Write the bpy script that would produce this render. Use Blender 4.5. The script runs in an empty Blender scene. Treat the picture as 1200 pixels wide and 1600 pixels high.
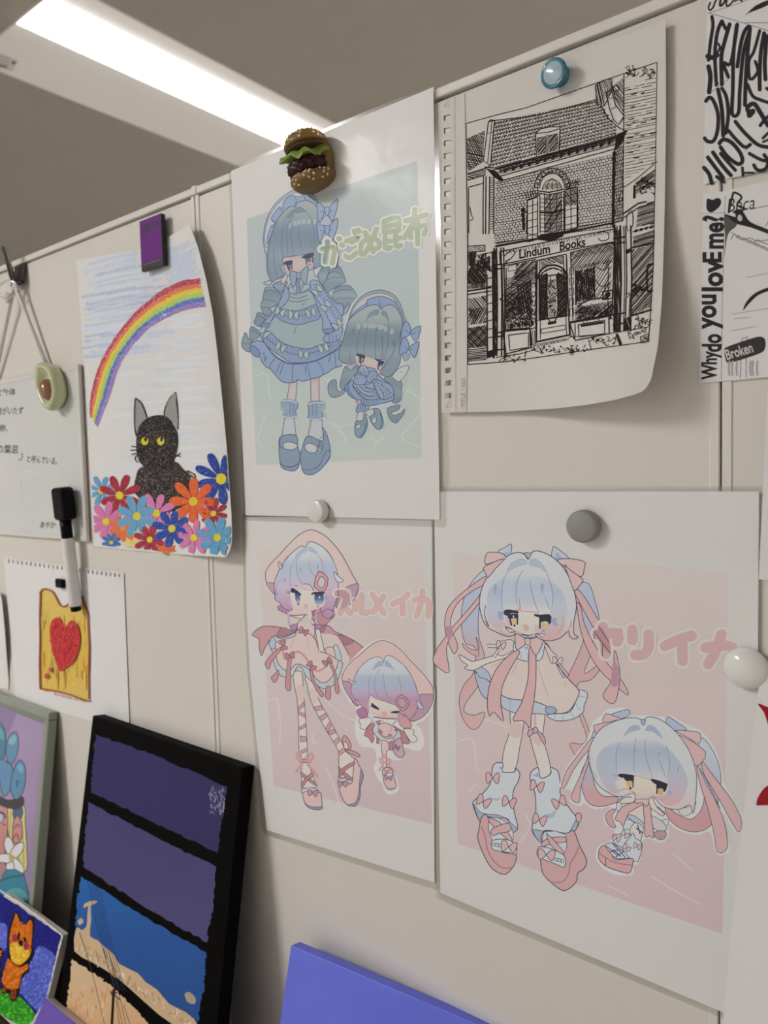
import bpy, bmesh, math, random
import numpy as np
from mathutils import Vector, Matrix
from mathutils.geometry import delaunay_2d_cdt

# ------------------------------------------------------------------ camera
# Solved from the photograph: wall plane is y = 0 (room side is y < 0), x runs along it.
F_PX = 1149.06
YAW, PITCH, ROLL = 0.66793, -0.059754, -0.024546
CAM = np.array([0.0, -0.43349, 1.40])
def _axes():
    cy, sy, cp, sp, cr, sr = math.cos(YAW), math.sin(YAW), math.cos(PITCH), math.sin(PITCH), math.cos(ROLL), math.sin(ROLL)
    f = np.array([-sy*cp, cy*cp, sp]); r = np.array([cy, sy, 0.0]); u = np.cross(r, f)
    return cr*r+sr*u, -sr*r+cr*u, f
AR, AU, AF = _axes()
scene = bpy.context.scene
col = scene.collection
cd = bpy.data.cameras.new('camera')
cam = bpy.data.objects.new('camera', cd); col.objects.link(cam)
cam.matrix_world = Matrix(((AR[0], AU[0], -AF[0], CAM[0]), (AR[1], AU[1], -AF[1], CAM[1]), (AR[2], AU[2], -AF[2], CAM[2]), (0, 0, 0, 1)))
cd.sensor_fit = 'HORIZONTAL'; cd.sensor_width = 36.0; cd.lens = 36.0*F_PX/1200.0
cd.clip_start = 0.01; cd.clip_end = 60
cd.dof.use_dof = True; cd.dof.focus_distance = 0.50; cd.dof.aperture_fstop = 13.0
scene.camera = cam
# ------------------------------------------------------------------ world, exposure
w = bpy.data.worlds.new('world'); scene.world = w; w.use_nodes = True
w.node_tree.nodes['Background'].inputs[0].default_value = (0.9, 0.95, 1.0, 1)
w.node_tree.nodes['Background'].inputs[1].default_value = 0.15
vs = scene.view_settings
vs.view_transform = 'Standard'; vs.look = 'None'; vs.exposure = 0.0; vs.gamma = 1.0; vs.use_curve_mapping = False
LAMP_SEEN = 4.5      # emission of the tubes in the ceiling fixtures
LAMP_ROOM = 120.0
LAMP_COL = (1.0, 0.985, 0.965)

# ------------------------------------------------------------------ helpers
def ray(px, py): return AF + (px-600)/F_PX*AR - (py-800)/F_PX*AU
def at_y(px, py, y=0.0):
    d = ray(px, py); return CAM + d*((y-CAM[1])/d[1])
def at_z(px, py, z):
    d = ray(px, py); return CAM + d*((z-CAM[2])/d[2])
def at_plane(px, py, p0, n):
    d = ray(px, py); return CAM + d*(((np.asarray(p0)-CAM) @ n)/(d @ n))
def lin(c):
    c = c/255.0
    return c/12.92 if c <= 0.04045 else ((c+0.055)/1.055)**2.4
def rgb(h, gain=1.0):
    return tuple(min(0.92, lin(int(h[i:i+2], 16))*gain) for i in (0, 2, 4))
def tag(o, label=None, cat=None, group=None, kind=None):
    if label: o['label'] = label
    if cat: o['category'] = cat
    if group: o['group'] = group
    if kind: o['kind'] = kind
    return o
def empty(name, loc, label=None, cat=None, group=None, kind=None):
    o = bpy.data.objects.new(name, None); col.objects.link(o); o.location = loc; o.empty_display_size = 0.02
    return tag(o, label, cat, group, kind)
def obj(name, verts, faces, material, parent=None, smooth=False):
    me = bpy.data.meshes.new(name)
    off = Vector(parent_loc(parent))
    me.from_pydata([tuple(Vector(v)-off) for v in verts], [], [tuple(f) for f in faces])
    if smooth: me.polygons.foreach_set('use_smooth', [True]*len(me.polygons))
    me.materials.append(material); me.update()
    o = bpy.data.objects.new(name, me); col.objects.link(o)
    if parent is not None: o.parent = parent
    return o
def parent_loc(p):
    v = Vector((0, 0, 0))
    while p is not None: v += p.location; p = p.parent
    return v
def from_bm(name, bm, material, parent=None, smooth=False):
    off = parent_loc(parent)
    for v in bm.verts: v.co -= off
    me = bpy.data.meshes.new(name); bm.to_mesh(me); bm.free()
    if smooth: me.polygons.foreach_set('use_smooth', [True]*len(me.polygons))
    me.materials.append(material)
    o = bpy.data.objects.new(name, me); col.objects.link(o)
    if parent is not None: o.parent = parent
    return o
def frame_mat(o, ex, ey, ez):
    return Matrix(((ex[0], ey[0], ez[0], o[0]), (ex[1], ey[1], ez[1], o[1]), (ex[2], ey[2], ez[2], o[2]), (0, 0, 0, 1)))
def bm_box(bm, lo, hi, bevel=0.0, mat=None, seg=2):
    r = bmesh.ops.create_cube(bm, size=1.0)
    vs_ = r['verts']
    c = [(a+b)/2 for a, b in zip(lo, hi)]; s = [b-a for a, b in zip(lo, hi)]
    for v in vs_: v.co = Vector((c[0]+v.co.x*s[0], c[1]+v.co.y*s[1], c[2]+v.co.z*s[2]))
    if bevel:
        es = list({e for v in vs_ for e in v.link_edges})
        g = bmesh.ops.bevel(bm, geom=es, offset=bevel, segments=seg, affect='EDGES', profile=0.5)
        vs_ = list({v for f in g['faces'] for v in f.verts} | {v for v in vs_ if v.is_valid})
    if mat is not None:
        done = set()
        for v in vs_:
            if v.is_valid and v not in done: v.co = mat @ v.co; done.add(v)
    return vs_
def box(name, lo, hi, material, parent=None, bevel=0.0, mat=None, seg=2):
    bm = bmesh.new(); bm_box(bm, lo, hi, bevel, mat, seg)
    bmesh.ops.recalc_face_normals(bm, faces=bm.faces)
    return from_bm(name, bm, material, parent)
def lathe(name, prof, material, parent, mat, seg=32):
    """prof: list of (radius, height); revolved about local Z, transformed by mat."""
    V, Fc = [], []
    n = len(prof)
    for k in range(seg):
        a = 2*math.pi*k/seg
        for r, h in prof: V.append(mat @ Vector((r*math.cos(a), r*math.sin(a), h)))
    for k in range(seg):
        k2 = (k+1) % seg
        for i in range(n-1): Fc.append((k*n+i, k2*n+i, k2*n+i+1, k*n+i+1))
    bm = bmesh.new()
    bv = [bm.verts.new(v) for v in V]
    for f in Fc:
        try: bm.faces.new([bv[i] for i in f])
        except ValueError: pass
    bmesh.ops.remove_doubles(bm, verts=bm.verts, dist=1e-6)
    bmesh.ops.recalc_face_normals(bm, faces=bm.faces)
    return from_bm(name, bm, material, parent, True)
def tube(name, pts, r, material, parent, seg=10, closed_ends=True):
    pts = [Vector(p) for p in pts]; V, Fc = [], []
    rr = r if isinstance(r, (list, tuple)) else [r]*len(pts)
    up = None
    for i, p in enumerate(pts):
        d = (pts[min(i+1, len(pts)-1)]-pts[max(i-1, 0)]).normalized()
        if up is None: up = Vector((0, 0, 1)) if abs(d.z) < .9 else Vector((1, 0, 0))
        a = d.cross(up).normalized(); up = a.cross(d).normalized()
        for k in range(seg):
            t = 2*math.pi*k/seg; V.append(p+(a*math.cos(t)+up*math.sin(t))*rr[i])
    for i in range(len(pts)-1):
        for k in range(seg):
            k2 = (k+1) % seg; Fc.append((i*seg+k, i*seg+k2, (i+1)*seg+k2, (i+1)*seg+k))
    if closed_ends:
        Fc.append(tuple(range(seg-1, -1, -1))); b = (len(pts)-1)*seg; Fc.append(tuple(range(b, b+seg)))
    return obj(name, V, Fc, material, parent, True)
def spline(pts, sub=6, closed=False):
    P = [np.array(p, float) for p in pts]; n = len(P); out = []
    rng = range(n) if closed else range(n-1)
    for i in rng:
        p0 = P[(i-1) % n] if closed or i > 0 else P[0]
        p1, p2 = P[i], P[(i+1) % n]
        p3 = P[(i+2) % n] if closed or i+2 < n else P[n-1]
        if np.abs(p1-p2).max() < 1e-9: continue
        for k in range(sub):
            t = k/sub
            out.append(0.5*((2*p1)+(-p0+p2)*t+(2*p0-5*p1+4*p2-p3)*t*t+(-p0+3*p1-3*p2+p3)*t**3))
    if not closed: out.append(P[-1])
    return out

# ------------------------------------------------------------------ materials
MATS = {}
def nodes_of(name):
    m = bpy.data.materials.new(name); m.use_nodes = True
    return m, m.node_tree.nodes, m.node_tree.links, m.node_tree.nodes['Principled BSDF']
def mat(name, color, rough=0.5, metallic=0.0, noise=0.0, scale=40.0, bump=0.0, coat=0.0, coat_rough=0.1, spec=0.5, trans=0.0, ior=1.45, stretch=None, color2=None):
    if name in MATS: return MATS[name]
    m, N, L, b = nodes_of(name)
    c = color if not isinstance(color, str) else rgb(color)
    b.inputs['Base Color'].default_value = (*c, 1); b.inputs['Roughness'].default_value = rough
    b.inputs['Metallic'].default_value = metallic; b.inputs['Coat Weight'].default_value = coat
    b.inputs['Coat Roughness'].default_value = coat_rough; b.inputs['Specular IOR Level'].default_value = spec
    b.inputs['Transmission Weight'].default_value = trans; b.inputs['IOR'].default_value = ior
    tc = N.new('ShaderNodeTexCoord'); mp = N.new('ShaderNodeMapping'); L.new(tc.outputs['Object'], mp.inputs[0])
    if stretch: mp.inputs['Scale'].default_value = stretch
    nz = N.new('ShaderNodeTexNoise'); nz.inputs['Scale'].default_value = scale; nz.inputs['Detail'].default_value = 4
    L.new(mp.outputs[0], nz.inputs['Vector'])
    mx = N.new('ShaderNodeMix'); mx.data_type = 'RGBA'
    c2 = rgb(color2) if isinstance(color2, str) else (color2 or tuple(x*(1-noise) for x in c))
    mx.inputs['A'].default_value = (*c, 1); mx.inputs['B'].default_value = (*c2, 1)
    L.new(nz.outputs['Fac'], mx.inputs['Factor']); L.new(mx.outputs['Result'], b.inputs['Base Color'])
    if bump:
        bp = N.new('ShaderNodeBump'); bp.inputs['Strength'].default_value = bump; bp.inputs['Distance'].default_value = 0.001
        L.new(nz.outputs['Fac'], bp.inputs['Height']); L.new(bp.outputs[0], b.inputs['Normal'])
    MATS[name] = m
    return m
def emit(name, color, strength):
    m, N, L, b = nodes_of(name)
    b.inputs['Base Color'].default_value = (*color, 1)
    b.inputs['Emission Color'].default_value = (*color, 1); b.inputs['Emission Strength'].default_value = strength
    return m
def print_mat(name, rough=0.6, coat=0.0, coat_rough=0.08, wave=0.0, crayon=0.0, crayon_scale=900.0, paper=(0.8, 0.79, 0.78), grain=0.03, spec=0.4, use_attr=True, base=(0.8, 0.8, 0.8)):
    """Paper / ink: colour from the 'ink' attribute; crayon = waxy coverage that lets paper show."""
    if name in MATS: return MATS[name]
    m, N, L, b = nodes_of(name)
    tc = N.new('ShaderNodeTexCoord')
    if use_attr:
        at = N.new('ShaderNodeAttribute'); at.attribute_name = 'ink'; src = at.outputs['Color']
    else:
        cn = N.new('ShaderNodeRGB'); cn.outputs[0].default_value = (*base, 1); src = cn.outputs[0]
    nz = N.new('ShaderNodeTexNoise'); nz.inputs['Scale'].default_value = 260; nz.inputs['Detail'].default_value = 3
    L.new(tc.outputs['Object'], nz.inputs['Vector'])
    mg = N.new('ShaderNodeMix'); mg.data_type = 'RGBA'; mg.blend_type = 'MULTIPLY'; mg.inputs['Factor'].default_value = 1.0
    mr = N.new('ShaderNodeMapRange'); mr.inputs['To Min'].default_value = 1-grain; mr.inputs['To Max'].default_value = 1.0
    L.new(nz.outputs['Fac'], mr.inputs['Value']); L.new(src, mg.inputs['A']); L.new(mr.outputs[0], mg.inputs['B'])
    outc = mg.outputs['Result']
    if crayon:
        n2 = N.new('ShaderNodeTexNoise'); n2.inputs['Scale'].default_value = crayon_scale; n2.inputs['Detail'].default_value = 3
        L.new(tc.outputs['Object'], n2.inputs['Vector'])
        r2 = N.new('ShaderNodeMapRange'); r2.inputs['From Min'].default_value = 0.62-crayon*0.25; r2.inputs['From Max'].default_value = 0.72-crayon*0.2
        L.new(n2.outputs['Fac'], r2.inputs['Value'])
        m2 = N.new('ShaderNodeMix'); m2.data_type = 'RGBA'; m2.inputs['B'].default_value = (*paper, 1)
        L.new(r2.outputs[0], m2.inputs['Factor']); L.new(outc, m2.inputs['A']); outc = m2.outputs['Result']
    L.new(outc, b.inputs['Base Color'])
    b.inputs['Roughness'].default_value = rough; b.inputs['Specular IOR Level'].default_value = spec
    b.inputs['Coat Weight'].default_value = coat; b.inputs['Coat Roughness'].default_value = coat_rough
    if wave:
        n3 = N.new('ShaderNodeTexNoise'); n3.inputs['Scale'].default_value = 26; n3.inputs['Detail'].default_value = 2
        geo = N.new('ShaderNodeNewGeometry'); L.new(geo.outputs['Position'], n3.inputs['Vector'])
        bp = N.new('ShaderNodeBump'); bp.inputs['Strength'].default_value = wave; bp.inputs['Distance'].default_value = 0.004
        L.new(n3.outputs['Fac'], bp.inputs['Height'])
        L.new(bp.outputs[0], b.inputs['Coat Normal'])
    MATS[name] = m
    return m

# ------------------------------------------------------------------ flat print on sheets
class Sheet:
    """A sheet of something and what is drawn on it. Points are given as measured on the
    photograph and laid onto the sheet's real surface (wall offset d(x,z), or a plane)."""
    def __init__(s, root, d=None, plane=None, gain=1.5, step=4e-7, base=3e-5, grid=0, ink=None, haze=0.0):
        s.tint = (0.98, 1.0, 1.045); s.haze = haze; s.sat = 1.0; s.lw = 1.0; s.root = root; s.d = d; s.plane = plane; s.gain = gain; s.step = step; s.base = base; s.grid = grid
        s.layer = 0; s.V = []; s.F = []; s.C = []; s.o = (0, 0, 1.0); s.ink = ink; s.name = None; s.cn = None
        s.clip = None; s.lv = None; s.lvk = 0; s.lvs = 5e-7
    def view(s, x0, y0, k): s.o = (x0, y0, k)
    def px(s, q): return (s.o[0]+q[0]/s.o[2], s.o[1]+q[1]/s.o[2])
    def pts(s, P2, lift):
        A = np.asarray(P2, float).reshape(-1, 2)
        D = AF[None]+((A[:, :1]-600)/F_PX)*AR[None]-((A[:, 1:]-800)/F_PX)*AU[None]
        if s.plane is not None:
            o, n = s.plane; return CAM+D*(((np.asarray(o)-CAM) @ n)/(D @ n))[:, None]+n[None]*np.reshape(np.broadcast_to(lift, (len(A),)), (-1, 1))
        y = np.full(len(A), -0.001)
        for _ in range(8 if s.grid else 3):
            P = CAM+D*((y-CAM[1])/D[:, 1])[:, None]; y = -(s.d(P[:, 0], P[:, 2])+lift)+0*P[:, 0]
        return CAM+D*((y-CAM[1])/D[:, 1])[:, None]
    def part(s, name, ink=None, label=None):
        s.flush(); s.name = name; s.pm = ink or s.ink; s.plabel = label
    def flush(s):
        if s.name and s.F:
            o = obj(s.name, s.V, s.F, s.pm, s.root)
            a = o.data.color_attributes.new('ink', 'FLOAT_COLOR', 'POINT')
            a.data.foreach_set('color', [c for q in s.C for c in (*q, 1.0)])
            if s.plabel: o['label'] = s.plabel
        s.V, s.F, s.C = [], [], []; s.name = None
    def col(s, h):
        c = rgb(h, s.gain); k = s.haze*min(1.0, max(c)*1.6); m_ = 0.3*c[0]+0.6*c[1]+0.1*c[2]
        c = tuple((m_+(a-m_)*s.sat)*t_ for a, t_ in zip(c, s.tint))
        return tuple(a*(1-k)+b*k for a, b in zip(c, (0.80, 0.798, 0.80)))
    def parse(s, pts):
        if isinstance(pts, str):
            v = [float(t) for t in pts.split()]; pts = list(zip(v[::2], v[1::2]))
        return [s.px(q) for q in pts]
    def emit(s, P2, faces, cols, lift):
        b = len(s.V)
        s.V += list(s.pts(P2, lift)); s.C += cols
        s.F += [tuple(b+i for i in f) for f in faces]
    def lift(s):
        if s.lv is not None:
            s.lvk = (s.lvk+1) % 64; return s.lv+s.lvk*s.lvs
        s.layer += 1; return s.base+s.layer*s.step
    def fill(s, pts, c, line=None, lc='3a4468', sm=4, grad=None, lw=None, soft=None):
        """grad: list of (t, hex) along a vertical measure in view coordinates."""
        P = s.parse(pts)
        if sm: P = [tuple(q) for q in spline(P, sm, True)]
        lift = s.lift()
        if s.grid:
            Q = []
            for a, b in zip(P, P[1:]+P[:1]):
                n = max(1, int(math.hypot(b[0]-a[0], b[1]-a[1])/s.grid)); Q += [(a[0]+(b[0]-a[0])*k/n, a[1]+(b[1]-a[1])*k/n) for k in range(n)]
            P = Q
        gs = min(6, s.grid or 6) if grad else s.grid
        pts2 = [Vector(p) for p in P]; nb = len(P)
        if gs:
            xs = [p[0] for p in P]; ys = [p[1] for p in P]
            A = np.array(P)
            G = np.stack(np.meshgrid(np.arange(min(xs)+gs/2, max(xs), gs), np.arange(min(ys)+gs/2, max(ys), gs)), -1).reshape(-1, 2)
            pts2 += [Vector(g) for g in G[inside_many(A, G)]]
        r = delaunay_2d_cdt(pts2, [], [list(range(nb))], 1, 1e-4)
        vs2, fs = r[0], r[2]
        if grad:
            st = sorted((s.o[1]+g[0]/s.o[2], s.col(g[1])) for g in grad)
            cols = [ramp(st, v[1]) for v in vs2]
        else:
            cc = s.col(c) if isinstance(c, str) else c; cols = [cc]*len(vs2)
        s.emit([(v[0], v[1]) for v in vs2], fs, cols, lift)
        if line: s.stroke([*P, P[0]], line, lc, lift=s.lift())
    def line(s, pts, w_, c='3a4468', sm=4, taper=0.0):
        P = s.parse(pts)
        if sm: P = [tuple(q) for q in spline(P, sm)]
        s.stroke(P, w_, c, s.lift(), taper)
    def stroke(s, P, w_, c, lift, taper=0.0):
        if s.grid:
            Q = [P[0]]
            for a, b in zip(P, P[1:]):
                n = max(1, int(math.hypot(b[0]-a[0], b[1]-a[1])/min(12, s.grid)))
                Q += [(a[0]+(b[0]-a[0])*k/n, a[1]+(b[1]-a[1])*k/n) for k in range(1, n+1)]
            P = Q
        P = [P[0]]+[q for p, q in zip(P, P[1:]) if abs(p[0]-q[0])+abs(p[1]-q[1]) > 1e-6]
        n = len(P)
        if n < 2: return
        w_ = w_*s.lw; h = w_/2.0; A = np.array(P, float)
        D = np.zeros_like(A); D[1:-1] = A[2:]-A[:-2]; D[0] = A[1]-A[0]; D[-1] = A[-1]-A[-2]
        D /= np.maximum(1e-9, np.hypot(D[:, 0], D[:, 1]))[:, None]
        Nn = np.stack([-D[:, 1], D[:, 0]], 1)
        H = np.full(n, h)
        if taper:
            t = np.linspace(0, 1, n); H = h*(1-taper*np.abs(2*t-1)**2)
        Lp, Rp = A+Nn*H[:, None], A-Nn*H[:, None]
        V = [tuple(p) for p in Lp]+[tuple(p) for p in Rp]
        rl = [(s.step if s.lv is None else s.lvs)*.7*i/n for i in range(n)]*2
        Fc = [(i, i+1, n+i+1, n+i) for i in range(n-1)]
        if w_ > 1.6:      # round caps
            for end, sg in ((0, -1), (n-1, 1)):
                m = 2 if w_ < 4 else 5
                idx = []
                for k in range(1, m+1):
                    a = math.pi*k/(m+1)
                    V.append(tuple(A[end]+H[end]*(Nn[end]*math.cos(a)+sg*D[end]*math.sin(a)))); rl.append(rl[end]); idx.append(len(V)-1)
                Fc.append((end, *idx, n+end))
        cc = s.col(c) if isinstance(c, str) else c
        s.emit(V, Fc, [cc]*len(V), lift+np.array(rl))
    def dot(s, x, y, rx, ry, c, line=None, lc='3a4468', ang=0.0):
        ca, sa = math.cos(ang), math.sin(ang)
        P = [(x+rx*math.cos(t)*ca-ry*math.sin(t)*sa, y+rx*math.cos(t)*sa+ry*math.sin(t)*ca) for t in np.linspace(0, 2*math.pi, 14, endpoint=False)]
        s.fill(P, c, line, lc, sm=0)
    def text(s, body, ox, oy, size, c, ang=0.0, shear=0.0, sx=1.0, font=None, bold=0.0):
        """Printed words from the built-in face; size and origin in view units."""
        cu = bpy.data.curves.new('t', 'FONT'); cu.body = body; cu.size = 1.0; cu.resolution_u = 3; cu.offset = bold
        to = bpy.data.objects.new('t', cu); col.objects.link(to)
        dg = bpy.context.evaluated_depsgraph_get(); me = to.evaluated_get(dg).to_mesh()
        ca, sa = math.cos(ang), math.sin(ang); lift = s.lift()
        P = []
        for v in me.vertices:
            x, y = (v.co.x*sx+v.co.y*shear)*size, -v.co.y*size
            P.append(s.px((ox+x*ca-y*sa, oy+x*sa+y*ca)))
        cc = s.col(c)
        s.emit(P, [tuple(p.vertices) for p in me.polygons], [cc]*len(P), lift)
        to.to_mesh_clear() if hasattr(to, 'to_mesh_clear') else None
        bpy.data.objects.remove(to); bpy.data.curves.remove(cu)
def inside(A, x, y):
    x1, y1 = A[:, 0], A[:, 1]; x2, y2 = np.roll(x1, -1), np.roll(y1, -1)
    c = ((y1 > y) != (y2 > y))
    with np.errstate(divide='ignore', invalid='ignore'):
        xi = (x2-x1)*(y-y1)/(y2-y1)+x1
    return bool(np.count_nonzero(c & (x < xi)) % 2)
def inside_many(A, G):
    x1, y1 = A[:, 0][None], A[:, 1][None]; x2, y2 = np.roll(x1, -1, 1), np.roll(y1, -1, 1)
    x, y = G[:, :1], G[:, 1:]
    with np.errstate(divide='ignore', invalid='ignore'):
        xi = (x2-x1)*(y-y1)/(y2-y1)+x1
    return (np.count_nonzero(((y1 > y) != (y2 > y)) & (x < xi), 1) % 2).astype(bool)
def ramp(st, t):
    if t <= st[0][0]: return st[0][1]
    for (a, ca), (b, cb) in zip(st, st[1:]):
        if t <= b:
            k = (t-a)/max(1e-9, b-a); return tuple(x+(y-x)*k for x, y in zip(ca, cb))
    return st[-1][1]
def sheet_mesh(sh, name, outline, material, sm=0, thick=0.0003, grid=None, holes=None):
    """The paper itself: outline measured in the photo, laid on the sheet surface, with thickness."""
    P = sh.parse(outline)
    if sm: P = [tuple(q) for q in spline(P, sm, True)]
    gs = grid or sh.grid; pts2 = [Vector(p) for p in P]; nb = len(P); A = np.array(P)
    if gs:
        Q = []
        for i, p in enumerate(P):
            q = P[(i+1) % nb]; n = max(1, int(math.hypot(q[0]-p[0], q[1]-p[1])/gs))
            Q += [(p[0]+(q[0]-p[0])*k/n, p[1]+(q[1]-p[1])*k/n) for k in range(n)]
        P = Q; nb = len(P); pts2 = [Vector(p) for p in P]; A = np.array(P)
        x = A[:, 0].min()+gs/2
        while x < A[:, 0].max():
            y = A[:, 1].min()+gs/2
            while y < A[:, 1].max():
                if inside(A, x, y) and np.hypot(A[:, 0]-x, A[:, 1]-y).min() > gs*.4: pts2.append(Vector((x, y)))
                y += gs
            x += gs
    faces = [list(range(nb))]
    rings = [list(range(nb))]
    for h in (holes or []):
        k = len(pts2); pts2 += [Vector(sh.px(q)) for q in h]; rings.append(list(range(k, k+len(h))))
    faces = rings
    r = delaunay_2d_cdt(pts2, [], faces, 1, 1e-5)
    vs2, fs = r[0], r[2]
    if holes:
        hs = [np.array([sh.px(q) for q in h]) for h in holes]
        def keep(f):
            c = [sum(vs2[i][k] for i in f)/len(f) for k in (0, 1)]
            return inside(A, *c) and not any(inside(h, *c) for h in hs)
        fs = [f for f in fs if keep(f)]
    n = len(vs2)
    V = list(sh.pts([(v[0], v[1]) for v in vs2], 0.0))
    V += [v+np.array([0, thick, 0]) if sh.plane is None else v-sh.plane[1]*thick for v in V]
    cnt = {}
    for f in fs:
        for a, b in zip(f, f[1:]+f[:1]): cnt[(a, b)] = cnt.get((a, b), 0)+1
    Fc = [tuple(f) for f in fs]+[tuple(n+i for i in reversed(f)) for f in fs]
    Fc += [(b, a, n+a, n+b) for (a, b) in cnt if (b, a) not in cnt]
    o = obj(name, V, Fc, material, sh.root, smooth=False)
    bm = bmesh.new(); bm.from_mesh(o.data); bmesh.ops.recalc_face_normals(bm, faces=bm.faces); bm.to_mesh(o.data); bm.free()
    if sh.grid:
        o.data.polygons.foreach_set('use_smooth', [True]*len(o.data.polygons))
        es = bpy.data.objects  # sharp rim
        bm = bmesh.new(); bm.from_mesh(o.data)
        for e in bm.edges:
            if len(e.link_faces) == 2 and e.link_faces[0].normal.angle(e.link_faces[1].normal, 0) > 0.8: e.smooth = False
        bm.to_mesh(o.data); bm.free()
    return o
# ================================================================== the room
M_wall = mat('cream steel panel', (0.74, 0.705, 0.655), 0.42, noise=0.03, scale=8, coat=0.15, coat_rough=0.3)
M_trim = mat('cream trim', (0.77, 0.74, 0.70), 0.4, noise=0.02, scale=20)
M_gap = mat('dark joint gap', (0.05, 0.045, 0.04), 0.8, noise=0.1)
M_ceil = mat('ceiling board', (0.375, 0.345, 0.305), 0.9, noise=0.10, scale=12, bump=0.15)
M_room = mat('painted room wall', (0.82, 0.79, 0.75), 0.8, noise=0.05, scale=4)
M_floor = mat('grey floor', (0.55, 0.52, 0.48), 0.85, noise=0.3, scale=60)
ZT, ZL = 1.6574, 1.6508            # top of the partition, underside of its top rail
ZC = 2.60
X0, X1, Y0, Y1 = -5.2, 2.6, -3.4, 4.6
tag(box('floor', (X0, Y0, -0.05), (X1, Y1, 0.0), M_floor), kind='structure')
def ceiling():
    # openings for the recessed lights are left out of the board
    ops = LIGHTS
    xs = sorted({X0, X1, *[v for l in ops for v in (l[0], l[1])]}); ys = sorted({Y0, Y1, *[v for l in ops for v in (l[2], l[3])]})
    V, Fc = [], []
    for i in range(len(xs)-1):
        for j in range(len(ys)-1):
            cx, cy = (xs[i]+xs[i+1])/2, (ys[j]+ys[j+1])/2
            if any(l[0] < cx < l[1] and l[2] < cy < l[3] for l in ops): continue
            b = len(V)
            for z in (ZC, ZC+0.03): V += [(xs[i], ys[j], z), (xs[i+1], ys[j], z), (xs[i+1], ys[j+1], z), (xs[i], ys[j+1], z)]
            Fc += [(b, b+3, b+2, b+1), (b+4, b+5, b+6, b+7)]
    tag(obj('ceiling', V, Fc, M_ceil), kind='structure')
LIGHTS = [(-2.262, -1.745, 0.572, 1.822), (-2.262, -1.745, -2.80, -1.55), (1.05, 1.567, 0.572, 1.822), (-2.262, -1.745, 3.0, 4.25)]  # last two are unseen fixtures, added to brighten the ceiling beyond the partition
ceiling()
for nm, lo, hi in (('wall_left', (X0-.1, Y0, 0), (X0, Y1, ZC+.03)), ('wall_right', (X1, Y0, 0), (X1+.1, Y1, ZC+.03)),
                   ('wall_front', (X0, Y0-.1, 0), (X1, Y0, ZC+.03)), ('wall_far', (X0, Y1, 0), (X1, Y1+.1, ZC+.03))):
    tag(box(nm, lo, hi, M_room), kind='structure')
# the partition the pictures hang on
part_root = empty('wall_back', (-0.5, 0.0, 0.0), kind='structure')
JX = [-1.4405, -0.9955, -0.5505, -0.1050, 0.3405]          # joint gaps, one panel every 445 mm
edges = [-1.90]+JX+[0.79]
for a, b in zip(edges, edges[1:]):
    box('panel', (a+0.0012, 0.0, 0.06), (b-0.0012, 0.022, ZL-0.0022), M_wall, part_root, bevel=0.0008, seg=1)
box('core', (-1.89, 0.0045, 0.05), (0.78, 0.020, ZL+0.002), M_gap, part_root)
for a, b in zip(edges, edges[1:]):
    box('top_rail', (a+0.0004, -0.0012, ZL), (b-0.0004, 0.028, ZT), M_trim, part_root, bevel=0.0012)
for x in JX:
    k = 0.0052
    for s_ in (-1, 1):
        lo = x-k-0.0006 if s_ < 0 else x+0.0006
        box('joint_strip', (lo, -0.0009, 0.06), (lo+k, 0.004, ZL-0.0010), M_trim, part_root, bevel=0.0005, seg=1)
for x in JX: box('rail_cap', (x-0.0035, -0.002, ZL-0.0006), (x+0.0035, 0.0285, ZT+0.0009), M_trim, part_root, bevel=0.001)
box('back_skin', (-1.9, 0.022, 0.05), (0.79, 0.027, ZL), M_wall, part_root)
box('skirting', (-1.9, -0.004, 0.0), (0.79, 0.03, 0.062), M_trim, part_root, bevel=0.002)

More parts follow.
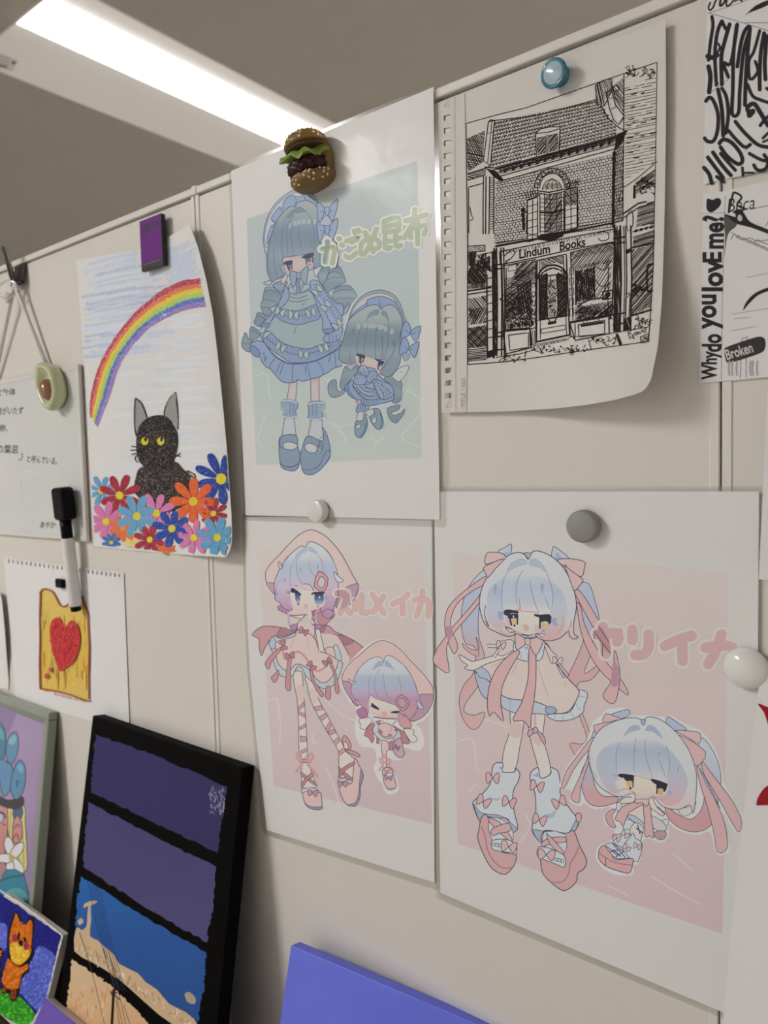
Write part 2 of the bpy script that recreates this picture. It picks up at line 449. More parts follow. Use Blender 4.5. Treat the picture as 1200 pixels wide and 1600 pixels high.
# ceiling lights: shallow recessed trays with a lamp bar and a sloped reflector each side
M_tray = mat('white enamel', (0.90, 0.88, 0.86), 0.45, noise=0.02, scale=30)
M_steel = mat('white steel rim', (0.62, 0.60, 0.57), 0.5, noise=0.02, scale=30)
M_sticker = print_mat('sticker print', rough=0.5)
lamp_mats = {}
def ceiling_light(i, l, label):
    x0, x1, y0, y1 = l
    r = empty('ceiling_light', ((x0+x1)/2, (y0+y1)/2, ZC), label, 'ceiling light', 'recessed ceiling lights')
    la, lb = x0+0.262, x0+0.408           # lamp bar
    zb = ZC-0.006                          # height of the lamp face
    m = lamp_mats.setdefault(i == 0, emit('lit lamp cover' if i == 0 else 'lit lamp cover of the other lights', LAMP_COL, LAMP_SEEN if i == 0 else LAMP_ROOM))
    # lamp cover: rounded bar
    prof = [(la, zb+0.045), (la, zb+0.010), (la+0.010, zb+0.003), (la+0.03, zb), (lb-0.03, zb), (lb-0.010, zb+0.003), (lb, zb+0.010), (lb, zb+0.045)]
    V = [(x, y, z) for y in (y0+0.004, y1-0.004) for x, z in prof]; n = len(prof)
    Fc = [(k, k+1, n+k+1, n+k) for k in range(n-1)]+[tuple(range(n)), tuple(range(2*n-1, n-1, -1))]
    o = obj('lamp_cover', V, Fc, m, r); 
    bm = bmesh.new(); bm.from_mesh(o.data); bmesh.ops.recalc_face_normals(bm, faces=bm.faces); bm.to_mesh(o.data); bm.free()
    for nm, a, za, b, zb2 in (('reflector', x0, ZC+0.001, la, ZC+0.006), ('reflector', lb, ZC+0.016, x1, ZC+0.001)):
        obj(nm, [(a, y0, za), (b, y0, zb2), (b, y1, zb2), (a, y1, za), (a, y0, za+.002), (b, y0, zb2+.002), (b, y1, zb2+.002), (a, y1, za+.002)],
            [(0, 1, 2, 3), (7, 6, 5, 4), (0, 4, 5, 1), (2, 6, 7, 3)], M_tray, r)
    for y in (y0, y1): box('end_plate', (x0, y-0.002, ZC+0.0005), (x1, y+0.002, ZC+0.06), M_tray, r)
    box('tray_top', (x0-.01, y0-.01, ZC+0.058), (x1+.01, y1+.01, ZC+0.062), M_steel, r)
    # thin rim round the opening
    t = 0.006
    for lo, hi in (((x0-t, y0, ZC-.0012), (x0, y1, ZC+.004)), ((x1, y0, ZC-.0012), (x1+t, y1, ZC+.004)), ((x0-t, y0-t, ZC-.0012), (x1+t, y0, ZC+.004)), ((x0-t, y1, ZC-.0012), (x1+t, y1+t, ZC+.004))):
        box('rim', lo, hi, M_steel, r, bevel=0.001, seg=1)
    if i == 0:
        sa = 0.005/0.262
        n_ = np.array([sa, 0, -1.0]); n_ /= np.linalg.norm(n_)
        sh = Sheet(r, plane=(np.array([x0, y0, ZC+0.0005]), n_), gain=1.0, ink=M_sticker, base=0.0004, step=3e-5)
        sh.part('sticker', label='small printed maker label')
        sh.view(0, 0, 6)
        sh.fill('-150 440 10 508 170 566 118 668 0 640 -150 600', 'd8d2cc', sm=0)
        for k in range(3): sh.line(f'{-120} {476+k*34} {100-k*12} {556+k*26}', 1.2, '8a8580', sm=0)
        sh.fill('118 568 150 580 136 604 106 592', '55504c', sm=0)
        sh.fill('-10 600 40 610 80 628 60 636 -10 622', '6a6561', sm=0)
        sh.flush()
    return r
for i, l in enumerate(LIGHTS):
    ceiling_light(i, l, ['lit recessed ceiling light above the partition, seen at the top left', 'lit recessed ceiling light on the near side, left of the viewer',
                         'unseen recessed light added to brighten the far side, to the right', 'unseen recessed light added to brighten the far side, farthest back'][i])

# shelf the leaning pictures stand on
M_wood = mat('dark walnut', '3a2c22', 0.45, noise=0.45, scale=30, stretch=(1, 14, 14), bump=0.1)
ZS = 0.80
sr_ = empty('picture_shelf', (-0.6, -0.16, 0.0), 'dark brown wooden shelf under the leaning pictures', 'shelf')
box('shelf_top', (-1.45, -0.33, ZS-0.022), (0.10, -0.0065, ZS), M_wood, sr_, bevel=0.002)
for x in (-1.44, 0.07): box('side_panel', (x, -0.32, 0.0), (x+0.02, -0.0065, ZS-0.0221), M_wood, sr_, bevel=0.001)
box('back_panel', (-1.419, -0.02, 0.1), (0.069, -0.008, ZS-0.0221), M_wood, sr_)
# ================================================================== paper things on the partition
def sstep(a, b, x):
    t = np.clip((x-a)/(b-a), 0.0, 1.0); return t*t*(3-2*t)
P_lam = print_mat('laminated paper', rough=0.5, coat=0.07, coat_rough=0.16, wave=0.22, use_attr=False, base=(0.80, 0.798, 0.80), grain=0.015)
P_lamink = print_mat('laminated print', rough=0.5, coat=0.07, coat_rough=0.16, wave=0.22, grain=0.015)
P_paper = print_mat('drawing paper', rough=0.8, use_attr=False, base=(0.81, 0.81, 0.815), grain=0.03, spec=0.25)
P_cream = print_mat('sketchbook paper', rough=0.8, use_attr=False, base=(0.755, 0.735, 0.71), grain=0.03, spec=0.25)
P_white = print_mat('white sheet', rough=0.75, use_attr=False, base=(0.81, 0.80, 0.81), grain=0.02, spec=0.3)
P_ink = print_mat('pen ink', rough=0.7, grain=0.06, spec=0.1)
P_marker = print_mat('felt marker', rough=0.6, grain=0.25, spec=0.12)
P_crayon = print_mat('oil pastel', rough=0.5, crayon=0.22, crayon_scale=1100, paper=(0.81, 0.81, 0.815), grain=0.1, spec=0.2)
P_wax = print_mat('heavy oil pastel', rough=0.55, crayon=0.08, crayon_scale=1100, paper=(0.81, 0.81, 0.815), grain=0.2, spec=0.15)
P_soft = print_mat('light pencil', rough=0.7, crayon=0.45, crayon_scale=900, paper=(0.81, 0.81, 0.815), grain=0.1, spec=0.3)
def film_mat():
    m = bpy.data.materials.new('clear laminate film'); m.use_nodes = True
    N, L = m.node_tree.nodes, m.node_tree.links; N.clear()
    out = N.new('ShaderNodeOutputMaterial'); mx = N.new('ShaderNodeMixShader'); tr = N.new('ShaderNodeBsdfTransparent'); gl = N.new('ShaderNodeBsdfGlossy')
    tr.inputs[0].default_value = (0.93, 0.93, 0.92, 1); gl.inputs['Roughness'].default_value = 0.12
    fr = N.new('ShaderNodeFresnel'); fr.inputs[0].default_value = 1.6
    ad = N.new('ShaderNodeMath'); ad.operation = 'ADD'; ad.inputs[1].default_value = 0.06
    geo = N.new('ShaderNodeNewGeometry'); iv = N.new('ShaderNodeMath'); iv.operation = 'SUBTRACT'; iv.inputs[0].default_value = 1.0; L.new(geo.outputs['Backfacing'], iv.inputs[1])
    mu = N.new('ShaderNodeMath'); mu.operation = 'MULTIPLY'
    L.new(fr.outputs[0], ad.inputs[0]); L.new(ad.outputs[0], mu.inputs[0]); L.new(iv.outputs[0], mu.inputs[1]); L.new(mu.outputs[0], mx.inputs[0]); L.new(tr.outputs[0], mx.inputs[1]); L.new(gl.outputs[0], mx.inputs[2]); L.new(mx.outputs[0], out.inputs[0])
    return m
M_film = film_mat()
def poster(name, label, d, film, paper, gain, base_px, group='laminated anime girl posters'):
    b = at_y(*base_px, -d(-0.3, 1.3))
    r = empty(name, tuple(b), label, 'poster', group)
    sh = Sheet(r, d=d, gain=gain, ink=P_lamink, haze=0.06); sh.sat = 0.9; sh.lw = 1.15
    sheet_mesh(sh, 'paper', paper, P_lam, thick=0.0003)
    d0 = sh.d
    sh.d = lambda x, z: d0(x, z)-0.00012
    fr = sheet_mesh(sh, 'laminate_edge', film, M_film, thick=0.00015, holes=[sh.parse(paper)])
    sh.d = d0
    # heat-sealed bright line where film meets film, round the rim
    return sh
def paper_thing(name, label, cat, d, outline, material, base_px, gain=1.5, grid=0, sm=0, ink=None, group=None, holes=None, thick=0.0003, step=4e-7, base=3e-5):
    b = at_y(*base_px, -0.002)
    r = empty(name, tuple(b), label, cat, group)
    sh = Sheet(r, d=d, gain=gain, grid=grid, ink=ink or P_ink, step=step, base=base)
    sheet_mesh(sh, 'paper', outline, material, sm=sm, holes=holes, thick=thick)
    return sh

SH = {}
SH['kelp'] = poster('laminated_poster', 'laminated blue poster of a girl in a frilled dress, under the burger magnet', lambda x, z: 0.0027,
    '357 264 361 261 681 129 684 132 697 820 694 824 383 813 380 810', '361 267 677 136 687 812 384 805', 1.42, (535, 815))
SH['squid'] = poster('laminated_poster', 'laminated pink poster of a girl in a pointed hood, below the small white magnet', lambda x, z: 0.0013,
    '378 803 681 803 685 1389 682 1391 413 1304 408 1290 386 1045 381 950', '383 808 675.5 808 679 1379 417 1297 400 1150 390 1045 385 950', 1.55, (550, 1345))
SH['spear'] = poster('laminated_poster', 'laminated pink poster of a girl with ribboned twin tails, under the grey magnet', lambda x, z: 0.0020,
    '672 762 674 760 1189 760 1191 762 1186 1612 1183 1614 684 1405 681 1401', '678 768 1186 768 1180 1603 688 1395', 1.75, (900, 1495))

hole_y = [619-19.75*k for k in range(23)]
SH['shop'] = paper_thing('ink_drawing', 'pen drawing of a bookshop front on a curling sketchbook page', 'drawing',
    lambda x, z: 0.0011+0.0035*sstep(-0.25, -0.13, x)+0.020*sstep(-0.24, -0.135, x)*sstep(1.56, 1.43, z)+0.004*sstep(1.50, 1.43, z),
    '686 160 860 97 1040 31 1040.5 170 1039 300 1036.5 400 1034 470 1028 540 1018 590 1012 603 1004 611.5 990 617 960 625 920 632 870 638 790 643 690 645 688 400', P_cream, (780, 600),
    gain=1.45, grid=8, ink=P_ink, base=2.2e-4, step=2e-7,
    holes=[[(694+(y-343)*0.004, y-4), (704+(y-343)*0.004, y-5.5), (704+(y-343)*0.004, y+3), (694+(y-343)*0.004, y+4.5)] for y in hole_y])
SH['cat'] = paper_thing('crayon_drawing', 'crayon drawing of a black cat among flowers under a rainbow', 'drawing',
    lambda x, z: 0.0014+0.011*sstep(-0.605, -0.520, x),
    '119 407 170 398 217 390 260 372 296 350 309 385 322 437 332 489 340 555 345 603 351 665 355 711 361.6 807 362.5 835 361.5 850 358 863 352 871 250 864 146 854 133 590', P_paper, (240, 860),
    gain=1.5, grid=7, ink=P_crayon, base=2.4e-4, step=1.2e-5)
tz = [(14+k*6.9, 877+k*0.9) for k in range(26)]
SH['toast'] = paper_thing('toast_drawing', 'drawing of a slice of toast with a red heart on a spiral pad page', 'drawing', lambda x, z: 0.0012,
    '6 871 193 895 202 1130 150 1129 24 1093', P_white, (110, 1110), gain=1.45, ink=P_crayon, step=2e-5,
    holes=[[(x-1.2, y-3), (x+1.4, y-2.8), (x+1.6, y+2.6), (x-1.0, y+2.4)] for x, y in tz])
SH['leftsheet'] = paper_thing('paper_sheet', 'plain white sheet cut off at the left edge, beside the toast drawing', 'paper', lambda x, z: 0.0012+0.006*sstep(-1.0, -0.955, x)*sstep(1.13, 1.2, z),
    '-70 910 0 926 3 940 7 980 11 1035 13.5 1065 13 1078 -70 1058', P_white, (0, 1070), grid=12)
SH['letters'] = paper_thing('lettering_sheet', 'white sheet filled with bold black lettering, top right corner', 'drawing', lambda x, z: 0.0016,
    '1104.5 -9 1250 -52 1250 252 1200 265 1099 288', P_white, (1150, 275), gain=1.55, ink=P_marker)
SH['why'] = paper_thing('lettering_sheet', 'white sheet with sideways black lettering asking why do you love me', 'drawing', lambda x, z: 0.0015,
    '1098.5 303 1131 299 1250 269 1250 585 1093.5 599', P_white, (1150, 590), gain=1.55, ink=P_marker)
SH['blank'] = paper_thing('paper_sheet', 'blank white sheet at the right edge, above the white dome magnet', 'paper', lambda x, z: 0.0045,
    '1199 612 1270 600 1270 914 1185.5 905', P_white, (1195, 900))
SH['red'] = paper_thing('paper_sheet', 'white sheet with red shapes at the lower right, overlapping a pink poster', 'drawing', lambda x, z: 0.004+0.024*sstep(1.34, 1.0, z),
    '1187.5 1054 1280 1046 1280 1660 1122 1660 1130 1590 1144 1440 1158 1300 1173 1175', P_white, (1180, 1590), gain=1.9, grid=16, ink=P_marker, base=2e-4)

# ================================================================== magnets and other small things
EX, EY, EZ = Vector((1, 0, 0)), Vector((0, -1, 0)), Vector((0, 0, 1))
def wall_frame(px, py, y=0.0):
    """local z points out of the wall at the photographed spot"""
    p = at_y(px, py, y)
    return Matrix(((1, 0, 0, p[0]), (0, 0, -1, p[1]), (0, 1, 0, p[2]), (0, 0, 0, 1))), tuple(p)
M_grey = mat('grey plastic', (0.30, 0.295, 0.285), 0.45, noise=0.04, scale=60)
M_whitep = mat('white plastic', (0.78, 0.77, 0.76), 0.28, noise=0.02, scale=50, coat=0.2)
M_chrome = mat('magnet steel', (0.55, 0.54, 0.52), 0.3, metallic=0.9, noise=0.05)
M_black = mat('black plastic', (0.005, 0.005, 0.0055), 0.35, noise=0.05, spec=0.12)
# grey disc
m, p = wall_frame(915, 821.5, -0.0023)
r = empty('round_magnet', p, 'round grey disc magnet at the top of a pink poster', 'magnet', 'round magnets')
lathe('cap', [(0, 0.0075), (0.0085, 0.0075), (0.0094, 0.0071), (0.0099, 0.0062), (0.0101, 0.0048), (0.0101, 0.0012), (0.0098, 0.0006)], M_grey, r, m)
lathe('magnet_core', [(0.0, 0.0), (0.0085, 0.0), (0.0085, 0.0008), (0.0, 0.0008)], M_chrome, r, m)
# small white disc
m, p = wall_frame(502, 798, -0.0030)
r = empty('round_magnet', p, 'small white disc magnet at the bottom of the blue poster', 'magnet', 'round magnets')
lathe('cap', [(0, 0.0078), (0.0080, 0.0078), (0.0086, 0.0074), (0.0089, 0.0066), (0.0089, 0.0012), (0.0087, 0.0006)], M_whitep, r, m)
lathe('magnet_core', [(0.0, 0.0), (0.0078, 0.0), (0.0078, 0.0008), (0.0, 0.0008)], M_chrome, r, m)
# white dome
m, p = wall_frame(1167, 1043, -0.0023)
r = empty('dome_magnet', p, 'glossy white dome magnet at the right edge of a pink poster', 'magnet')
lathe('dome', [(0.0116*math.sin(t), 0.0016+0.0062*math.cos(t)) for t in np.linspace(0, math.pi/2, 9)]+[(0.0116, 0.0012), (0.0110, 0.0005)], mat('glossy white', (0.80, 0.80, 0.79), 0.16, noise=0.01, coat=0.6, coat_rough=0.05), r, m)
lathe('magnet_core', [(0.0, 0.0), (0.0095, 0.0), (0.0095, 0.0008), (0.0, 0.0008)], M_chrome, r, m)
# blue pin magnet
m, p = wall_frame(877, 120, -0.0022)
r = empty('pin_magnet', p, 'clear blue pin-shaped magnet above the bookshop drawing', 'magnet')
M_blue = mat('clear blue plastic', (0.10, 0.36, 0.55), 0.08, noise=0.03, trans=0.55, ior=1.45, coat=0.3, coat_rough=0.03)
M_blue2 = mat('pale blue face', (0.42, 0.56, 0.64), 0.15, noise=0.03, coat=0.5, coat_rough=0.04)
tilt = m @ Matrix.Rotation(math.radians(8), 4, 'X') @ Matrix.Rotation(math.radians(-4), 4, 'Y')
lathe('grip', [(0.0, 0.0005), (0.0058, 0.0005), (0.0062, 0.0012), (0.0056, 0.0022), (0.0042, 0.0034), (0.0040, 0.0052), (0.0050, 0.0068), (0.0078, 0.0080), (0.0084, 0.0088), (0.0083, 0.0098), (0.0072, 0.0104), (0.0064, 0.0100)], M_blue, r, tilt)
lathe('face', [(0.0064, 0.0094), (0.0064, 0.0102), (0.0058, 0.0105), (0.0, 0.0104)], M_blue2, r, tilt)
# card magnet
r0 = at_y(241, 385, -0.0025)
r = empty('card_magnet', tuple(r0), 'purple rectangular magnet holding the cat drawing', 'magnet')
cb0, cb1 = at_y(223, 350, -0.0022), at_y(262, 420, -0.0022)
ca_, cb_ = at_y(217.5, 346, -0.0090), at_y(251.5, 333, -0.0090)
cx0, cx1, cz0, cz1 = ca_[0], cb_[0], at_y(220, 425, -0.0090)[2], ca_[2]
card_d = lambda x, z: 0.0165
zt = cz1
M_card = mat('purple gloss card', rgb('6a2282', 1.25), 0.25, noise=0.12, scale=120, coat=0.4)
box('block', (cx0, -0.0090, cz0), (cx1, -0.0042, cz1), mat('black card edge', (0.014, 0.012, 0.014), 0.4), r, bevel=0.0006)
box('magnet_backing', (cx0+.003, -0.0042, cz0+.003), (cx1-.003, -0.0024, cz1-.003), M_black, r)
def card_face():
    V, Fc = [], []
    x0, x1, z0, z1 = cx0+.0007, cx1-.0007, cz0+.0007, cz1-.0007
    y = -0.00912
    fc = obj('face', [(x0, y, z0+.006), (x1, y, z0+.006), (x1, y, z1), (x0, y, z1)], [(0, 1, 2, 3)], M_card, r)
    cu = bpy.data.curves.new('t', 'FONT'); cu.body = 'HAIKYU!!'; cu.size = 0.0094; cu.extrude = 0.00004; cu.align_x = 'CENTER'; cu.offset = 0.0002
    to = bpy.data.objects.new('t', cu); col.objects.link(to)
    me = bpy.data.meshes.new_from_object(to.evaluated_get(bpy.context.evaluated_depsgraph_get()))
    bpy.data.objects.remove(to); bpy.data.curves.remove(cu)
    xs = [v.co.x for v in me.vertices]; kx = (cx1-cx0-0.004)/(max(xs)-min(xs))
    V = [((cx0+cx1)/2+v.co.x*kx, y-0.00006-v.co.z, cz1-0.0125+v.co.y*1.1) for v in me.vertices]
    obj('title_lettering', V, [p.vertices for p in me.polygons], mat('black print', (0.012, 0.008, 0.014), 0.4), fc)
    V2 = [(x0+.003, y-.0001, z0+.0045), (x1-.003, y-.0001, z0+.0045), (x1-.003, y-.0001, z0+.0052), (x0+.003, y-.0001, z0+.0052)]
    obj('strap_line', V2, [(0, 1, 2, 3)], mat('grey print', (0.22, 0.2, 0.22), 0.5), fc)
card_face()
# ------------------------------------------------------------------ burger magnet
def blob(name, material, parent, fn, mtx, nu=28, nv=16, smooth=True):
    """closed surface from fn(theta, t) -> local (x, y, z); theta 0..2pi, t 0..1 pole to pole"""
    V, Fc = [], []
    for j in range(nv+1):
        for i in range(nu): V.append(mtx @ Vector(fn(2*math.pi*i/nu, j/nv)))
    for j in range(nv):
        for i in range(nu):
            a, b = j*nu+i, j*nu+(i+1) % nu
            Fc.append((a, b, b+nu, a+nu))
    bm = bmesh.new(); bv = [bm.verts.new(v) for v in V]
    for f in Fc: bm.faces.new([bv[i] for i in f])
    bmesh.ops.remove_doubles(bm, verts=bm.verts, dist=1e-6); bmesh.ops.recalc_face_normals(bm, faces=bm.faces)
    return from_bm(name, bm, material, parent, smooth)
def burger():
    p = at_y(496, 258, -0.0030)
    r = empty('burger_magnet', tuple(p), 'small hamburger magnet with lettuce and sesame seeds on the blue poster', 'magnet')
    c = Matrix.Translation(Vector(p)+Vector((0, -0.0085, 0))) @ Matrix.Rotation(math.radians(-8), 4, 'Y') @ Matrix.Rotation(math.radians(9), 4, 'X')
    yb = 0.0082
    M_bun = mat('toasted bun', (0.27, 0.155, 0.036), 0.5, color2=(0.17, 0.09, 0.02), scale=45, coat=0.15)
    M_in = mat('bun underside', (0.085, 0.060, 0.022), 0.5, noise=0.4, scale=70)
    M_let = mat('lettuce', (0.13, 0.25, 0.028), 0.35, color2=(0.30, 0.40, 0.075), scale=140, coat=0.2)
    M_pat = mat('meat patty', (0.050, 0.007, 0.013), 0.3, noise=0.5, scale=400, bump=0.9, coat=0.15, spec=0.3)
    M_seed = mat('sesame', (0.85, 0.72, 0.45), 0.4, noise=0.1)
    R = 0.0178
    def clip(x, y, z): return (x, min(y, yb), z)
    def topbun(th, t):       # domed, opening tilted to the front
        a = t*math.pi; rr = R*math.sin(a)**0.8
        z = 0.0100+ (0.0105*math.cos(a) if a < math.pi/2 else 0.0025*math.cos(a))
        x, y = rr*math.cos(th), rr*math.sin(th)*0.92
        return clip(x, y, z-0.10*(y+0.0)+0.001)
    tb = blob('top_bun', M_bun, r, topbun, c)
    def under(th, t):
        a = t*math.pi; rr = R*0.93*math.sin(a)**0.7
        x, y = rr*math.cos(th), rr*math.sin(th)*0.93-0.0006
        return clip(x, y, 0.0078+0.0022*math.cos(a)-0.10*y)
    cm = c @ Matrix.Translation((0.0066, 0.0042, -0.0005))
    blob('bun_hinge', M_bun, r, lambda th, t: clip(0.0122*math.sin(t*math.pi)*math.cos(th), 0.0085*math.sin(t*math.pi)*math.sin(th), 0.0180*math.cos(t*math.pi)), cm)
    cf = c @ Matrix.Translation((-0.0004, -0.0014, 0.0))
    blob('bun_underside', M_in, r, under, c)
    rnd = random.Random(4)
    def lettuce(th, t):
        a = t*math.pi; fr = 0.95+0.12*math.sin(5*th+0.6)+0.05*math.sin(11*th)+0.16*max(0.0, math.cos(th-4.0))**3
        rr = (R*1.03*fr)*math.sin(a)**0.45
        z = 0.0036+0.0030*math.cos(a)+0.0026*math.sin(7*th+1.0)*math.sin(a)**2-0.0016*math.cos(th)*math.sin(a)
        x, y = rr*math.cos(th), rr*math.sin(th)*0.98
        drop = -0.0030*max(0.0, -math.sin(th-0.6))*math.sin(a)**3
        return clip(x, y, z+drop)
    blob('lettuce', M_let, r, lettuce, cf, 56, 12)
    def patty(th, t):
        a = t*math.pi
        bm_ = 1+0.045*math.sin(19*th+3*t*7)+0.04*math.sin(31*th+t*23)+0.03*math.sin(11*th-t*17)
        rr = R*0.94*math.sin(a)**0.42*bm_
        return clip(rr*math.cos(th), rr*math.sin(th), -0.0052+0.0068*math.cos(a)*(1+0.06*math.sin(13*th)))
    blob('patty', M_pat, r, patty, cf, 64, 20)
    def bot(th, t):
        a = t*math.pi; rr = R*1.03*math.sin(a)**0.62
        z = -0.0130+(0.0035*math.cos(a) if a < math.pi/2 else 0.0085*math.cos(a))
        return clip(rr*math.cos(th), rr*math.sin(th), z)
    bb = blob('bottom_bun', M_bun, r, bot, c)
    bm = bmesh.new(); bmesh.ops.create_icosphere(bm, subdivisions=1, radius=1.0)
    me = bpy.data.meshes.new('sesame_seed'); bm.to_mesh(me); bm.free(); me.materials.append(M_seed)
    me.polygons.foreach_set('use_smooth', [True]*len(me.polygons))
    def seed(fn, th, t, par):
        q = c @ Vector(fn(th, t)); e = 1e-3
        n = ((c @ Vector(fn(th+e, t)))-q).cross((c @ Vector(fn(th, t+e)))-q).normalized()
        if n.dot(q-(c @ Vector((0, 0, 0)))) < 0: n = -n
        o = bpy.data.objects.new('sesame_seed', me); col.objects.link(o); o.parent = par
        o.matrix_local = Matrix.Translation(q-Vector(p)) @ n.to_track_quat('Z', 'Y').to_matrix().to_4x4() @ Matrix.Rotation(rnd.uniform(0, 3.1), 4, 'Z') @ Matrix.Diagonal((0.0009, 0.0013, 0.0007, 1))
    for k in range(34):
        th = -math.pi*(0.02+0.96*((k*0.75488) % 1.0)); t = 0.24+0.48*((k*0.56984) % 1.0); seed(bot, th, t, bb)
    for k in range(22):
        th = -math.pi*(0.02+0.96*((k*0.75488+.3) % 1.0)); t = 0.15+0.33*((k*0.56984+.1) % 1.0); seed(topbun, th, t, tb)
burger()
# ------------------------------------------------------------------ whiteboard, cord, clip, avocado, pen
M_wbf = mat('white board frame', (0.72, 0.70, 0.675), 0.3, noise=0.02, coat=0.2)
M_wbs = mat('white board surface', (0.70, 0.715, 0.71), 0.16, noise=0.02, scale=6, coat=0.3, coat_rough=0.05)
wx1 = at_y(132, 700, -0.003)[0]; wz0, wz1 = 1.3272, 1.5205
wx0 = wx1-0.30
wr = empty('whiteboard', ((wx0+wx1)/2, -0.001, wz0), 'small white hanging whiteboard with black handwriting, below the binder clip', 'whiteboard')
box('board', (wx0+.003, -0.0045, wz0+.003), (wx1-.003, -0.0012, wz1-.003), M_wbs, wr)
ft, fw = 0.0060, 0.0065
box('frame_right', (wx1-fw, -ft, wz0), (wx1, -0.001, wz1), M_wbf, wr, bevel=0.0015)
box('frame_left', (wx0, -ft, wz0), (wx0+fw, -0.001, wz1), M_wbf, wr, bevel=0.0015)
box('frame_top', (wx0+fw, -ft+.0008, wz1-fw), (wx1-fw, -0.001, wz1), M_wbf, wr, bevel=0.0012)
box('frame_bottom', (wx0+fw, -ft+.0008, wz0), (wx1-fw, -0.001, wz0+fw), M_wbf, wr, bevel=0.0012)
SH['board'] = Sheet(wr, plane=(np.array([0, -0.0045, 1.4]), np.array([0, -1.0, 0])), gain=1.5, ink=P_ink, base=5e-5)
# binder clip on the top rail
cl = at_y(22, 424, -0.0)
cr_ = empty('binder_clip', (cl[0], 0.0, ZT-0.02), 'black binder clip gripping the top edge of the partition', 'clip')
M_clip = mat('black clip steel', (0.016, 0.016, 0.016), 0.35, noise=0.1, coat=0.2)
M_lever = mat('dark nickel wire', (0.10, 0.10, 0.095), 0.3, metallic=0.7, noise=0.1)
ca, cb = at_y(13, 430, -0.006)[0], at_y(38, 420, -0.004)[0]
ztop, zbot = at_y(36, 411, -0.003)[2], at_y(38, 440, -0.006)[2]
ca = cb-0.026
V = []
for x in (ca, cb):
    V += [(x, -0.0075, zbot), (x, -0.0022, ztop), (x, -0.0014, ztop), (x, -0.0060, zbot)]
obj('clip_body', V, [(0, 1, 5, 4), (1, 2, 6, 5), (2, 3, 7, 6), (3, 0, 4, 7), (0, 3, 2, 1), (4, 5, 6, 7)], M_clip, cr_)
tube('hinge_roll', [(ca, -0.0068, zbot), (cb, -0.0068, zbot)], 0.0021, M_clip, cr_)
lx = (ca+cb)/2-0.003
lt = at_y(7, 404, -0.020)
lev = spline([(lx-.0035, -0.0085, zbot), (lx-.003, -0.012, zbot+.012), (lx-.002, -0.016, zbot+.03), (lx-.0012, -0.019, zbot+0.038), (lx, -0.0195, zbot+0.0395), (lx+.0012, -0.019, zbot+0.038), (lx+.002, -0.016, zbot+.03), (lx+.003, -0.012, zbot+.012), (lx+.0035, -0.0085, zbot)], 5)
tube('lever', lev, 0.0019, M_lever, cr_, 8)
# hanging cord of the whiteboard
M_cord = mat('white cord', (0.74, 0.72, 0.69), 0.6, noise=0.06, scale=600)
apex = Vector((lx+.004, -0.0105, zbot-.001))
rb = Vector((at_y(77, 566, -0.004)[0], -0.0045, wz1-0.001)); lb_ = Vector((2*apex.x-rb.x-.02, -0.0045, wz1-0.001))
cdr = empty('hanging_cord', tuple(apex), 'white cord hanging the whiteboard from the binder clip', 'cord')
tube('cord_strand', [apex, apex.lerp(rb, .5)+Vector((0, -.0005, -.001)), rb], 0.0025, M_cord, cdr, 10)
tube('cord_strand', [apex, apex.lerp(lb_, .5)+Vector((0, -.0005, -.001)), lb_], 0.0025, M_cord, cdr, 10)
box('cord_anchor', (rb.x-.002, -0.0080, wz1-.003), (rb.x+.007, -0.0020, wz1+.006), mat('clear anchor', (0.6, 0.58, 0.56), 0.2, trans=0.3), cdr, bevel=0.001)
M_clear = mat('clear plastic', (0.85, 0.84, 0.83), 0.12, trans=0.75, ior=1.3, noise=0.02)
loop = [apex+Vector((-0.004-0.016*math.sin(t)-0.004, -0.004-0.004*math.sin(t), -0.006-0.020*(1-math.cos(t))/2+0.010)) for t in np.linspace(0, 2*math.pi, 20)]
tube('clear_loop', loop, 0.0013, M_clear, cdr, 8)
blob('knot', M_clear, cdr, lambda th, t: (0.0045*math.sin(t*math.pi)*math.cos(th), 0.003*math.sin(t*math.pi)*math.sin(th), 0.0065*math.cos(t*math.pi)), Matrix.Translation(apex+Vector((-0.008, -0.005, -0.0155))), 14, 8)
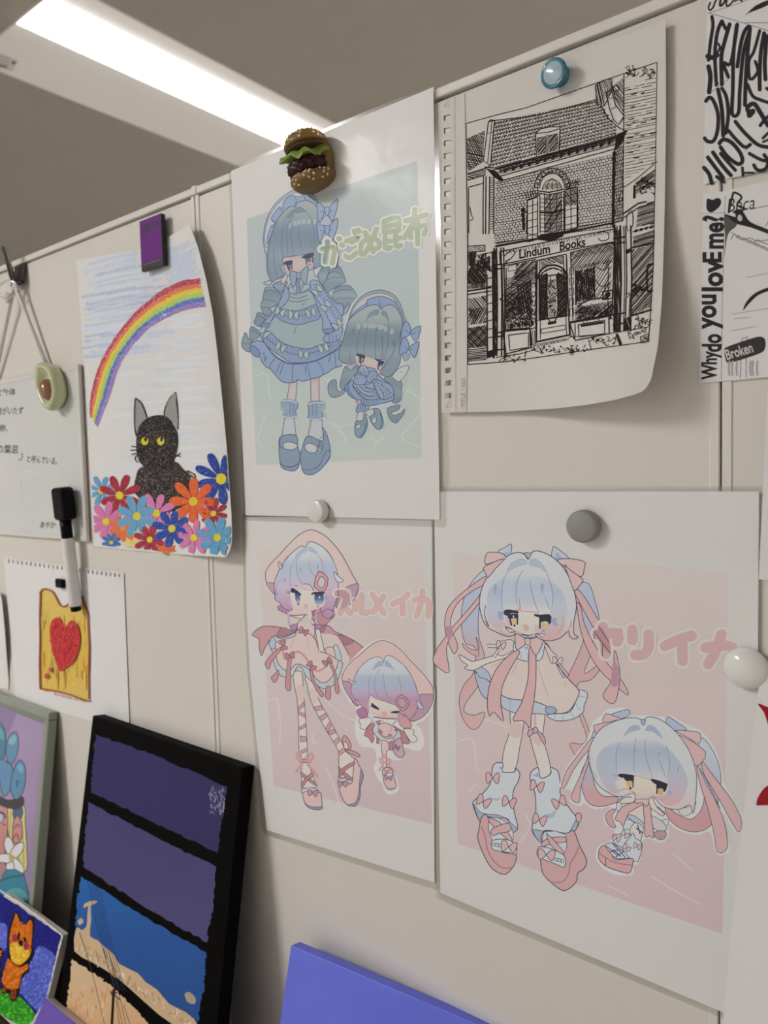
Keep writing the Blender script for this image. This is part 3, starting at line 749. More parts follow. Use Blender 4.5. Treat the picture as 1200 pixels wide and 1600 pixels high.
# avocado magnet
def avocado():
    p = at_y(90, 602, -0.0050)
    r = empty('avocado_magnet', tuple(p), 'glossy half avocado magnet with brown stone on the whiteboard corner', 'magnet')
    M_av = mat('avocado glaze', (0.56, 0.62, 0.34), 0.22, color2=(0.62, 0.66, 0.42), scale=30, coat=0.5, coat_rough=0.08)
    M_st = mat('avocado stone', (0.36, 0.165, 0.095), 0.25, noise=0.3, scale=80, coat=0.5, coat_rough=0.08)
    c = Matrix.Translation(Vector(p)) @ Matrix.Rotation(math.radians(-28), 4, 'Y')
    # local x along wall, z up, y out (negative); pear outline with a hollow
    def rad(th): return (0.0195+0.0035*math.cos(2*th+0.2)), 
    prof = [(0.0, -0.0062), (0.35, -0.0066), (0.56, -0.0098), (0.70, -0.0150), (0.80, -0.0168), (0.90, -0.0162), (0.98, -0.0125), (1.0, -0.0085), (0.97, -0.0035), (0.88, 0.0), (0.0, 0.0)]
    V, Fc = [], []; nu = 48; n = len(prof)
    for i in range(nu):
        th = 2*math.pi*i/nu
        rx = 0.0195*(1-0.20*math.sin(th)); rz = 0.0290
        wob = 1+0.035*math.sin(3*th+1)+0.03*math.sin(5*th)
        for k, y in prof: V.append(c @ Vector((rx*math.cos(th)*k*wob, y, rz*math.sin(th)*k*wob)))
    for i in range(nu):
        i2 = (i+1) % nu
        for j in range(n-1): Fc.append((i*n+j, i2*n+j, i2*n+j+1, i*n+j+1))
    bm = bmesh.new(); bv = [bm.verts.new(v) for v in V]
    for f in Fc: bm.faces.new([bv[i] for i in f])
    bmesh.ops.remove_doubles(bm, verts=bm.verts, dist=1e-6); bmesh.ops.recalc_face_normals(bm, faces=bm.faces)
    from_bm('flesh', bm, M_av, r, True)
    blob('stone', M_st, r, lambda th, t: (0.0105*math.sin(t*math.pi)*math.cos(th), 0.0095*math.sin(t*math.pi)*math.sin(th), 0.0125*math.cos(t*math.pi)), c @ Matrix.Translation((-0.0005, -0.0120, -0.0065)))
avocado()
# marker pen with eraser cap
def pen():
    a, b = Vector(at_y(102, 812, -0.0150)), Vector(at_y(119, 955, -0.0095))
    p = b
    r = empty('marker_pen', tuple(p), 'white marker pen with black eraser cap stuck on the whiteboard', 'pen')
    d = (b-a).normalized(); xx = Vector((0, -1, 0)); xx = (xx-d*xx.dot(d)).normalized(); yy = d.cross(xx)
    m = frame_mat(a, xx, yy, d)
    L = (b-a).length
    s1 = L*0.20
    box('eraser_cap', (-0.0085, -0.0125, -0.036), (0.0075, 0.0125, 0.0005), M_black, r, bevel=0.0045, mat=m, seg=4)
    lathe('cap_sleeve', [(0.0, -0.001), (0.0062, -0.001), (0.0062, s1), (0.0, s1)], M_black, r, m, 24)
    lathe('barrel', [(0.0, s1), (0.0066, s1), (0.0070, s1+0.002), (0.0070, L-0.008), (0.0066, L-0.006), (0.0, L-0.006)], M_whitep, r, m, 28)
    lathe('end_plug', [(0.0056, L-0.0075), (0.0056, L-0.001), (0.0045, L), (0.0, L)], M_black, r, m, 24)
pen()
# tiny black magnet on the toast page
m, p = wall_frame(98, 911, -0.0016)
box('square_magnet', (p[0]-0.0078, -0.0072, p[2]-0.0052), (p[0]+0.0078, -0.0016, p[2]+0.0052), M_black, None, bevel=0.0018, seg=3)
tag(bpy.data.objects['square_magnet'], 'tiny black square magnet on the toast drawing beside the pen', 'magnet')
# ================================================================== pictures leaning on the shelf
class Lean:
    """A panel standing on the shelf, leaning back: front face frame (o = front top left)."""
    def __init__(s, xl, xr, ytop, ztop, lean, thick, yaw=0.0, zbot=ZS):
        a = math.radians(lean); s.a = a
        ex = Vector((math.cos(yaw), math.sin(yaw), 0)); 
        dn = Vector((math.sin(a)*math.sin(yaw), -math.sin(a)*math.cos(yaw), -math.cos(a)))     # down along the face
        n = ex.cross(dn); n.normalize()
        if n.y > 0: n = -n
        s.ex, s.dn, s.n = ex, dn, n
        s.W = (xr-xl)/math.cos(yaw); s.o = Vector((xl, ytop, ztop)); s.t = thick
        # the lower back edge rests on the shelf
        s.H = (ztop-n.z*0-zbot)/math.cos(a)
        back = (s.o+dn*s.H-n*thick).z
        s.H -= max(0.0, (zbot-min(back, (s.o+dn*s.H).z)))/math.cos(a)
    def m(s):  # local x right, y down, z out of the face
        return frame_mat(s.o, s.ex, s.dn, s.n)
    def plane(s, lift=0.0):
        return (np.array(s.o+s.n*lift), np.array(s.n))
    def base(s): return tuple(s.o+s.ex*(s.W/2)+s.dn*s.H)
M_canvasblk = mat('black painted canvas', (0.0035, 0.003, 0.0029), 0.65, noise=0.2, scale=300, bump=0.2, spec=0.06)
P_paint = print_mat('acrylic paint', rough=0.6, grain=0.12, spec=0.12)
# tall black-edged canvas
cv = Lean(-0.7420, -0.4965, -0.0150, 1.1385, 10.2, 0.0145)
cvr = empty('painted_canvas', cv.base(), 'tall black-edged canvas painting of dusk sky bands and a utility pole', 'painting')
box('canvas_body', (0, 0, -cv.t), (cv.W, cv.H, 0), M_canvasblk, cvr, bevel=0.0012, mat=cv.m())
SH['dusk'] = Sheet(cvr, plane=cv.plane(), gain=1.35, ink=P_paint, base=6e-5, step=7e-7)
# sage-green frame
fr_ = Lean(-1.10, -0.843, -0.0125, 1.1215, 8.0, 0.012)
frr = empty('framed_picture', fr_.base(), 'sage green framed picture of a girl with blue hair and a white flower', 'picture')
M_sage = mat('sage green lacquer', (0.30, 0.335, 0.285), 0.35, noise=0.08, scale=40, coat=0.2)
M_sage2 = mat('sage green bevel', (0.22, 0.25, 0.225), 0.3, noise=0.08, scale=40, coat=0.3)
fm = fr_.m(); W, H = fr_.W, fr_.H; f1, f2 = 0.010, 0.017
for nm, lo, hi in (('frame_top', (0, 0, -.012), (W, f1, 0)), ('frame_bottom', (0, H-f1, -.012), (W, H, 0)), ('frame_left', (0, f1, -.012), (f1, H-f1, 0)), ('frame_right', (W-f1, f1, -.012), (W, H-f1, 0))):
    box(nm, lo, hi, M_sage, frr, bevel=0.0018, mat=fm)
for nm, lo, hi in (('inner_lip', (f1, f1, -.012), (W-f1, f2, -0.004)), ('inner_lip', (f1, H-f2, -.012), (W-f1, H-f1, -0.004)), ('inner_lip', (f1, f2, -.012), (f2, H-f2, -0.004)), ('inner_lip', (W-f2, f2, -.012), (W-f1, H-f2, -0.004))):
    box(nm, lo, hi, M_sage2, frr, bevel=0.0012, mat=fm)
P_gloss = print_mat('glazed print', rough=0.3, coat=0.5, coat_rough=0.04, grain=0.03)
box('picture_board', (f1, f1, -.011), (W-f1, H-f1, -.0085), mat('lilac print ground', rgb('8d7a9c', 1.5), 0.3, noise=0.03, coat=0.4, coat_rough=0.05), frr, mat=fm)
SH['girl'] = Sheet(frr, plane=fr_.plane(-0.0085), gain=1.5, ink=P_gloss, base=6e-5, step=1e-6)
# orange fox panel
fx = Lean(-0.888, -0.7535, -0.0546, 0.9062, 19.0, 0.008)
fxr = empty('textured_panel', fx.base(), 'small textured panel of an orange fox on a blue night ground', 'picture')
M_pwhite = mat('panel edge white', (0.62, 0.60, 0.57), 0.6, noise=0.05)
box('panel_body', (0, 0, -fx.t), (fx.W, fx.H, 0), M_pwhite, fxr, bevel=0.0006, mat=fx.m())
SH['fox'] = Sheet(fxr, plane=fx.plane(), gain=1.35, ink=P_paint, base=6e-5, step=1e-6)
# small violet canvas in front
vc = Lean(-0.7500, -0.640, -0.0790, 0.8525, 33.0, 0.012)
vcr = empty('small_canvas', vc.base(), 'small violet canvas lying low beside the fox panel', 'painting')
M_vio = mat('violet paint', rgb('56419b', 1.5), 0.5, noise=0.12, scale=120, bump=0.2)
M_cside = mat('raw canvas side', rgb('a8a3a6', 1.5), 0.7, noise=0.05, scale=300)
box('canvas_sides', (0, 0, -vc.t), (vc.W, vc.H, -0.0008), M_cside, vcr, bevel=0.0008, mat=vc.m())
box('painted_face', (0.0002, 0.0002, -0.0009), (vc.W-.0002, vc.H-.0002, 0.0), M_vio, vcr, bevel=0.0005, mat=vc.m(), seg=1)
# lilac-blue board
lb2 = Lean(-0.4320, -0.205, -0.0250, 1.0065, 17.0, 0.0125, yaw=math.radians(5.6))
lbr = empty('painted_board', lb2.base(), 'plain periwinkle blue painted canvas leaning below the pink posters', 'painting')
M_peri = mat('periwinkle paint', rgb('555fc0', 1.75), 0.5, color2=rgb('4a53ae', 1.75), scale=25, bump=0.3, stretch=(1, 3, 1))
box('canvas_board', (0, 0, -lb2.t), (lb2.W, lb2.H, 0), M_peri, lbr, bevel=0.0008, mat=lb2.m())
# ================================================================== print on the blue poster
s = SH['kelp']; f, l = s.fill, s.line
def bow(s, cx, cy, w_, h, c, lc, ang=0.0, lw=0.9, knot=True, c2=None):
    ca, sa = math.cos(ang), math.sin(ang)
    def T(p): return (cx+p[0]*w_*ca-p[1]*h*sa, cy+p[0]*w_*sa+p[1]*h*ca)
    for sg in (-1, 1):
        s.fill([T((sg*x, y)) for x, y in ((0.05, -.1), (.28, -.48), (.5, -.42), (.47, .25), (.33, .5), (.05, .1))], c, lw, lc, sm=3)
    if knot: s.fill([T(q) for q in ((-.1, -.2), (.1, -.2), (.1, .2), (-.1, .2))], c2 or c, lw, lc, sm=2)
LB = '40507a'
s.part('printed_background', label='pale teal printed panel')
s.view(0, 0, 1)
f('385.5 342 651.8 251.3 655 480 659 715.3 400.5 726.7 392 530', 'a9b7b7', sm=0, grad=[(250, 'a8b2b0'), (400, 'a3b2b5'), (560, 'a9b8b5'), (727, 'b2beb8')])
s.view(520, 560, 8)
for p in ('880 380 1000 440 1090 520 1085 680 1040 760 900 920 860 980 900 1030', '640 960 540 1060 530 1130', '0 790 90 850 200 820 270 830', '90 850 70 920 150 990 160 1040', '480 960 500 1020 560 1040 640 990', '900 1030 1000 1070 1110 1130'):
    l(p, 1.6, 'bcc6c0')
s.view(360, 500, 3.5294)
for p in ('130 310 200 300 215 420 240 440', '200 520 160 620 150 660 180 700', '520 320 560 380 545 420', '540 560 600 600 640 660 620 700', '430 880 500 830'): l(p, 1.4, 'bcc6c0')
s.gain = 1.22; s.tint = (0.93, 1.0, 1.07)
s.part('printed_figure', label='printed girl in a blue bonnet and frilled dress')
# --- legs and shoes
s.view(360, 500, 3.5294)
f('330 320 370 320 360 440 312 440', 'cbbcb6', 1.0, LB, sm=0, grad=[(330, 'd0a9ac'), (370, 'cfc0ba'), (440, 'cbbfba')])
f('442 318 488 316 490 455 445 455', 'cbbcb6', 1.0, LB, sm=0, grad=[(330, 'd0a9ac'), (370, 'cfc0ba'), (440, 'cbbfba')])
f('300 535 350 535 370 700 275 700', 'c3c4c6', 1.0, LB, sm=0)
f('445 545 505 550 512 640 440 700 425 660', 'c3c4c6', 1.0, LB, sm=0)
f('285 445 310 438 345 445 368 452 372 480 360 500 362 535 325 542 290 530 296 490 280 470', '859cba', 1.0, LB)
f('428 462 460 448 512 452 520 470 500 495 512 540 470 552 430 545 432 500', '859cba', 1.0, LB)
l('285 448 310 442 345 448 366 456', 1.6, 'c9cdd2'); l('430 464 470 455 515 456', 1.6, 'c9cdd2'); l('290 530 325 540 360 534', 1.6, 'c9cdd2'); l('430 544 470 550 512 540', 1.6, 'c9cdd2')
for x in (312, 330, 348, 455, 475): l(f'{x} 460 {x-2} 525', .7, '5d719c')
for cx, cy in ((302, 490), (505, 492)):
    l(f'{cx} {cy} {cx-18} {cy-28} {cx-20} {cy+4} {cx} {cy} {cx+14} {cy-26} {cx+18} {cy} {cx} {cy}', 2.2, '8fb0b0'); l(f'{cx} {cy} {cx-14} {cy+34}', 2, '8fb0b0'); l(f'{cx} {cy} {cx+24} {cy+46}', 2, '8fb0b0')
f('272 650 300 635 345 632 368 645 372 700 385 740 378 800 360 828 330 832 285 815 272 770 268 700', '7f98ac', 1.1, LB)
f('292 680 330 672 370 690 355 712 320 716 295 705', 'c5c6c6', 1.0, LB)
l('275 790 300 806 340 810 376 790', 1.0, LB); f('277 795 300 808 340 812 376 795 360 828 330 832 285 815', '7f95b6', .9, LB)
l('275 648 272 690 288 712', 1.0, LB)
f('415 650 445 642 500 668 515 640 505 590 535 640 552 740 520 800 470 845 430 853 400 835 385 760 395 710', '7f98ac', 1.1, LB)
f('412 690 440 680 478 700 470 728 440 732 415 715', 'c5c6c6', 1.0, LB)
f('398 822 440 828 490 800 530 720 552 740 520 800 470 845 430 853 404 840', '7f95b6', .9, LB)
f('494 668 512 690 498 735 480 712', '9fb0b8', 1.2, LB, sm=0); f('495 684 504 694 497 715 489 704', '7f98ac', .8, LB, sm=0)
# --- back curls
s.view(375, 440, 7.0588)
HC = [(0, '74899a'), (60, '8ea3ac'), (110, '74899a'), (250, '8599a4'), (420, '72879a'), (640, '8497a2')]
for p in ('360 40 420 0 520 0 500 60 440 140 380 60', '270 90 300 58 380 70 440 130 450 200 400 260 330 290 230 280 250 200', '240 285 330 300 350 370 270 380 250 330', '200 340 290 380 260 450 220 500 155 455 175 400', '120 500 200 540 215 600 150 640 105 620', '60 560 25 650 20 710 60 760 115 775 130 700 150 660 100 640'):
    f(p, '7d92a0', 1.0, LB, grad=HC)
for p in ('270 110 330 95 420 120', '245 210 300 200 400 230', '190 370 240 390 280 420', '120 540 160 550 200 580', '40 680 90 690 120 670'): l(p, .8, LB)
s.view(375, 290, 7.0588)
for p in ('900 900 990 900 960 1010 910 1110 860 1000', '1010 930 1090 890 1130 950 1165 1060 1110 1090 1010 1150 940 1190 900 1130 950 1040', '1060 1130 1190 1100 1260 1160 1300 1250 1290 1320 1200 1350 1100 1400 1060 1330 1020 1230'):
    f(p, '7d92a0', 1.0, LB, grad=[(880, '6c8294'), (1010, '8fa4ad'), (1110, '7489a0'), (1200, '93a7b0'), (1330, '75899c')])
for p in ('1000 960 1060 950 1140 1000', '960 1040 1040 1010 1150 1020', '1040 1180 1120 1150 1230 1150', '1040 1260 1130 1240 1290 1250'): l(p, .8, LB)
s.view(375, 440, 7.0588)
f('1130 330 1200 240 1190 330 1140 360', '8ea3ac', .9, LB)
# --- bonnet
s.view(375, 290, 7.0588)
f('285 1060 300 1095 350 1080 330 1000 300 950 295 800 270 700 258 600 268 480 300 360 360 240 450 140 550 70 640 40 720 45 780 80 860 180 900 300 1000 560 1070 640 1085 740 1075 840 1050 910 960 890 880 900 700 950', 'b3bcc8', 1.1, LB)
f('290 690 272 590 282 480 312 370 375 255 460 160 560 95 640 68 715 70 770 110 840 200 700 300 500 400 350 600', 'c3c5c8', .8, LB)
f('300 650 305 560 330 480 350 440 385 420 345 375 360 330 430 240 470 250 480 180 560 110 660 125 700 85 750 110 790 130 850 200 830 260 700 220 560 260 420 400 340 560', '8aa3c5', 1.0, LB)
for p in ('430 240 470 290 460 320', '610 130 620 170 600 230', '700 90 720 150 760 170', '350 440 370 470 360 520', '345 375 390 400 385 430'): l(p, .9, LB)
# --- hair
HG = [(170, 'a3adad'), (330, '93a5ac'), (420, '8096a6'), (520, '7089a0'), (640, '748c9f'), (760, '8a9dab'), (860, '7f95a6'), (1050, '788fa2')]
f('390 1040 440 1020 490 970 480 870 470 800 560 780 660 770 740 755 800 740 810 850 790 900 880 900 930 870 900 700 880 560 870 400 850 250 820 200 740 165 680 170 630 190 605 240 570 225 500 270 430 350 380 450 330 600 300 760 295 900 320 1010 360 1060', '7d92a2', 1.1, LB, grad=HG)
f('510 360 540 300 590 260 600 310 570 350', '6f8796', .6, '6b8292'); f('620 245 680 240 740 300 700 290 615 300', '6f8796', .6, '6b8292')
for x, y, w_ in ((545, 440, 24), (605, 420, 34), (650, 400, 26), (700, 395, 40), (760, 395, 26), (820, 400, 24)):
    f([(x-w_/2, y-20), (x+w_/2, y-24), (x+w_/2, y+22), (x-w_/2, y+28)], 'a9b5ba', sm=2)
for p in ('500 360 470 480 460 620 470 760 490 820', '560 350 520 500 520 620 530 780', '610 420 560 520 570 640 590 780', '645 440 650 560 670 650 690 730', '740 300 790 380 815 500 820 640 810 740', '590 350 520 430 500 480', '760 560 780 650 800 690', '380 640 370 800 400 960 420 1020', '330 700 310 850 340 1000', '870 560 880 720 870 880', '605 250 612 300'):
    l(p, .9, '566d88', taper=.5)
f('440 900 480 870 520 930 490 975', '8ca0ae', .8, LB)
# --- face
f('480 810 560 785 680 775 790 745 812 800 800 890 740 920 640 945 560 950 520 960 500 900', 'c9b9b2', grad=[(760, 'bfb0b4'), (860, 'cdbcb4'), (960, 'd0aeb0')])
f('520 930 570 900 590 950 540 975', 'd2a9ae'); f('740 870 800 850 800 900 750 905', 'cfa8b0')
l('560 790 680 770', 1.0, 'c79aa0', sm=0)
N1 = '23284c'
f('480 850 520 830 580 825 575 860 540 885 515 880 495 870', N1, sm=2); f('515 880 545 875 560 900 550 930 535 925', '5b6486', sm=2)
l('520 880 540 935', 1.6, N1); l('570 850 572 920', 1.5, N1); s.dot(552, 935, 7, 7, N1)
f('670 795 740 755 810 745 812 775 770 800 740 815 700 800', N1, sm=2); f('735 810 780 795 785 830 760 850 745 840', '5b6486', sm=2)
l('730 810 735 868', 1.6, N1); l('790 785 805 800 800 850', 1.5, N1); s.dot(768, 872, 8, 8, N1)
# bows on the bonnet
for cy, k in ((290, 1), (500, .92)):
    f(f'850 {cy-90} 890 {cy-90} 930 {cy-40} 925 {cy+20} 880 {cy+125} 858 {cy+60}', '8ca5c8', 1.1, LB) ; f(f'985 {cy-50} 1070 {cy-140} 1075 {cy-60} 1040 {cy+60} 1015 {cy+105} 975 {cy+30}', '8ca5c8', 1.1, LB)
    f(f'935 {cy-45} 985 {cy-55} 980 {cy+20} 945 {cy+40}', '8ca5c8', 1.0, LB); l(f'880 {cy} 910 {cy-10} 935 {cy+10}', .8, LB); l(f'985 {cy} 1020 {cy-18}', .8, LB)
f('880 420 950 330 1010 400 985 440 930 440', 'a9b6bd', .8, LB)
# --- dress
s.view(375, 440, 7.0588)
DB = '86a0c2'
f('540 100 760 90 850 230 1000 430 1100 620 1085 740 700 900 430 800 220 590 300 500 480 240', '99aeb4', 1.0, LB, sm=2)
f('120 700 160 660 210 650 290 690 350 790 450 870 570 910 750 895 900 850 1090 745 1130 910 1050 950 1010 970 960 1010 910 1030 870 1055 780 1075 690 1100 640 1080 600 1110 500 1115 440 1085 400 1040 330 960 290 945 240 880 220 830', DB, 1.2, LB)
f('110 720 150 710 200 750 220 800 200 835 150 815 115 770', '6f8ab4', 1.0, LB)
for p in ('390 840 330 920 335 960', '480 895 440 1030', '580 915 575 1100', '740 900 775 1070', '850 875 910 960 915 1020', '260 780 280 880', '1000 800 980 890', '1040 780 1060 940', '300 820 270 880', '720 930 725 1010', '450 890 400 1000'): l(p, .9, LB)
# lower frill band
f('220 560 290 540 350 570 420 640 520 700 640 730 760 740 880 700 1000 670 1085 650 1085 740 900 845 740 890 560 890 440 820 330 740 250 650', '8199bd', 1.1, LB)
l('235 620 340 770 450 860 570 905 750 890 900 842 1088 735', 1.3, LB)
for k in range(26):
    t = k/25; x = 270+t*800; y0 = 580+165*math.sin(min(1, t*1.35)*math.pi/2)-(max(0, t-.6)*180); l(f'{x:.0f} {y0:.0f} {x-4:.0f} {y0+60:.0f} {x+3:.0f} {y0+105:.0f}', .7, '6175a5')
l('290 620 420 720 560 795 700 800 850 770 1010 700', 1.2, '51659a')
# upper frill band
f('390 330 420 300 500 310 620 325 740 290 850 260 880 400 760 445 650 475 540 460 440 420 380 360', '8199bd', 1.1, LB)
for k in range(14):
    x = 420+k*33; y0 = 318-abs(k-5)*3; l(f'{x} {y0} {x+3} {y0+110}', .7, '6175a5')
l('400 350 540 385 660 380 850 330', 1.0, '51659a')
l('540 210 640 222 760 190', .9, LB); l('545 165 640 185 740 150', 1.0, LB); l('720 200 690 270', 2.0, '7f959f'); l('625 480 595 575', 2.2, '7f959f')
# pinafore straps
f('500 40 545 130 520 220 440 300 390 350 300 510 235 500 230 470 330 380 430 230 480 110', DB, 1.1, LB); f('235 500 250 455 330 470 300 515', '6f8ab4', .9, LB)
f('760 100 800 130 870 320 910 430 920 560 1000 570 1040 540 1000 450 1130 380 1130 250 1050 230 900 30 860 0 780 0', DB, 1.1, LB); f('920 560 930 525 1010 520 1030 545 1000 570', '6f8ab4', .9, LB)
f('770 0 870 0 960 150 1060 300 1130 420 1060 470 990 440 940 330 880 240 820 150', '90a8ca', 1.0, LB)
for k in range(14): 
    x, y = 800+k*20, 20+k*30; l(f'{x-10} {y+18} {x+25} {y+8} {x+55} {y-12}', .8, '5a6ea2'); l(f'{x} {y+20} {x+30} {y+30} {x+40} {y+5}', .7, '5a6ea2')
f('930 600 1020 560 1130 500 1110 620 1020 670 930 660', DB, 1.0, LB)
for x in (980, 1020, 1060): l(f'{x} 580 {x+5} 660', .8, LB)
# collar bow
f('530 90 560 20 640 60 620 150', 'a1b3bc', 1.0, LB, sm=2); f('660 130 690 20 760 60 760 90', 'a1b3bc', 1.0, LB, sm=2)
s.view(375, 290, 7.0588)
f('550 960 590 945 630 965 625 1010 610 1090 580 1118 560 1060', '8ba3b0', 1.1, LB); f('665 965 740 885 750 930 742 1010 735 1060 710 1092 665 1010', '8ba3b0', 1.1, LB)
f('625 965 665 960 665 1020 630 1025', '8ba3b0', 1.0, LB); f('630 1025 655 1025 660 1190 620 1190', '748bb8', .9, LB, sm=0)
f('540 1130 575 1120 620 1200 540 1175', 'a6b6bd', .9, LB, sm=0); f('670 1190 700 1100 740 1080 780 1120', 'a6b6bd', .9, LB, sm=0)
f('450 1040 510 980 520 1020 480 1085', 'c8b9b6', .9, LB); f('810 930 900 890 870 960 840 1010', 'c4c4c6', .9, LB)
s.view(375, 440, 7.0588)
for cx, cy, a in ((440, 335, .35), (590, 370, .1), (782, 345, -.25), (855, 100, -.8), (948, 270, -.8), (1075, 475, -.75), (270, 560, .8), (447, 725, .45), (700, 805, .05), (922, 735, -.3)):
    bow(s, cx, cy, 108, 98, 'a8bdb2', LB, a, .9, False)
# --- small figure
s.part('printed_small_figure', label='printed cut-out of the same girl, drawn small')
s.view(520, 440, 8)
WH = 'c6c9c6'
f('70 1000 90 860 130 640 160 480 210 330 280 220 380 140 490 92 600 85 720 105 800 170 870 290 920 470 975 585 1000 590 1100 540 1110 600 1075 700 1075 780 1045 860 980 960 880 1030 960 1050 960 1110 900 1230 885 1400 860 1500 840 1560 830 1590 920 1570 910 1640 860 1720 790 1780 700 1740 670 1650 680 1580 640 1550 620 1560 660 1680 660 1780 600 1850 560 1850 460 1750 440 1760 430 1840 380 1950 330 1970 280 1930 265 1860 290 1700 280 1600 300 1500 180 1400 150 1390 90 1450 -20 1470 -60 1380 -70 1270 -30 1220 40 1220 60 1290 80 1330 90 1240 130 1120 160 1060', WH, sm=2)
f('190 500 240 340 320 220 430 140 560 105 660 115 760 160 840 270 890 420 910 500 860 560 870 640 800 900 500 600 180 640 150 630', '8fa4a8', 1.0, LB)
f('190 520 250 360 330 250 430 180 560 145 680 160 790 245 700 330 450 320 250 480', 'c6bdbd', .7, LB)
f('200 500 270 380 420 270 430 230 520 195 620 185 720 220 780 260 840 360 880 470 870 540 800 430 600 350 400 330 240 480', '7f99c0', 1.0, LB)
l('580 230 590 300 605 350', .9, LB); l('430 260 440 310 540 290', .9, LB)
# tail curls
for p in ('-60 1300 -20 1240 40 1230 50 1330 90 1380 130 1340 150 1380 90 1430 0 1450 -50 1400', '690 1580 830 1540 820 1600 730 1640 770 1670 850 1640 895 1590 890 1650 840 1720 790 1770 720 1730 690 1660', '160 1060 240 1090 300 1030 310 1110 230 1220 190 1270 130 1350 90 1300 120 1150', '640 1220 740 1160 860 1260 860 1340 850 1480 760 1520 690 1380'):
    f(p, '7f95a0', .9, LB, grad=[(1040, '6f8696'), (1150, '8ba0a6'), (1260, '748b9b'), (1400, '8a9ea6'), (1480, '6d8496'), (1620, '8196a2'), (1720, '75899a')])
f('740 1180 830 1080 940 1050 945 1090 900 1180 830 1250 770 1220', WH, .9, LB); s.dot(855, 1128, 12, 12, 'a3a6a8')
f('175 1050 260 1060 240 1100 200 1090', 'c2b8b6', .8, LB, sm=2)
# hair
HG2 = [(300, 'a6b0b0'), (480, '9fabae'), (560, '7e929e'), (660, '6d8494'), (800, '748a98'), (880, '8fa0a8'), (1000, '7d929e')]
f('90 1000 80 900 110 760 150 640 180 520 240 440 330 370 430 310 530 290 580 310 605 350 640 310 710 290 780 320 850 430 870 560 840 680 850 880 840 1010 780 1120 700 1190 620 1170 580 1130 640 1050 650 980 530 970 400 930 320 900 280 1020 200 1030', '788e9c', 1.0, LB, grad=HG2)
f('420 470 450 400 520 350 575 350 570 410 500 430', '76899a'); f('600 400 640 360 690 410 700 490 650 440', '76899a')
for x, y, w_ in ((320, 560, 40), (405, 548, 34), (490, 550, 90), (590, 565, 90), (660, 590, 30), (740, 625, 40)): f([(x-w_/2, y-28), (x+w_/2, y-24), (x+w_/2, y+28), (x-w_/2, y+30)], 'a1aeb3', sm=2)
for p in ('350 560 320 680 300 820 310 900', '430 560 410 680 390 860 400 920', '540 570 535 700 530 860 540 960', '690 480 700 650 680 820 630 950', '620 700 620 900 600 960', '210 860 220 1020', '800 700 750 900 620 1100', '400 500 430 470'): l(p, .9, '566b80', taper=.5)
for x, y in ((258, 620), (548, 600), (615, 712), (760, 770)): f([(x-12, y-28), (x+12, y-24), (x+4, y+36), (x-8, y+20)], '5f7586')
f('290 920 400 930 530 970 620 990 600 1090 570 1140 440 1090 360 1050 300 1030', 'cdbdb0', grad=[(920, 'cdb4b2'), (1000, 'd0c0b4'), (1110, 'd2b2b0')])
f('290 940 340 940 340 1030 300 1020', 'd2a9ae'); f('540 1010 580 1000 570 1120 530 1100', 'd4b2ae')
f('295 900 400 925 395 965 350 945 300 925', N1, sm=2); l('345 945 345 1010', 3.2, N1); l('385 960 375 1010', 1.6, N1); f('350 975 380 975 372 1000 355 1000', '8a90a8', sm=2); s.dot(355, 1030, 8, 8, N1)
f('525 965 640 995 635 1020 590 1010 540 985', N1, sm=2); f('570 1005 640 1010 610 1060 570 1050', N1, sm=2); l('570 1040 565 1100', 1.6, N1); f('590 1040 625 1045 610 1075', '8a90a8', sm=2); s.dot(588, 1110, 8, 8, N1)
for cx, cy in ((0, 0), (-20, 200)):
    f([(850+cx, 700+cy), (880+cx, 540+cy), (920+cx, 495+cy), (965+cx, 560+cy), (970+cx, 650+cy), (900+cx, 700+cy)], '829cc2', 1.0, LB); f([(975+cx, 640+cy), (1010+cx, 590+cy), (1090+cx, 555+cy), (1090+cx, 620+cy), (1040+cx, 750+cy), (990+cx, 690+cy)], '829cc2', 1.0, LB)
    l([(920+cx, 610+cy), (965+cx, 655+cy)], .8, LB, sm=0); l([(985+cx, 655+cy), (1030+cx, 640+cy)], .8, LB, sm=0)
f('870 900 950 900 960 950 900 990', '8ea2bd', .9, LB)
s.view(520, 560, 8)
# little dress, shoes
f('160 330 200 310 300 170 340 90 420 110 520 130 560 190 640 270 720 330 760 420 760 510 690 545 600 565 480 590 400 580 320 530 250 490 160 400', '829cc2', 1.1, LB)
f('150 340 190 320 200 400 270 500 210 470 165 400', '6f8ab4', .9, LB)
f('250 320 420 330 500 310 560 440 590 490 480 520 380 500 300 420', '93a7bd', .9, LB)
for p in ('250 330 330 440 420 510 520 515 600 490', '290 350 370 440 450 480 560 470', '330 340 410 410 520 420', '390 340 450 380 520 380'):
    l(p, 1.1, LB)
for k in range(9): s.dot(395+k*16, 348+k*5+(k % 2)*14, 7, 7, 'a9b9c0', .6, LB); s.dot(340+k*26, 430+k*8-(k > 5)*(k-5)*20, 8, 7, 'a9b9c0', .6, LB)
f('500 290 540 270 720 330 760 450 690 500 600 510 540 420', '86a0c4', 1.0, LB); f('520 330 560 310 640 480 600 500', '90a8ca', .9, LB)
f('260 290 300 200 420 240 400 320 290 325', '86a0c4', 1.0, LB); f('320 170 350 95 420 105 460 240 400 200', '90a8ca', .9, LB); f('420 250 480 160 560 200 460 300', '86a0c4', .9, LB)
for cx, cy, a in ((375, 175, 1), (265, 260, .6), (510, 240, -.5), (590, 350, .9), (675, 435, -.6)): bow(s, cx, cy, 60, 70, 'a9bcb4', LB, a, .7, False)
for k in range(10):
    x = 290+k*32; l(f'{x} {500+k*6-(k > 6)*(k-6)*20} {x+4} {560+k*3-(k > 6)*(k-6)*16}', .7, LB)
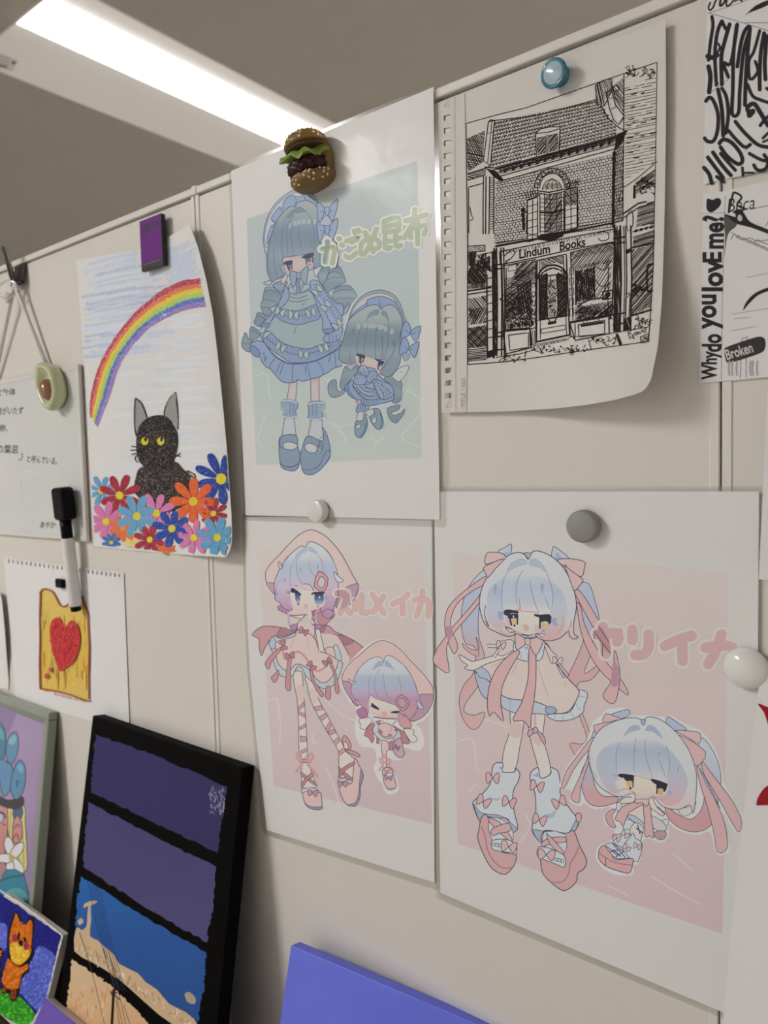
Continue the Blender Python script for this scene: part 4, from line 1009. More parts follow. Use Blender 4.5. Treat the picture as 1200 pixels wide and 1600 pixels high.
for k in range(5): l(f'{600+k*26} {330+k*26} {630+k*26} {316+k*26}', .9, LB)
f('310 520 350 530 350 580 310 570', 'cfa9ac', .7, LB)
f('300 600 340 570 400 590 450 590 440 640 380 670 300 670 290 640', '869fc0', .9, LB); 
for k in range(4): l(f'{320+k*30} 590 {315+k*30} 650', .8, LB)
f('310 680 380 670 400 780 300 800', 'c5c6c6', .9, LB, sm=2); f('410 660 500 630 520 680 460 740', 'c5c6c6', .9, LB, sm=2)
f('290 790 375 775 395 690 430 780 420 880 370 970 330 992 290 965 275 900', '7f9aac', 1.1, LB); f('290 840 350 822 345 860 300 885', 'c5c6c6', .9, LB); l('405 800 395 900 340 985', .9, LB)
f('460 740 520 690 510 630 580 640 620 740 630 820 600 875 560 885 510 840', '7f9aac', 1.1, LB); f('485 770 535 730 545 790 510 820', 'c5c6c6', .9, LB); l('590 680 615 790 590 870', .9, LB); s.dot(545, 695, 14, 14, 'a9bcb4', .8, LB)
# --- lettering
s.gain = 1.35; s.tint = (0.98, 1.0, 1.03)
s.part('lettering', label='pale green rounded title lettering')
s.view(490, 310, 6)
KP = ['75 475 190 455 195 500 175 610', '130 400 130 450 110 600', '235 375 245 380', '262 435 272 440', '305 400 405 370 415 380 355 410', '300 540 340 560 400 510', '380 305 390 325', '420 295 428 312',
      '480 320 500 360 560 500', '590 285 540 410 470 530 440 500 450 420', '450 420 520 370 600 390 620 450 590 470', '660 215 665 320', '660 215 800 180 795 300', '670 265 790 240', '665 320 800 300', '670 360 675 475 720 460', '665 410 720 400', '770 335 770 450 820 440', '760 390 810 370',
      '860 210 1060 155', '950 105 930 230 850 370', '900 285 910 370', '905 290 1050 250 1040 340', '975 210 975 430']
for p in KP: l(p, 12.2, 'd2d8ca', sm=2)
for p in KP: l(p, 7.0, 'a3b094', sm=2)
f('105 395 155 390 150 450 130 520 115 610 80 600 100 470 70 490 75 455 108 450', '7f9a92', sm=2); l('80 470 190 450', .8, '5a7a78', sm=0); l('85 580 110 560', .8, '5a7a78', sm=0)
l('190 400 215 430 232 520', 1.0, LB); l('232 545 220 640 180 655', 1.0, LB)
s.flush()
# ================================================================== print on the pink poster with the hood
s = SH['squid']; f, l = s.fill, s.line; s.gain = 1.42
LP = '5d4a63'; RO = 'c08a90'; PK = 'd4b5b3'; SK = 'd6c9c0'
s.sat = 0.62
s.part('printed_background', label='pale pink printed panel')
s.view(0, 0, 1)
f('402 855 660 846.5 667 1050 675 1288 428 1228 415 1050', PK, sm=0, grad=[(850, 'cec2bb'), (950, 'cdbcb8'), (1100, 'cdb5b6'), (1290, 'cbaab0')])
s.view(390, 950, 6)
for p in ('160 870 230 850 270 900 260 1050', '700 850 800 950 900 1020 1050 1080'): l(p, 1.5, 'd6c4c3')
s.view(420, 1080, 6.667)
for p in ('80 60 120 300 110 560', '470 420 460 540 520 520', '600 800 680 1000 760 1250', '700 480 820 560'): l(p, 1.5, 'd6c4c3')
s.sat = 0.85
s.part('printed_figure', label='printed girl in a pointed pink hood and ribbons')
# --- cape behind
s.view(390, 950, 6)
f('25 255 60 210 120 175 200 170 300 185 400 210 450 190 500 160 720 160 800 220 900 265 1000 320 1080 400 1000 470 935 500 920 420 860 320 810 255 740 250 680 240 560 270 420 230 330 270 250 275 190 300 140 380 112 450 90 370 85 290', RO, 1.1, LP)
f('300 185 400 210 460 180 430 220 330 265 255 270', 'a8707f', .8, LP); f('720 160 680 240 660 230 690 170', 'a8707f', .8, LP); f('820 255 900 265 975 310 940 335 890 345', 'a56a7c', .8, LP)
f('330 270 420 235 470 200 700 240 820 260 900 400 935 500 700 480 500 420 240 300', 'cdbfb9', sm=2)
# --- legs
f('410 600 490 600 500 720 520 960 535 1200 540 1390 465 1390 460 1100 445 860 415 700', SK, 1.0, LP, sm=2)
f('520 640 610 660 630 820 720 990 830 1200 920 1360 1000 1480 900 1520 830 1330 720 1150 600 930 560 830 540 720', SK, 1.0, LP, sm=2)
f('440 740 500 730 510 860 455 870', 'd6b9b4'); f('560 780 615 760 640 850 590 900', 'd6b9b4')
RB = 'c98d92'
s.view(420, 1080, 6.667)
for p in ('302 170 365 110 370 150 308 205', '305 210 375 235 378 275 310 240', '318 380 380 335 384 370 320 408', '325 465 392 475 392 520 328 525', '330 625 402 590 404 625 334 652', '345 715 405 710 405 745 345 742', '470 165 545 148 565 195 490 205', '530 265 592 228 612 262 555 308', '590 395 630 315 655 355 615 425', '615 425 680 390 695 435 640 455', '672 530 718 480 738 515 695 572', '720 640 772 590 800 625 738 668'):
    f(p, RB, .8, LP, sm=0)
# --- shoes
f('340 745 405 745 440 830 500 1000 340 1010', SK, 1.0, LP, sm=0); f('730 670 800 625 890 705 885 900 730 900 728 760', SK, 1.0, LP, sm=0)
f('350 1045 420 1030 530 1050 552 1150 550 1225 470 1232 400 1200 370 1150 355 1090', 'd2b4b0', 1.1, LP); f('375 1165 420 1195 480 1208 552 1200 550 1226 470 1232 400 1200', '8d88a6', .9, LP)
f('740 940 860 960 892 705 940 770 975 850 985 890 955 1000 950 1100 920 1180 870 1198 800 1170 750 1080 735 1000', 'd2b4b0', 1.1, LP); f('960 820 985 880 955 1000 950 1100 920 1180 870 1198 820 1185 900 1160 935 1070 945 960', '8d88a6', .9, LP)
for p in ('330 842 350 850 440 920 495 965 490 985 420 940 340 880', '340 970 380 905 450 848 465 880 400 930 350 1005', '728 780 760 820 870 910 855 935 770 870 730 820', '726 880 770 800 885 735 890 765 800 820 735 905'): f(p, 'b5787f', .9, LP, sm=2)
f('345 1020 400 1008 470 1010 525 1040 525 1060 460 1038 400 1042 350 1055', 'b9c3c8', .9, LP); f('722 925 770 908 830 925 868 935 858 960 800 940 750 945 725 940', 'b9c3c8', .9, LP)
bow(s, 458, 1062, 100, 66, 'c0858c', LP, .1, .9, False); bow(s, 768, 968, 96, 64, 'c0858c', LP, -.05, .9, False)
for cx, cy, sg in ((345, 760, -1), (405, 770, 1)):
    l([(cx, cy), (cx+sg*45, cy-60), (cx+sg*55, cy-110), (cx+sg*22, cy-112), (cx+sg*5, cy-40)], 3.0, RB); l([(cx, cy+10), (cx+sg*35, cy+50), (cx+sg*60, cy+80)] if sg < 0 else [(cx+30, cy+30), (cx+70, cy+70), (cx+100, cy+120)], 3.4, RB)
f('765 540 770 480 790 462 830 500 858 560 850 610 820 625 790 600', RB, 1.0, LP); f('785 590 780 545 795 525 825 560 825 605', 'd3c3bc', .9, LP); f('800 620 850 615 935 650 945 685 880 665 830 640', RB, 1.0, LP)
# --- dress
s.view(390, 950, 6)
f('205 290 230 260 300 285 420 235 455 205 600 260 660 420 780 460 860 500 870 540 840 640 790 720 690 755 600 700 530 640 490 560 440 560 400 635 300 640 235 540 215 420 190 350', 'b6c2c8', 1.0, LP)
f('180 340 210 270 240 300 245 360 215 385', 'a9b9c6', .9, LP); f('785 370 815 345 850 420 860 490 800 480', 'b6c2c8', .9, LP); f('710 380 780 370 805 470 760 455 715 415', 'd3b9b5', .9, LP)
for p in ('300 600 310 640', '260 540 235 560', '650 700 640 740', '720 700 725 745', '770 680 800 710', '830 560 862 560', '815 620 848 640', '450 540 440 600', '520 600 500 640', '820 430 855 430'): l(p, .8, '8fa0ad', sm=0)
f('455 130 520 110 580 150 610 200 600 270 520 240 455 205', 'd5bbb5', 1.0, LP); l('480 105 540 120 600 180', 2.0, 'b9c0c4')
f('455 205 600 270 655 400 720 425 800 470 830 500 800 600 740 680 680 700 620 660 580 600 500 540 430 530 370 590 310 570 260 500 245 400 245 330 300 300 420 265', 'd6bcb6', 1.1, LP)
for p in ('420 270 400 340 375 390', '540 270 560 390'): l(p, .8, 'b59a9c', taper=.6)
l('305 350 320 450 340 480 400 430 460 410 520 460 560 520', 3.0, 'c38d90'); l('590 560 640 590 700 560 740 510', 3.0, 'c38d90')
for p in ('285 370 210 430 145 520 180 575 210 500 300 385', '365 470 345 600 338 750 385 765 382 600 392 470', '750 530 790 620 805 785 840 785 810 620 770 520', '565 570 570 640 600 720 670 830 690 800 610 690 585 570', '270 580 235 620 200 655 235 700 270 640', '720 745 712 835 755 855 755 740'): f(p, 'c08289', .9, LP)
for cx, cy, a in ((505, 220, .45), (315, 350, 1.3), (378, 448, -.2), (578, 545, .9), (730, 505, -.6)): bow(s, cx, cy, 84, 66, 'b9757f', LP, a, .9)
f('615 200 655 190 700 400 650 410', 'd3c8c0', .9, LP, sm=0); f('385 15 530 40 490 105 380 75', 'd3c8c0', 1.0, LP, sm=0); l('500 95 535 40', 1.0, LP, sm=0)
# --- hood and head
s.view(390, 820, 6)
f('160 540 148 460 165 410 220 340 290 270 380 170 470 90 560 48 640 65 740 130 850 260 940 420 970 480 1015 560 1015 620 980 700 920 760 830 800 780 870 700 930 640 960 560 850 420 850 340 830 280 720 230 650', 'd9bdb6', 1.1, LP)
f('158 545 230 550 240 580 230 650 190 600', 'b993a8', .8, LP); f('880 600 1010 550 1018 600 980 700 930 755 840 795 780 700', 'b58ea2', .9, LP)
f('540 850 640 770 760 780 790 830 740 910 690 945 620 900', 'ba7f8c', .9, LP); f('580 820 650 780 620 860', '9c5e74', .7, LP)
HS = [(160, 'c6ccd0'), (300, 'c3c9d0'), (380, 'aab8cd'), (480, 'b0b8cf'), (560, 'c3b6c9'), (660, 'c1a6bf'), (780, 'b88cb0'), (960, 'a97da3')]
f('240 640 230 560 270 440 330 330 400 260 480 200 530 210 545 170 580 158 640 180 710 230 770 310 810 400 830 500 830 640 800 740 780 800 720 870 680 830 660 770 640 740 600 620 560 560 480 560 400 600 380 680 400 780 370 810 320 790 270 800 290 740 240 700', 'b5b9cc', 1.0, LP, grad=HS)
f('420 330 440 270 500 220 535 225 530 260 480 275', 'a3b3cc'); f('548 240 550 205 600 220 640 280 600 265', 'a3b3cc')
f('270 360 280 345 300 385 310 380 295 415 275 395', 'b4c0cc', .8, LP); f('790 440 830 480 880 525 830 540 800 500', 'c6ccd0', .9, LP)
f('260 770 300 760 330 790 370 800 340 825 290 810', 'b078a8', .8, LP); f('680 830 730 790 790 820 770 860 720 880 700 860', 'b884ae', .8, LP)
for p in ('490 270 440 330 445 440 480 540 500 570', '420 330 385 420 380 560 400 590', '560 340 570 430 610 480', '640 280 680 350 690 440', '300 500 260 560 250 660', '720 230 780 320 820 440', '300 420 350 320 380 280'): l(p, .8, '8088a2', taper=.5)
for x, y in ((480, 420), (330, 520), (640, 390), (260, 655)): f([(x-7, y-20), (x+7, y-16), (x+2, y+24), (x-5, y+14)], '8b9cba')
l('370 840 370 920 410 980', 3.0, 'b99cbd'); l('650 780 620 850 640 960', 3.0, 'b99cbd'); f('380 950 450 930 430 985 400 990', 'b078a8', .8, LP); f('610 940 680 940 650 980 630 975', 'b078a8', .8, LP)
# face
f('385 620 400 580 470 590 560 620 620 620 700 620 700 740 650 780 560 810 480 790 410 760 380 680', 'd7cac0', grad=[(580, 'd8ccc4'), (700, 'd8cac0'), (800, 'd8c0b8')])
f('400 560 440 560 480 600 540 610 520 560', 'cbbdc9'); l('410 560 440 590 490 612', .8, 'c298a8'); l('480 570 510 600 545 612', .8, 'c298a8')
f('380 680 410 740 400 780 385 740', 'd6b2b8')
f('515 745 545 750 535 790 515 780', 'd0a29e', sm=2); f('550 820 580 815 580 880 540 880', 'd7c4ba')
N1 = '23284c'
f('385 630 395 590 430 605 480 645 475 665 420 640', N1, sm=2); f('425 645 470 650 470 740 440 740', '3a5683', sm=2, grad=[(645, '22305c'), (690, '46709c'), (740, 'a9bccb')]); s.dot(457, 745, 9, 9, N1)
f('575 655 600 630 700 628 695 650 640 650', N1, sm=2); f('610 655 690 650 688 740 620 745', '3a5683', sm=2, grad=[(650, '22305c'), (700, '3f6d9e'), (745, '9db4c8')]); s.dot(655, 680, 8, 10, 'd6dde6'); s.dot(640, 765, 9, 8, '8a6c9c')
f('340 630 380 620 375 650', '7f86b8', sm=2); f('705 650 740 690 705 705', '9d9ac4', sm=2); l('720 610 760 610', 1.2, 'b594b4')
f('648 435 735 500 700 622 605 580', 'cb969c', 1.3, '7a4658', sm=2); f('668 482 710 525 685 592 635 560', 'c3bccb', 1.1, '7a4658', sm=2)
# --- small figure
s.part('printed_small_figure', label='printed cut-out of the hooded girl, drawn small')
s.view(530, 990, 7.5)
f('20 540 50 420 130 320 280 170 400 90 500 65 600 85 760 210 960 430 1090 580 1125 740 1080 900 1000 1010 900 1060 960 1120 1000 1260 960 1360 880 1370 820 1350 780 1340 740 1420 720 1480 600 1480 560 1440 560 1560 680 1700 690 1850 560 1880 500 1760 450 1700 400 1560 440 1480 400 1340 270 1330 200 1230 180 1080 200 900 120 800 30 640', 'd2cfcc', sm=3)
f('40 560 35 500 70 420 130 340 250 240 380 130 490 82 600 105 720 190 850 330 1000 490 1080 600 1105 700 1080 840 1010 950 920 1010 820 1020 640 900 300 820 200 850 140 770 70 660', 'd4b6b1', 1.0, LP)
f('42 560 160 590 150 680 220 840 150 780 70 660', 'b48aa2', .8, LP); f('930 725 1100 720 1080 840 1010 950 920 1010 830 1020 900 930 920 860', 'b28aa0', .8, LP)
HS4 = [(270, 'c4cace'), (450, 'bfc7cd'), (520, '9fb0c6'), (620, 'a6aec8'), (700, 'b69fc0'), (780, 'b586a8'), (900, 'c08fa6'), (1000, 'c58a92')]
f('150 720 150 600 220 430 340 310 430 275 500 290 520 340 540 270 600 260 700 320 800 420 880 560 930 720 980 880 920 860 870 960 800 1020 720 960 690 870 560 800 440 770 360 720 350 860 320 980 240 980 210 900 270 880 230 800', 'b0b4c8', 1.0, '76708c', grad=HS4)
f('390 425 440 340 490 320 520 370 460 390', '94a5bc'); f('535 380 545 320 580 330 660 440 600 400', '94a5bc')
f('110 550 120 530 150 560 200 560 150 590', 'bcc8ce', .8, LP); f('910 780 990 880 930 865', 'c4cace', .8, LP)
for p in ('370 470 345 600 350 730', '430 470 415 620 440 720 470 770', '520 470 530 620 560 720 620 830', '690 500 720 600 730 700', '760 380 860 520 910 680', '290 340 230 420 200 490', '480 410 440 470'): l(p, .8, '7c82a0', taper=.5)
f('205 900 300 870 330 960 300 985 240 980', 'b06a9c', .7, LP)
f('690 960 780 960 850 1080 800 1110 720 1080', 'c98d92', .8, LP)
f('360 740 440 770 560 810 690 860 700 930 650 990 540 1000 420 960 350 920', 'd8c7bc', grad=[(740, 'd8ccc4'), (880, 'd8c7bc'), (990, 'd6aeb0')])
f('380 810 400 825 460 870 465 895 420 880 375 855', N1, sm=2); f('605 930 625 910 705 908 690 935', N1, sm=2)
f('500 920 540 915 560 950 540 985 510 960', 'd0a29e', sm=2); l('350 860 380 850', 1.2, '7f86b8'); l('700 930 770 970', 2.0, '8a7fae')
f('735 715 825 820 740 910 655 800', 'c78f96', 1.2, '7a4658', sm=2); f('735 752 795 818 738 875 680 802', 'b995b0', 1.1, '7a4658', sm=2)
s.view(540, 1100, 8)
f('160 200 200 180 300 170 330 210 270 290 240 320 180 300 190 260', 'd6cdc6', .9, LP, sm=2); f('720 310 850 320 850 380 900 440 860 480 820 480 770 410', 'd6cdc6', .9, LP, sm=2)
f('300 260 380 220 440 210 400 300 340 400 360 420 330 490 290 420 235 395 260 320', 'b9747e', .9, LP, sm=2); f('640 300 740 360 770 420 800 495 720 490 690 440 660 360', 'b9747e', .9, LP, sm=2)
f('390 400 412 400 418 500 388 495', 'b9747e', .8, LP, sm=0)
f('350 280 420 250 560 260 640 300 690 380 680 440 600 480 500 490 430 450 350 360', 'b6c2c8', .9, LP); f('410 270 480 240 560 260 640 320 620 400 540 430 460 410 420 350', 'd3b5b0', .9, LP)
l('440 370 490 410 560 400', 1.6, 'b9747e'); l('350 160 480 180 640 185', 1.4, '6a4a58'); l('460 200 480 230 540 240', 1.8, 'b6a8b4'); l('290 150 350 210 400 290', 2.4, 'b9c0cc'); l('640 200 590 260 560 340', 2.4, 'b99cbd')
bow(s, 432, 350, 44, 44, 'b9757f', LP, .8, .7, False); bow(s, 555, 395, 40, 40, 'a9657a', LP, .3, .7, False); bow(s, 640, 320, 40, 46, 'b9757f', LP, -.8, .7, False); l('560 400 620 460 680 530', 2.6, 'b98a9a')
f('445 460 535 480 540 570 510 600 510 780 470 790 460 640', 'd6bdb4', .9, LP, sm=2); f('540 490 600 470 620 540 560 580', 'b9747e', .8, LP)
f('590 520 640 440 690 430 715 520 735 620 700 670 650 660 600 600', 'c09aa8', 1.0, LP); bow(s, 640, 545, 70, 60, '9c7490', LP, .5, .8, False)
for p in ('462 640 510 640', '462 670 512 668', '470 730 512 730'): l(p, 2.4, RB, sm=0)
l('470 760 430 720 430 680 460 690', 2.2, RB); l('520 760 560 730 550 690 520 700', 2.2, RB); l('465 765 420 830', 2.4, RB); l('540 770 610 840', 2.4, RB)
f('468 810 560 800 600 900 630 1000 625 1050 560 1075 510 1050 480 980 465 880', 'd0b0ae', 1.0, LP); l('485 1000 520 1050 570 1064 628 1040', 1.8, '8d88a6'); l('475 815 560 880', 2, 'b5787f'); l('555 805 480 890', 2, 'b5787f'); f('490 880 570 860 580 905 500 920', 'c4c4c8', .7, LP); bow(s, 535, 925, 90, 60, 'b98090', LP, .1, .8, False)
s.part('lettering', label='pale pink rounded title lettering')
s.view(510, 900, 6.667)
LT = ['110 180 200 170 215 200 190 280 140 390', '200 330 250 390', '300 260 300 350', '370 200 370 390 440 370', '480 190 520 260 600 390', '595 210 560 270 490 370', '690 290 800 240 845 190', '790 280 795 390', '920 250 1000 240 1060 260 1070 320 1060 420', '1000 160 990 260 940 420']
for p in LT: l(p, 12.5, 'd6cfc9', sm=2)
for p in LT: l(p, 8.6, 'cda9a4', sm=2)
f('95 160 140 145 200 160 245 210 235 290 150 350 170 230 95 210', 'b78998', sm=2); l('125 140 122 220 100 330', .9, LP); l('305 215 275 265', .9, LP)
s.flush()
# ================================================================== print on the pink poster with the twin tails
s = SH['spear']; f, l = s.fill, s.line; s.gain = 1.42
LN = '3f3f5c'; RI = 'd3a4a4'; RD = 'bf8790'; WB = 'c2ccd2'; SK2 = 'd9cbc2'; HB = 'a9b9d0'; HW = 'c6ccd0'
s.sat = 0.62
s.part('printed_background', label='pale pink printed panel')
s.view(0, 0, 1)
f('707 864 920 877 1138 892 1134 1150 1128.5 1459 920 1388 714.7 1318 711 1080', 'cfbbb7', sm=0, grad=[(864, 'cdc0ba'), (1000, 'cebab7'), (1150, 'd0b5b6'), (1460, 'cdaab0')])
s.view(700, 1100, 5)
for p in ('60 300 160 270 210 330 215 480 240 530', '260 120 380 150 500 200', '600 850 640 960 560 1080', '170 680 220 620'): l(p, 1.6, 'd8c6c4')
s.view(680, 1270, 2.308)
for p in ('780 230 880 290 960 330', '860 150 930 210', '620 260 700 300'): l(p, 1.6, 'd8c6c4')
s.sat = 0.78
s.part('printed_figure', label='printed girl with pale blue twin tails and pink ribbons')
s.view(690, 840, 4)
TG = [(150, 'b9c6d3'), (350, 'a8b8d2'), (560, 'adb4cc'), (680, 'c5a4ac'), (850, 'cf9fa0'), (1200, 'd0a5a4')]
# tails of hair
f('280 200 230 230 170 310 130 420 125 560 150 660 210 690 200 840 140 920 110 1010 125 1110 170 1185 220 1195 262 1130 265 1090 200 1110 140 1085 160 1020 230 920 270 760 230 600 240 400 290 260', HB, .9, LN, grad=TG)
f('215 620 235 690 190 700 130 660 150 700 230 740', 'cf9fa0', .8, LN)
f('860 290 920 290 960 400 985 510 960 580 935 720 890 850 975 800 985 830 930 890 860 905 830 960 780 900 850 740 890 620 880 480 850 360', HB, .9, LN, grad=TG)
f('860 1110 905 1240 880 1290 800 1285 845 1370 905 1365 950 1300 930 1230 880 1100', 'cf9fa0', .8, LN, sm=3)
# cat-ear tufts
f('350 90 400 60 432 40 438 70 420 130 380 140', 'b6c3d1', 1.0, LN); f('690 140 695 65 715 62 800 135 760 170', 'b6c3d1', 1.0, LN)
f('380 110 415 85 425 120 400 135', '98aacb'); f('710 140 720 90 760 140', '98aacb')
# ribbons left
f('280 240 200 290 100 370 40 440 20 520 30 620 75 725 100 675 60 570 60 500 100 410 200 330 270 290', RI, 1.0, LN); f('280 270 230 370 130 490 60 570 10 640 -30 700 -50 780 45 845 30 700 60 620 160 500 240 400 290 300', RI, 1.0, LN)
f('25 560 60 560 70 610 40 640', 'b57f96')
# ribbons right
f('830 335 870 340 960 480 1050 640 1045 680 960 580 880 440', RI, 1.0, LN); f('845 420 870 430 900 560 1000 740 1130 900 1165 985 1060 900 960 790 880 620', RI, 1.0, LN); f('1080 705 1100 760 1115 880 1080 1035 1008 990 1060 900 1075 800', RI, 1.0, LN); f('1075 770 1110 830 1112 900 1090 930 1060 915', 'b57f96')
# --- legs
s.view(700, 1100, 5)
f('485 0 590 0 590 170 560 340 520 530 425 530 440 340 490 190', SK2, 1.0, LN, sm=2); f('620 0 760 0 740 240 780 400 803 540 725 580 690 440 640 260', SK2, 1.0, LN, sm=2)
f('490 150 580 160 560 260 480 240', 'd8b4b0'); f('645 240 730 250 720 330 670 300', 'd8b4b0')
l('680 60 682 200', 3.0, 'c9a2b4', sm=0); f('625 215 665 190 690 200 740 240 762 290 750 315 700 230 660 235 630 255', 'c49bb2', 1.0, LN); s.dot(682, 205, 20, 25, 'c49bb2', 1.0, LN)
f('355 475 430 465 425 530 520 530 525 500 560 540 550 600 508 690 515 830 545 970 490 1000 470 900 380 890 280 880 250 920 195 790 210 750 270 700 330 620', WB, 1.2, LN)
f('640 560 660 520 705 500 725 580 803 545 800 495 860 530 878 640 880 710 960 830 1020 910 1000 980 940 1020 860 1005 750 990 735 1085 665 1010 660 940 685 850 680 700 650 620', WB, 1.2, LN)
f('388 490 425 495 425 525', '93a6c2', sm=0); f('660 560 710 535 722 575', '93a6c2', sm=0); f('200 780 260 850 400 870 480 920 540 980 490 1000 470 900 380 890 280 880 250 920', '97a9c4', .8, LN); f('668 980 730 990 860 1000 750 990 735 1085 680 1030', '97a9c4', .8, LN); f('950 1000 1010 890 1020 915 1000 980 940 1020', '97a9c4', .8, LN)
f('310 715 350 735 420 735 380 755 340 745', 'a3b3ca'); f('755 865 810 850 845 815 830 880 780 890', 'a3b3ca')
f('265 880 310 880 350 1030 360 1080 340 1110 430 1160 530 1175 520 1250 495 1290 440 1332 350 1290 290 1200 235 1060 240 990', 'cc9b9c', 1.2, LN); l('262 960 290 1040 310 1140 360 1230 430 1280 500 1280', 1.5, 'a8667c')
f('320 885 470 930 510 1060 350 1080', WB, .9, LN, sm=2)
for p in ('315 890 400 920 500 1050 480 1070 400 1000 330 930', '335 985 400 950 475 930 490 990 400 1010 350 1030'): f(p, 'd0a0a0', 1.0, LN, sm=2)
f('345 1070 420 1055 490 1070 535 1110 530 1175 470 1160 400 1150 345 1130', WB, 1.0, LN)
for k in range(3): s.dot(360+k*24, 1098+k*4, 12, 13, 'c3cbd4', .8, LN)
bow(s, 475, 1115, 120, 84, 'd5a9a8', LN, .2, 1.0, False)
f('735 1080 760 990 920 1010 980 990 1030 1110 1082 1220 1060 1290 1015 1320 1000 1390 950 1440 900 1458 850 1430 800 1390 745 1330 728 1260 735 1170 900 1200', 'cc9b9c', 1.2, LN); l('1020 1120 990 1190 955 1250 940 1330 890 1390 800 1390', 1.5, 'a8667c')
f('750 1000 920 1020 900 1190 760 1120', WB, .9, LN, sm=2)
for p in ('735 1080 800 1045 915 1040 915 1080 820 1085 740 1115', '770 1010 850 1090 900 1150 890 1175 800 1100'): f(p, 'd0a0a0', 1.0, LN, sm=2)
f('700 1130 740 1115 830 1140 910 1190 910 1275 840 1250 750 1215 700 1185', WB, 1.0, LN)
for k in range(3): s.dot(845+k*24, 1215+k*6, 12, 13, 'c3cbd4', .8, LN)
bow(s, 768, 1178, 130, 84, 'd5a9a8', LN, .1, 1.0, False)
for cx, cy, a in ((348, 580, .05), (276, 762, .5), (476, 768, .25), (694, 642, .25), (870, 768, -.4), (714, 905, .3)): bow(s, cx, cy, 104, 86, 'd3a3a6', LN, a, 1.0, False)
f('1000 860 1030 852 1042 880 1030 920 1005 915', 'd3a3a6', 1.0, LN)
# --- dress
s.view(690, 840, 4)
f('205 830 250 800 300 850 330 1000 285 1010 240 960', 'a6b6cc', 1.0, LN); f('370 980 440 1010 580 1020 680 1050 720 1080 690 1110 600 1100 480 1100 380 1060', 'b3c0cc', 1.0, LN); f('660 1110 720 1100 800 1090 840 1020 860 955 905 965 910 1000 890 1050 885 1090 830 1130 760 1145 700 1140', WB, 1.0, LN)
for p in ('830 1030 870 1080', '860 990 905 1000', '800 1085 830 1125', '750 1105 765 1142', '710 1110 700 1135', '430 1015 425 1090', '500 1025 510 1095'): l(p, .8, '8f9dac', sm=0)
f('440 680 640 650 700 760 790 880 855 950 850 1000 800 1080 740 1100 690 1090 650 1050 560 1020 440 1010 370 980 300 900 205 835 250 800 370 750', 'd6c2bb', 1.2, LN)
f('210 820 240 805 290 840 310 900 270 880 235 870', 'a6b6cc', .9, LN)
f('650 1065 690 1055 720 1080 690 1105 655 1095', '8fa2c4', .9, LN)
for p in ('480 770 450 830 430 860', '600 800 640 920 670 1000', '380 770 310 810', '770 900 780 935'): l(p, 1.1, 'bd9a98', taper=.6)
# arms
f('440 700 300 745 210 770 180 770 110 730 125 770 165 800 140 815 200 830 280 790 430 740', SK2, 1.0, LN, sm=3)
f('360 655 440 640 450 700 370 740 345 700', 'd6c0bc', .9, LN); f('640 655 700 720 720 740 690 790 660 720', 'd6c0bc', .9, LN)
for p in ('365 670 285 665 290 685 360 690', '355 690 315 745 335 750 365 700'): f(p, 'd8c6c2', .9, LN, sm=0)
bow(s, 370, 672, 56, 50, 'd3b4b4', LN, .3, .9, False); bow(s, 724, 768, 60, 44, 'd6bfbf', LN, .1, .9, False)
for p in ('715 790 760 880', '728 790 775 880', '738 785 800 865'): l(p, 1.2, '6b5f7c', sm=0)
# collar, bow, long ribbons
f('450 720 470 640 630 640 640 700 620 760 560 775 480 760', WB, 1.0, LN); 
for p in ('500 730 490 760', '540 720 540 770', '590 730 600 765'): l(p, .8, '8f9dac', sm=0)
f('500 605 540 615 585 600 580 625 510 622', 'a8b8cc', .8, LN)
f('440 720 490 715 430 820 380 930 370 1040 385 1145 325 1090 300 1115 285 1040 300 920 350 810', RI, 1.1, LN); f('548 690 585 700 590 860 580 1000 560 1120 555 1190 510 1145 445 1140 500 1030 540 880', RI, 1.1, LN)
f('465 600 525 635 525 665 470 700 460 650', 'dab3b0', 1.1, LN, sm=3); f('545 640 625 620 632 660 590 735 555 680', 'dab3b0', 1.1, LN, sm=3); f('522 632 552 632 552 670 525 668', 'dab3b0', .9, LN, sm=2)
s.dot(530, 690, 7, 7, HW, .7, LN)
# --- head
s.view(740, 850, 6.667)
HG3 = [(80, HW), (300, HW), (380, 'b2c0d2'), (500, 'a6b7d0'), (640, 'b4c1d2'), (760, 'b9bdcc'), (860, 'cbb1ba'), (1000, 'd2a3a6')]
f('70 700 60 620 80 480 150 330 260 200 380 110 470 88 530 110 568 160 590 110 640 72 730 90 840 150 930 240 1000 360 1050 500 1072 640 1050 780 1040 860 1050 940 1090 970 1040 990 1000 960 985 910 900 980 800 1008 720 1000 650 960 660 910 560 950 480 920 330 860 390 920 430 910 420 950 340 960 220 910 150 870 100 800', HW, 1.2, LN, grad=[(80, HW), (760, 'c3c9cf'), (850, 'cfc0c4'), (1000, 'd4a8aa')])
f('140 620 150 500 230 400 340 340 520 320 700 340 850 420 930 520 970 640 970 760 940 880 860 990 720 990 660 940 700 700 480 690 330 690 330 850 220 880 150 780', HB, grad=HG3)
f('300 660 310 480 330 370 440 350 600 360 760 400 810 500 815 720 600 710 460 690', 'b0bed2', grad=[(340, 'c0c9d2'), (420, 'aebdd3'), (600, 'b6c3d3'), (710, 'd2cfd0')])
f('355 280 400 200 490 155 530 165 555 205 470 225', 'a6b6cf', .8, '8da0bd'); f('580 200 600 165 650 160 720 220 755 290 680 240 600 225', 'a6b6cf', .8, '8da0bd'); f('530 95 570 92 605 98 570 150', '9aabc9', .9, LN)
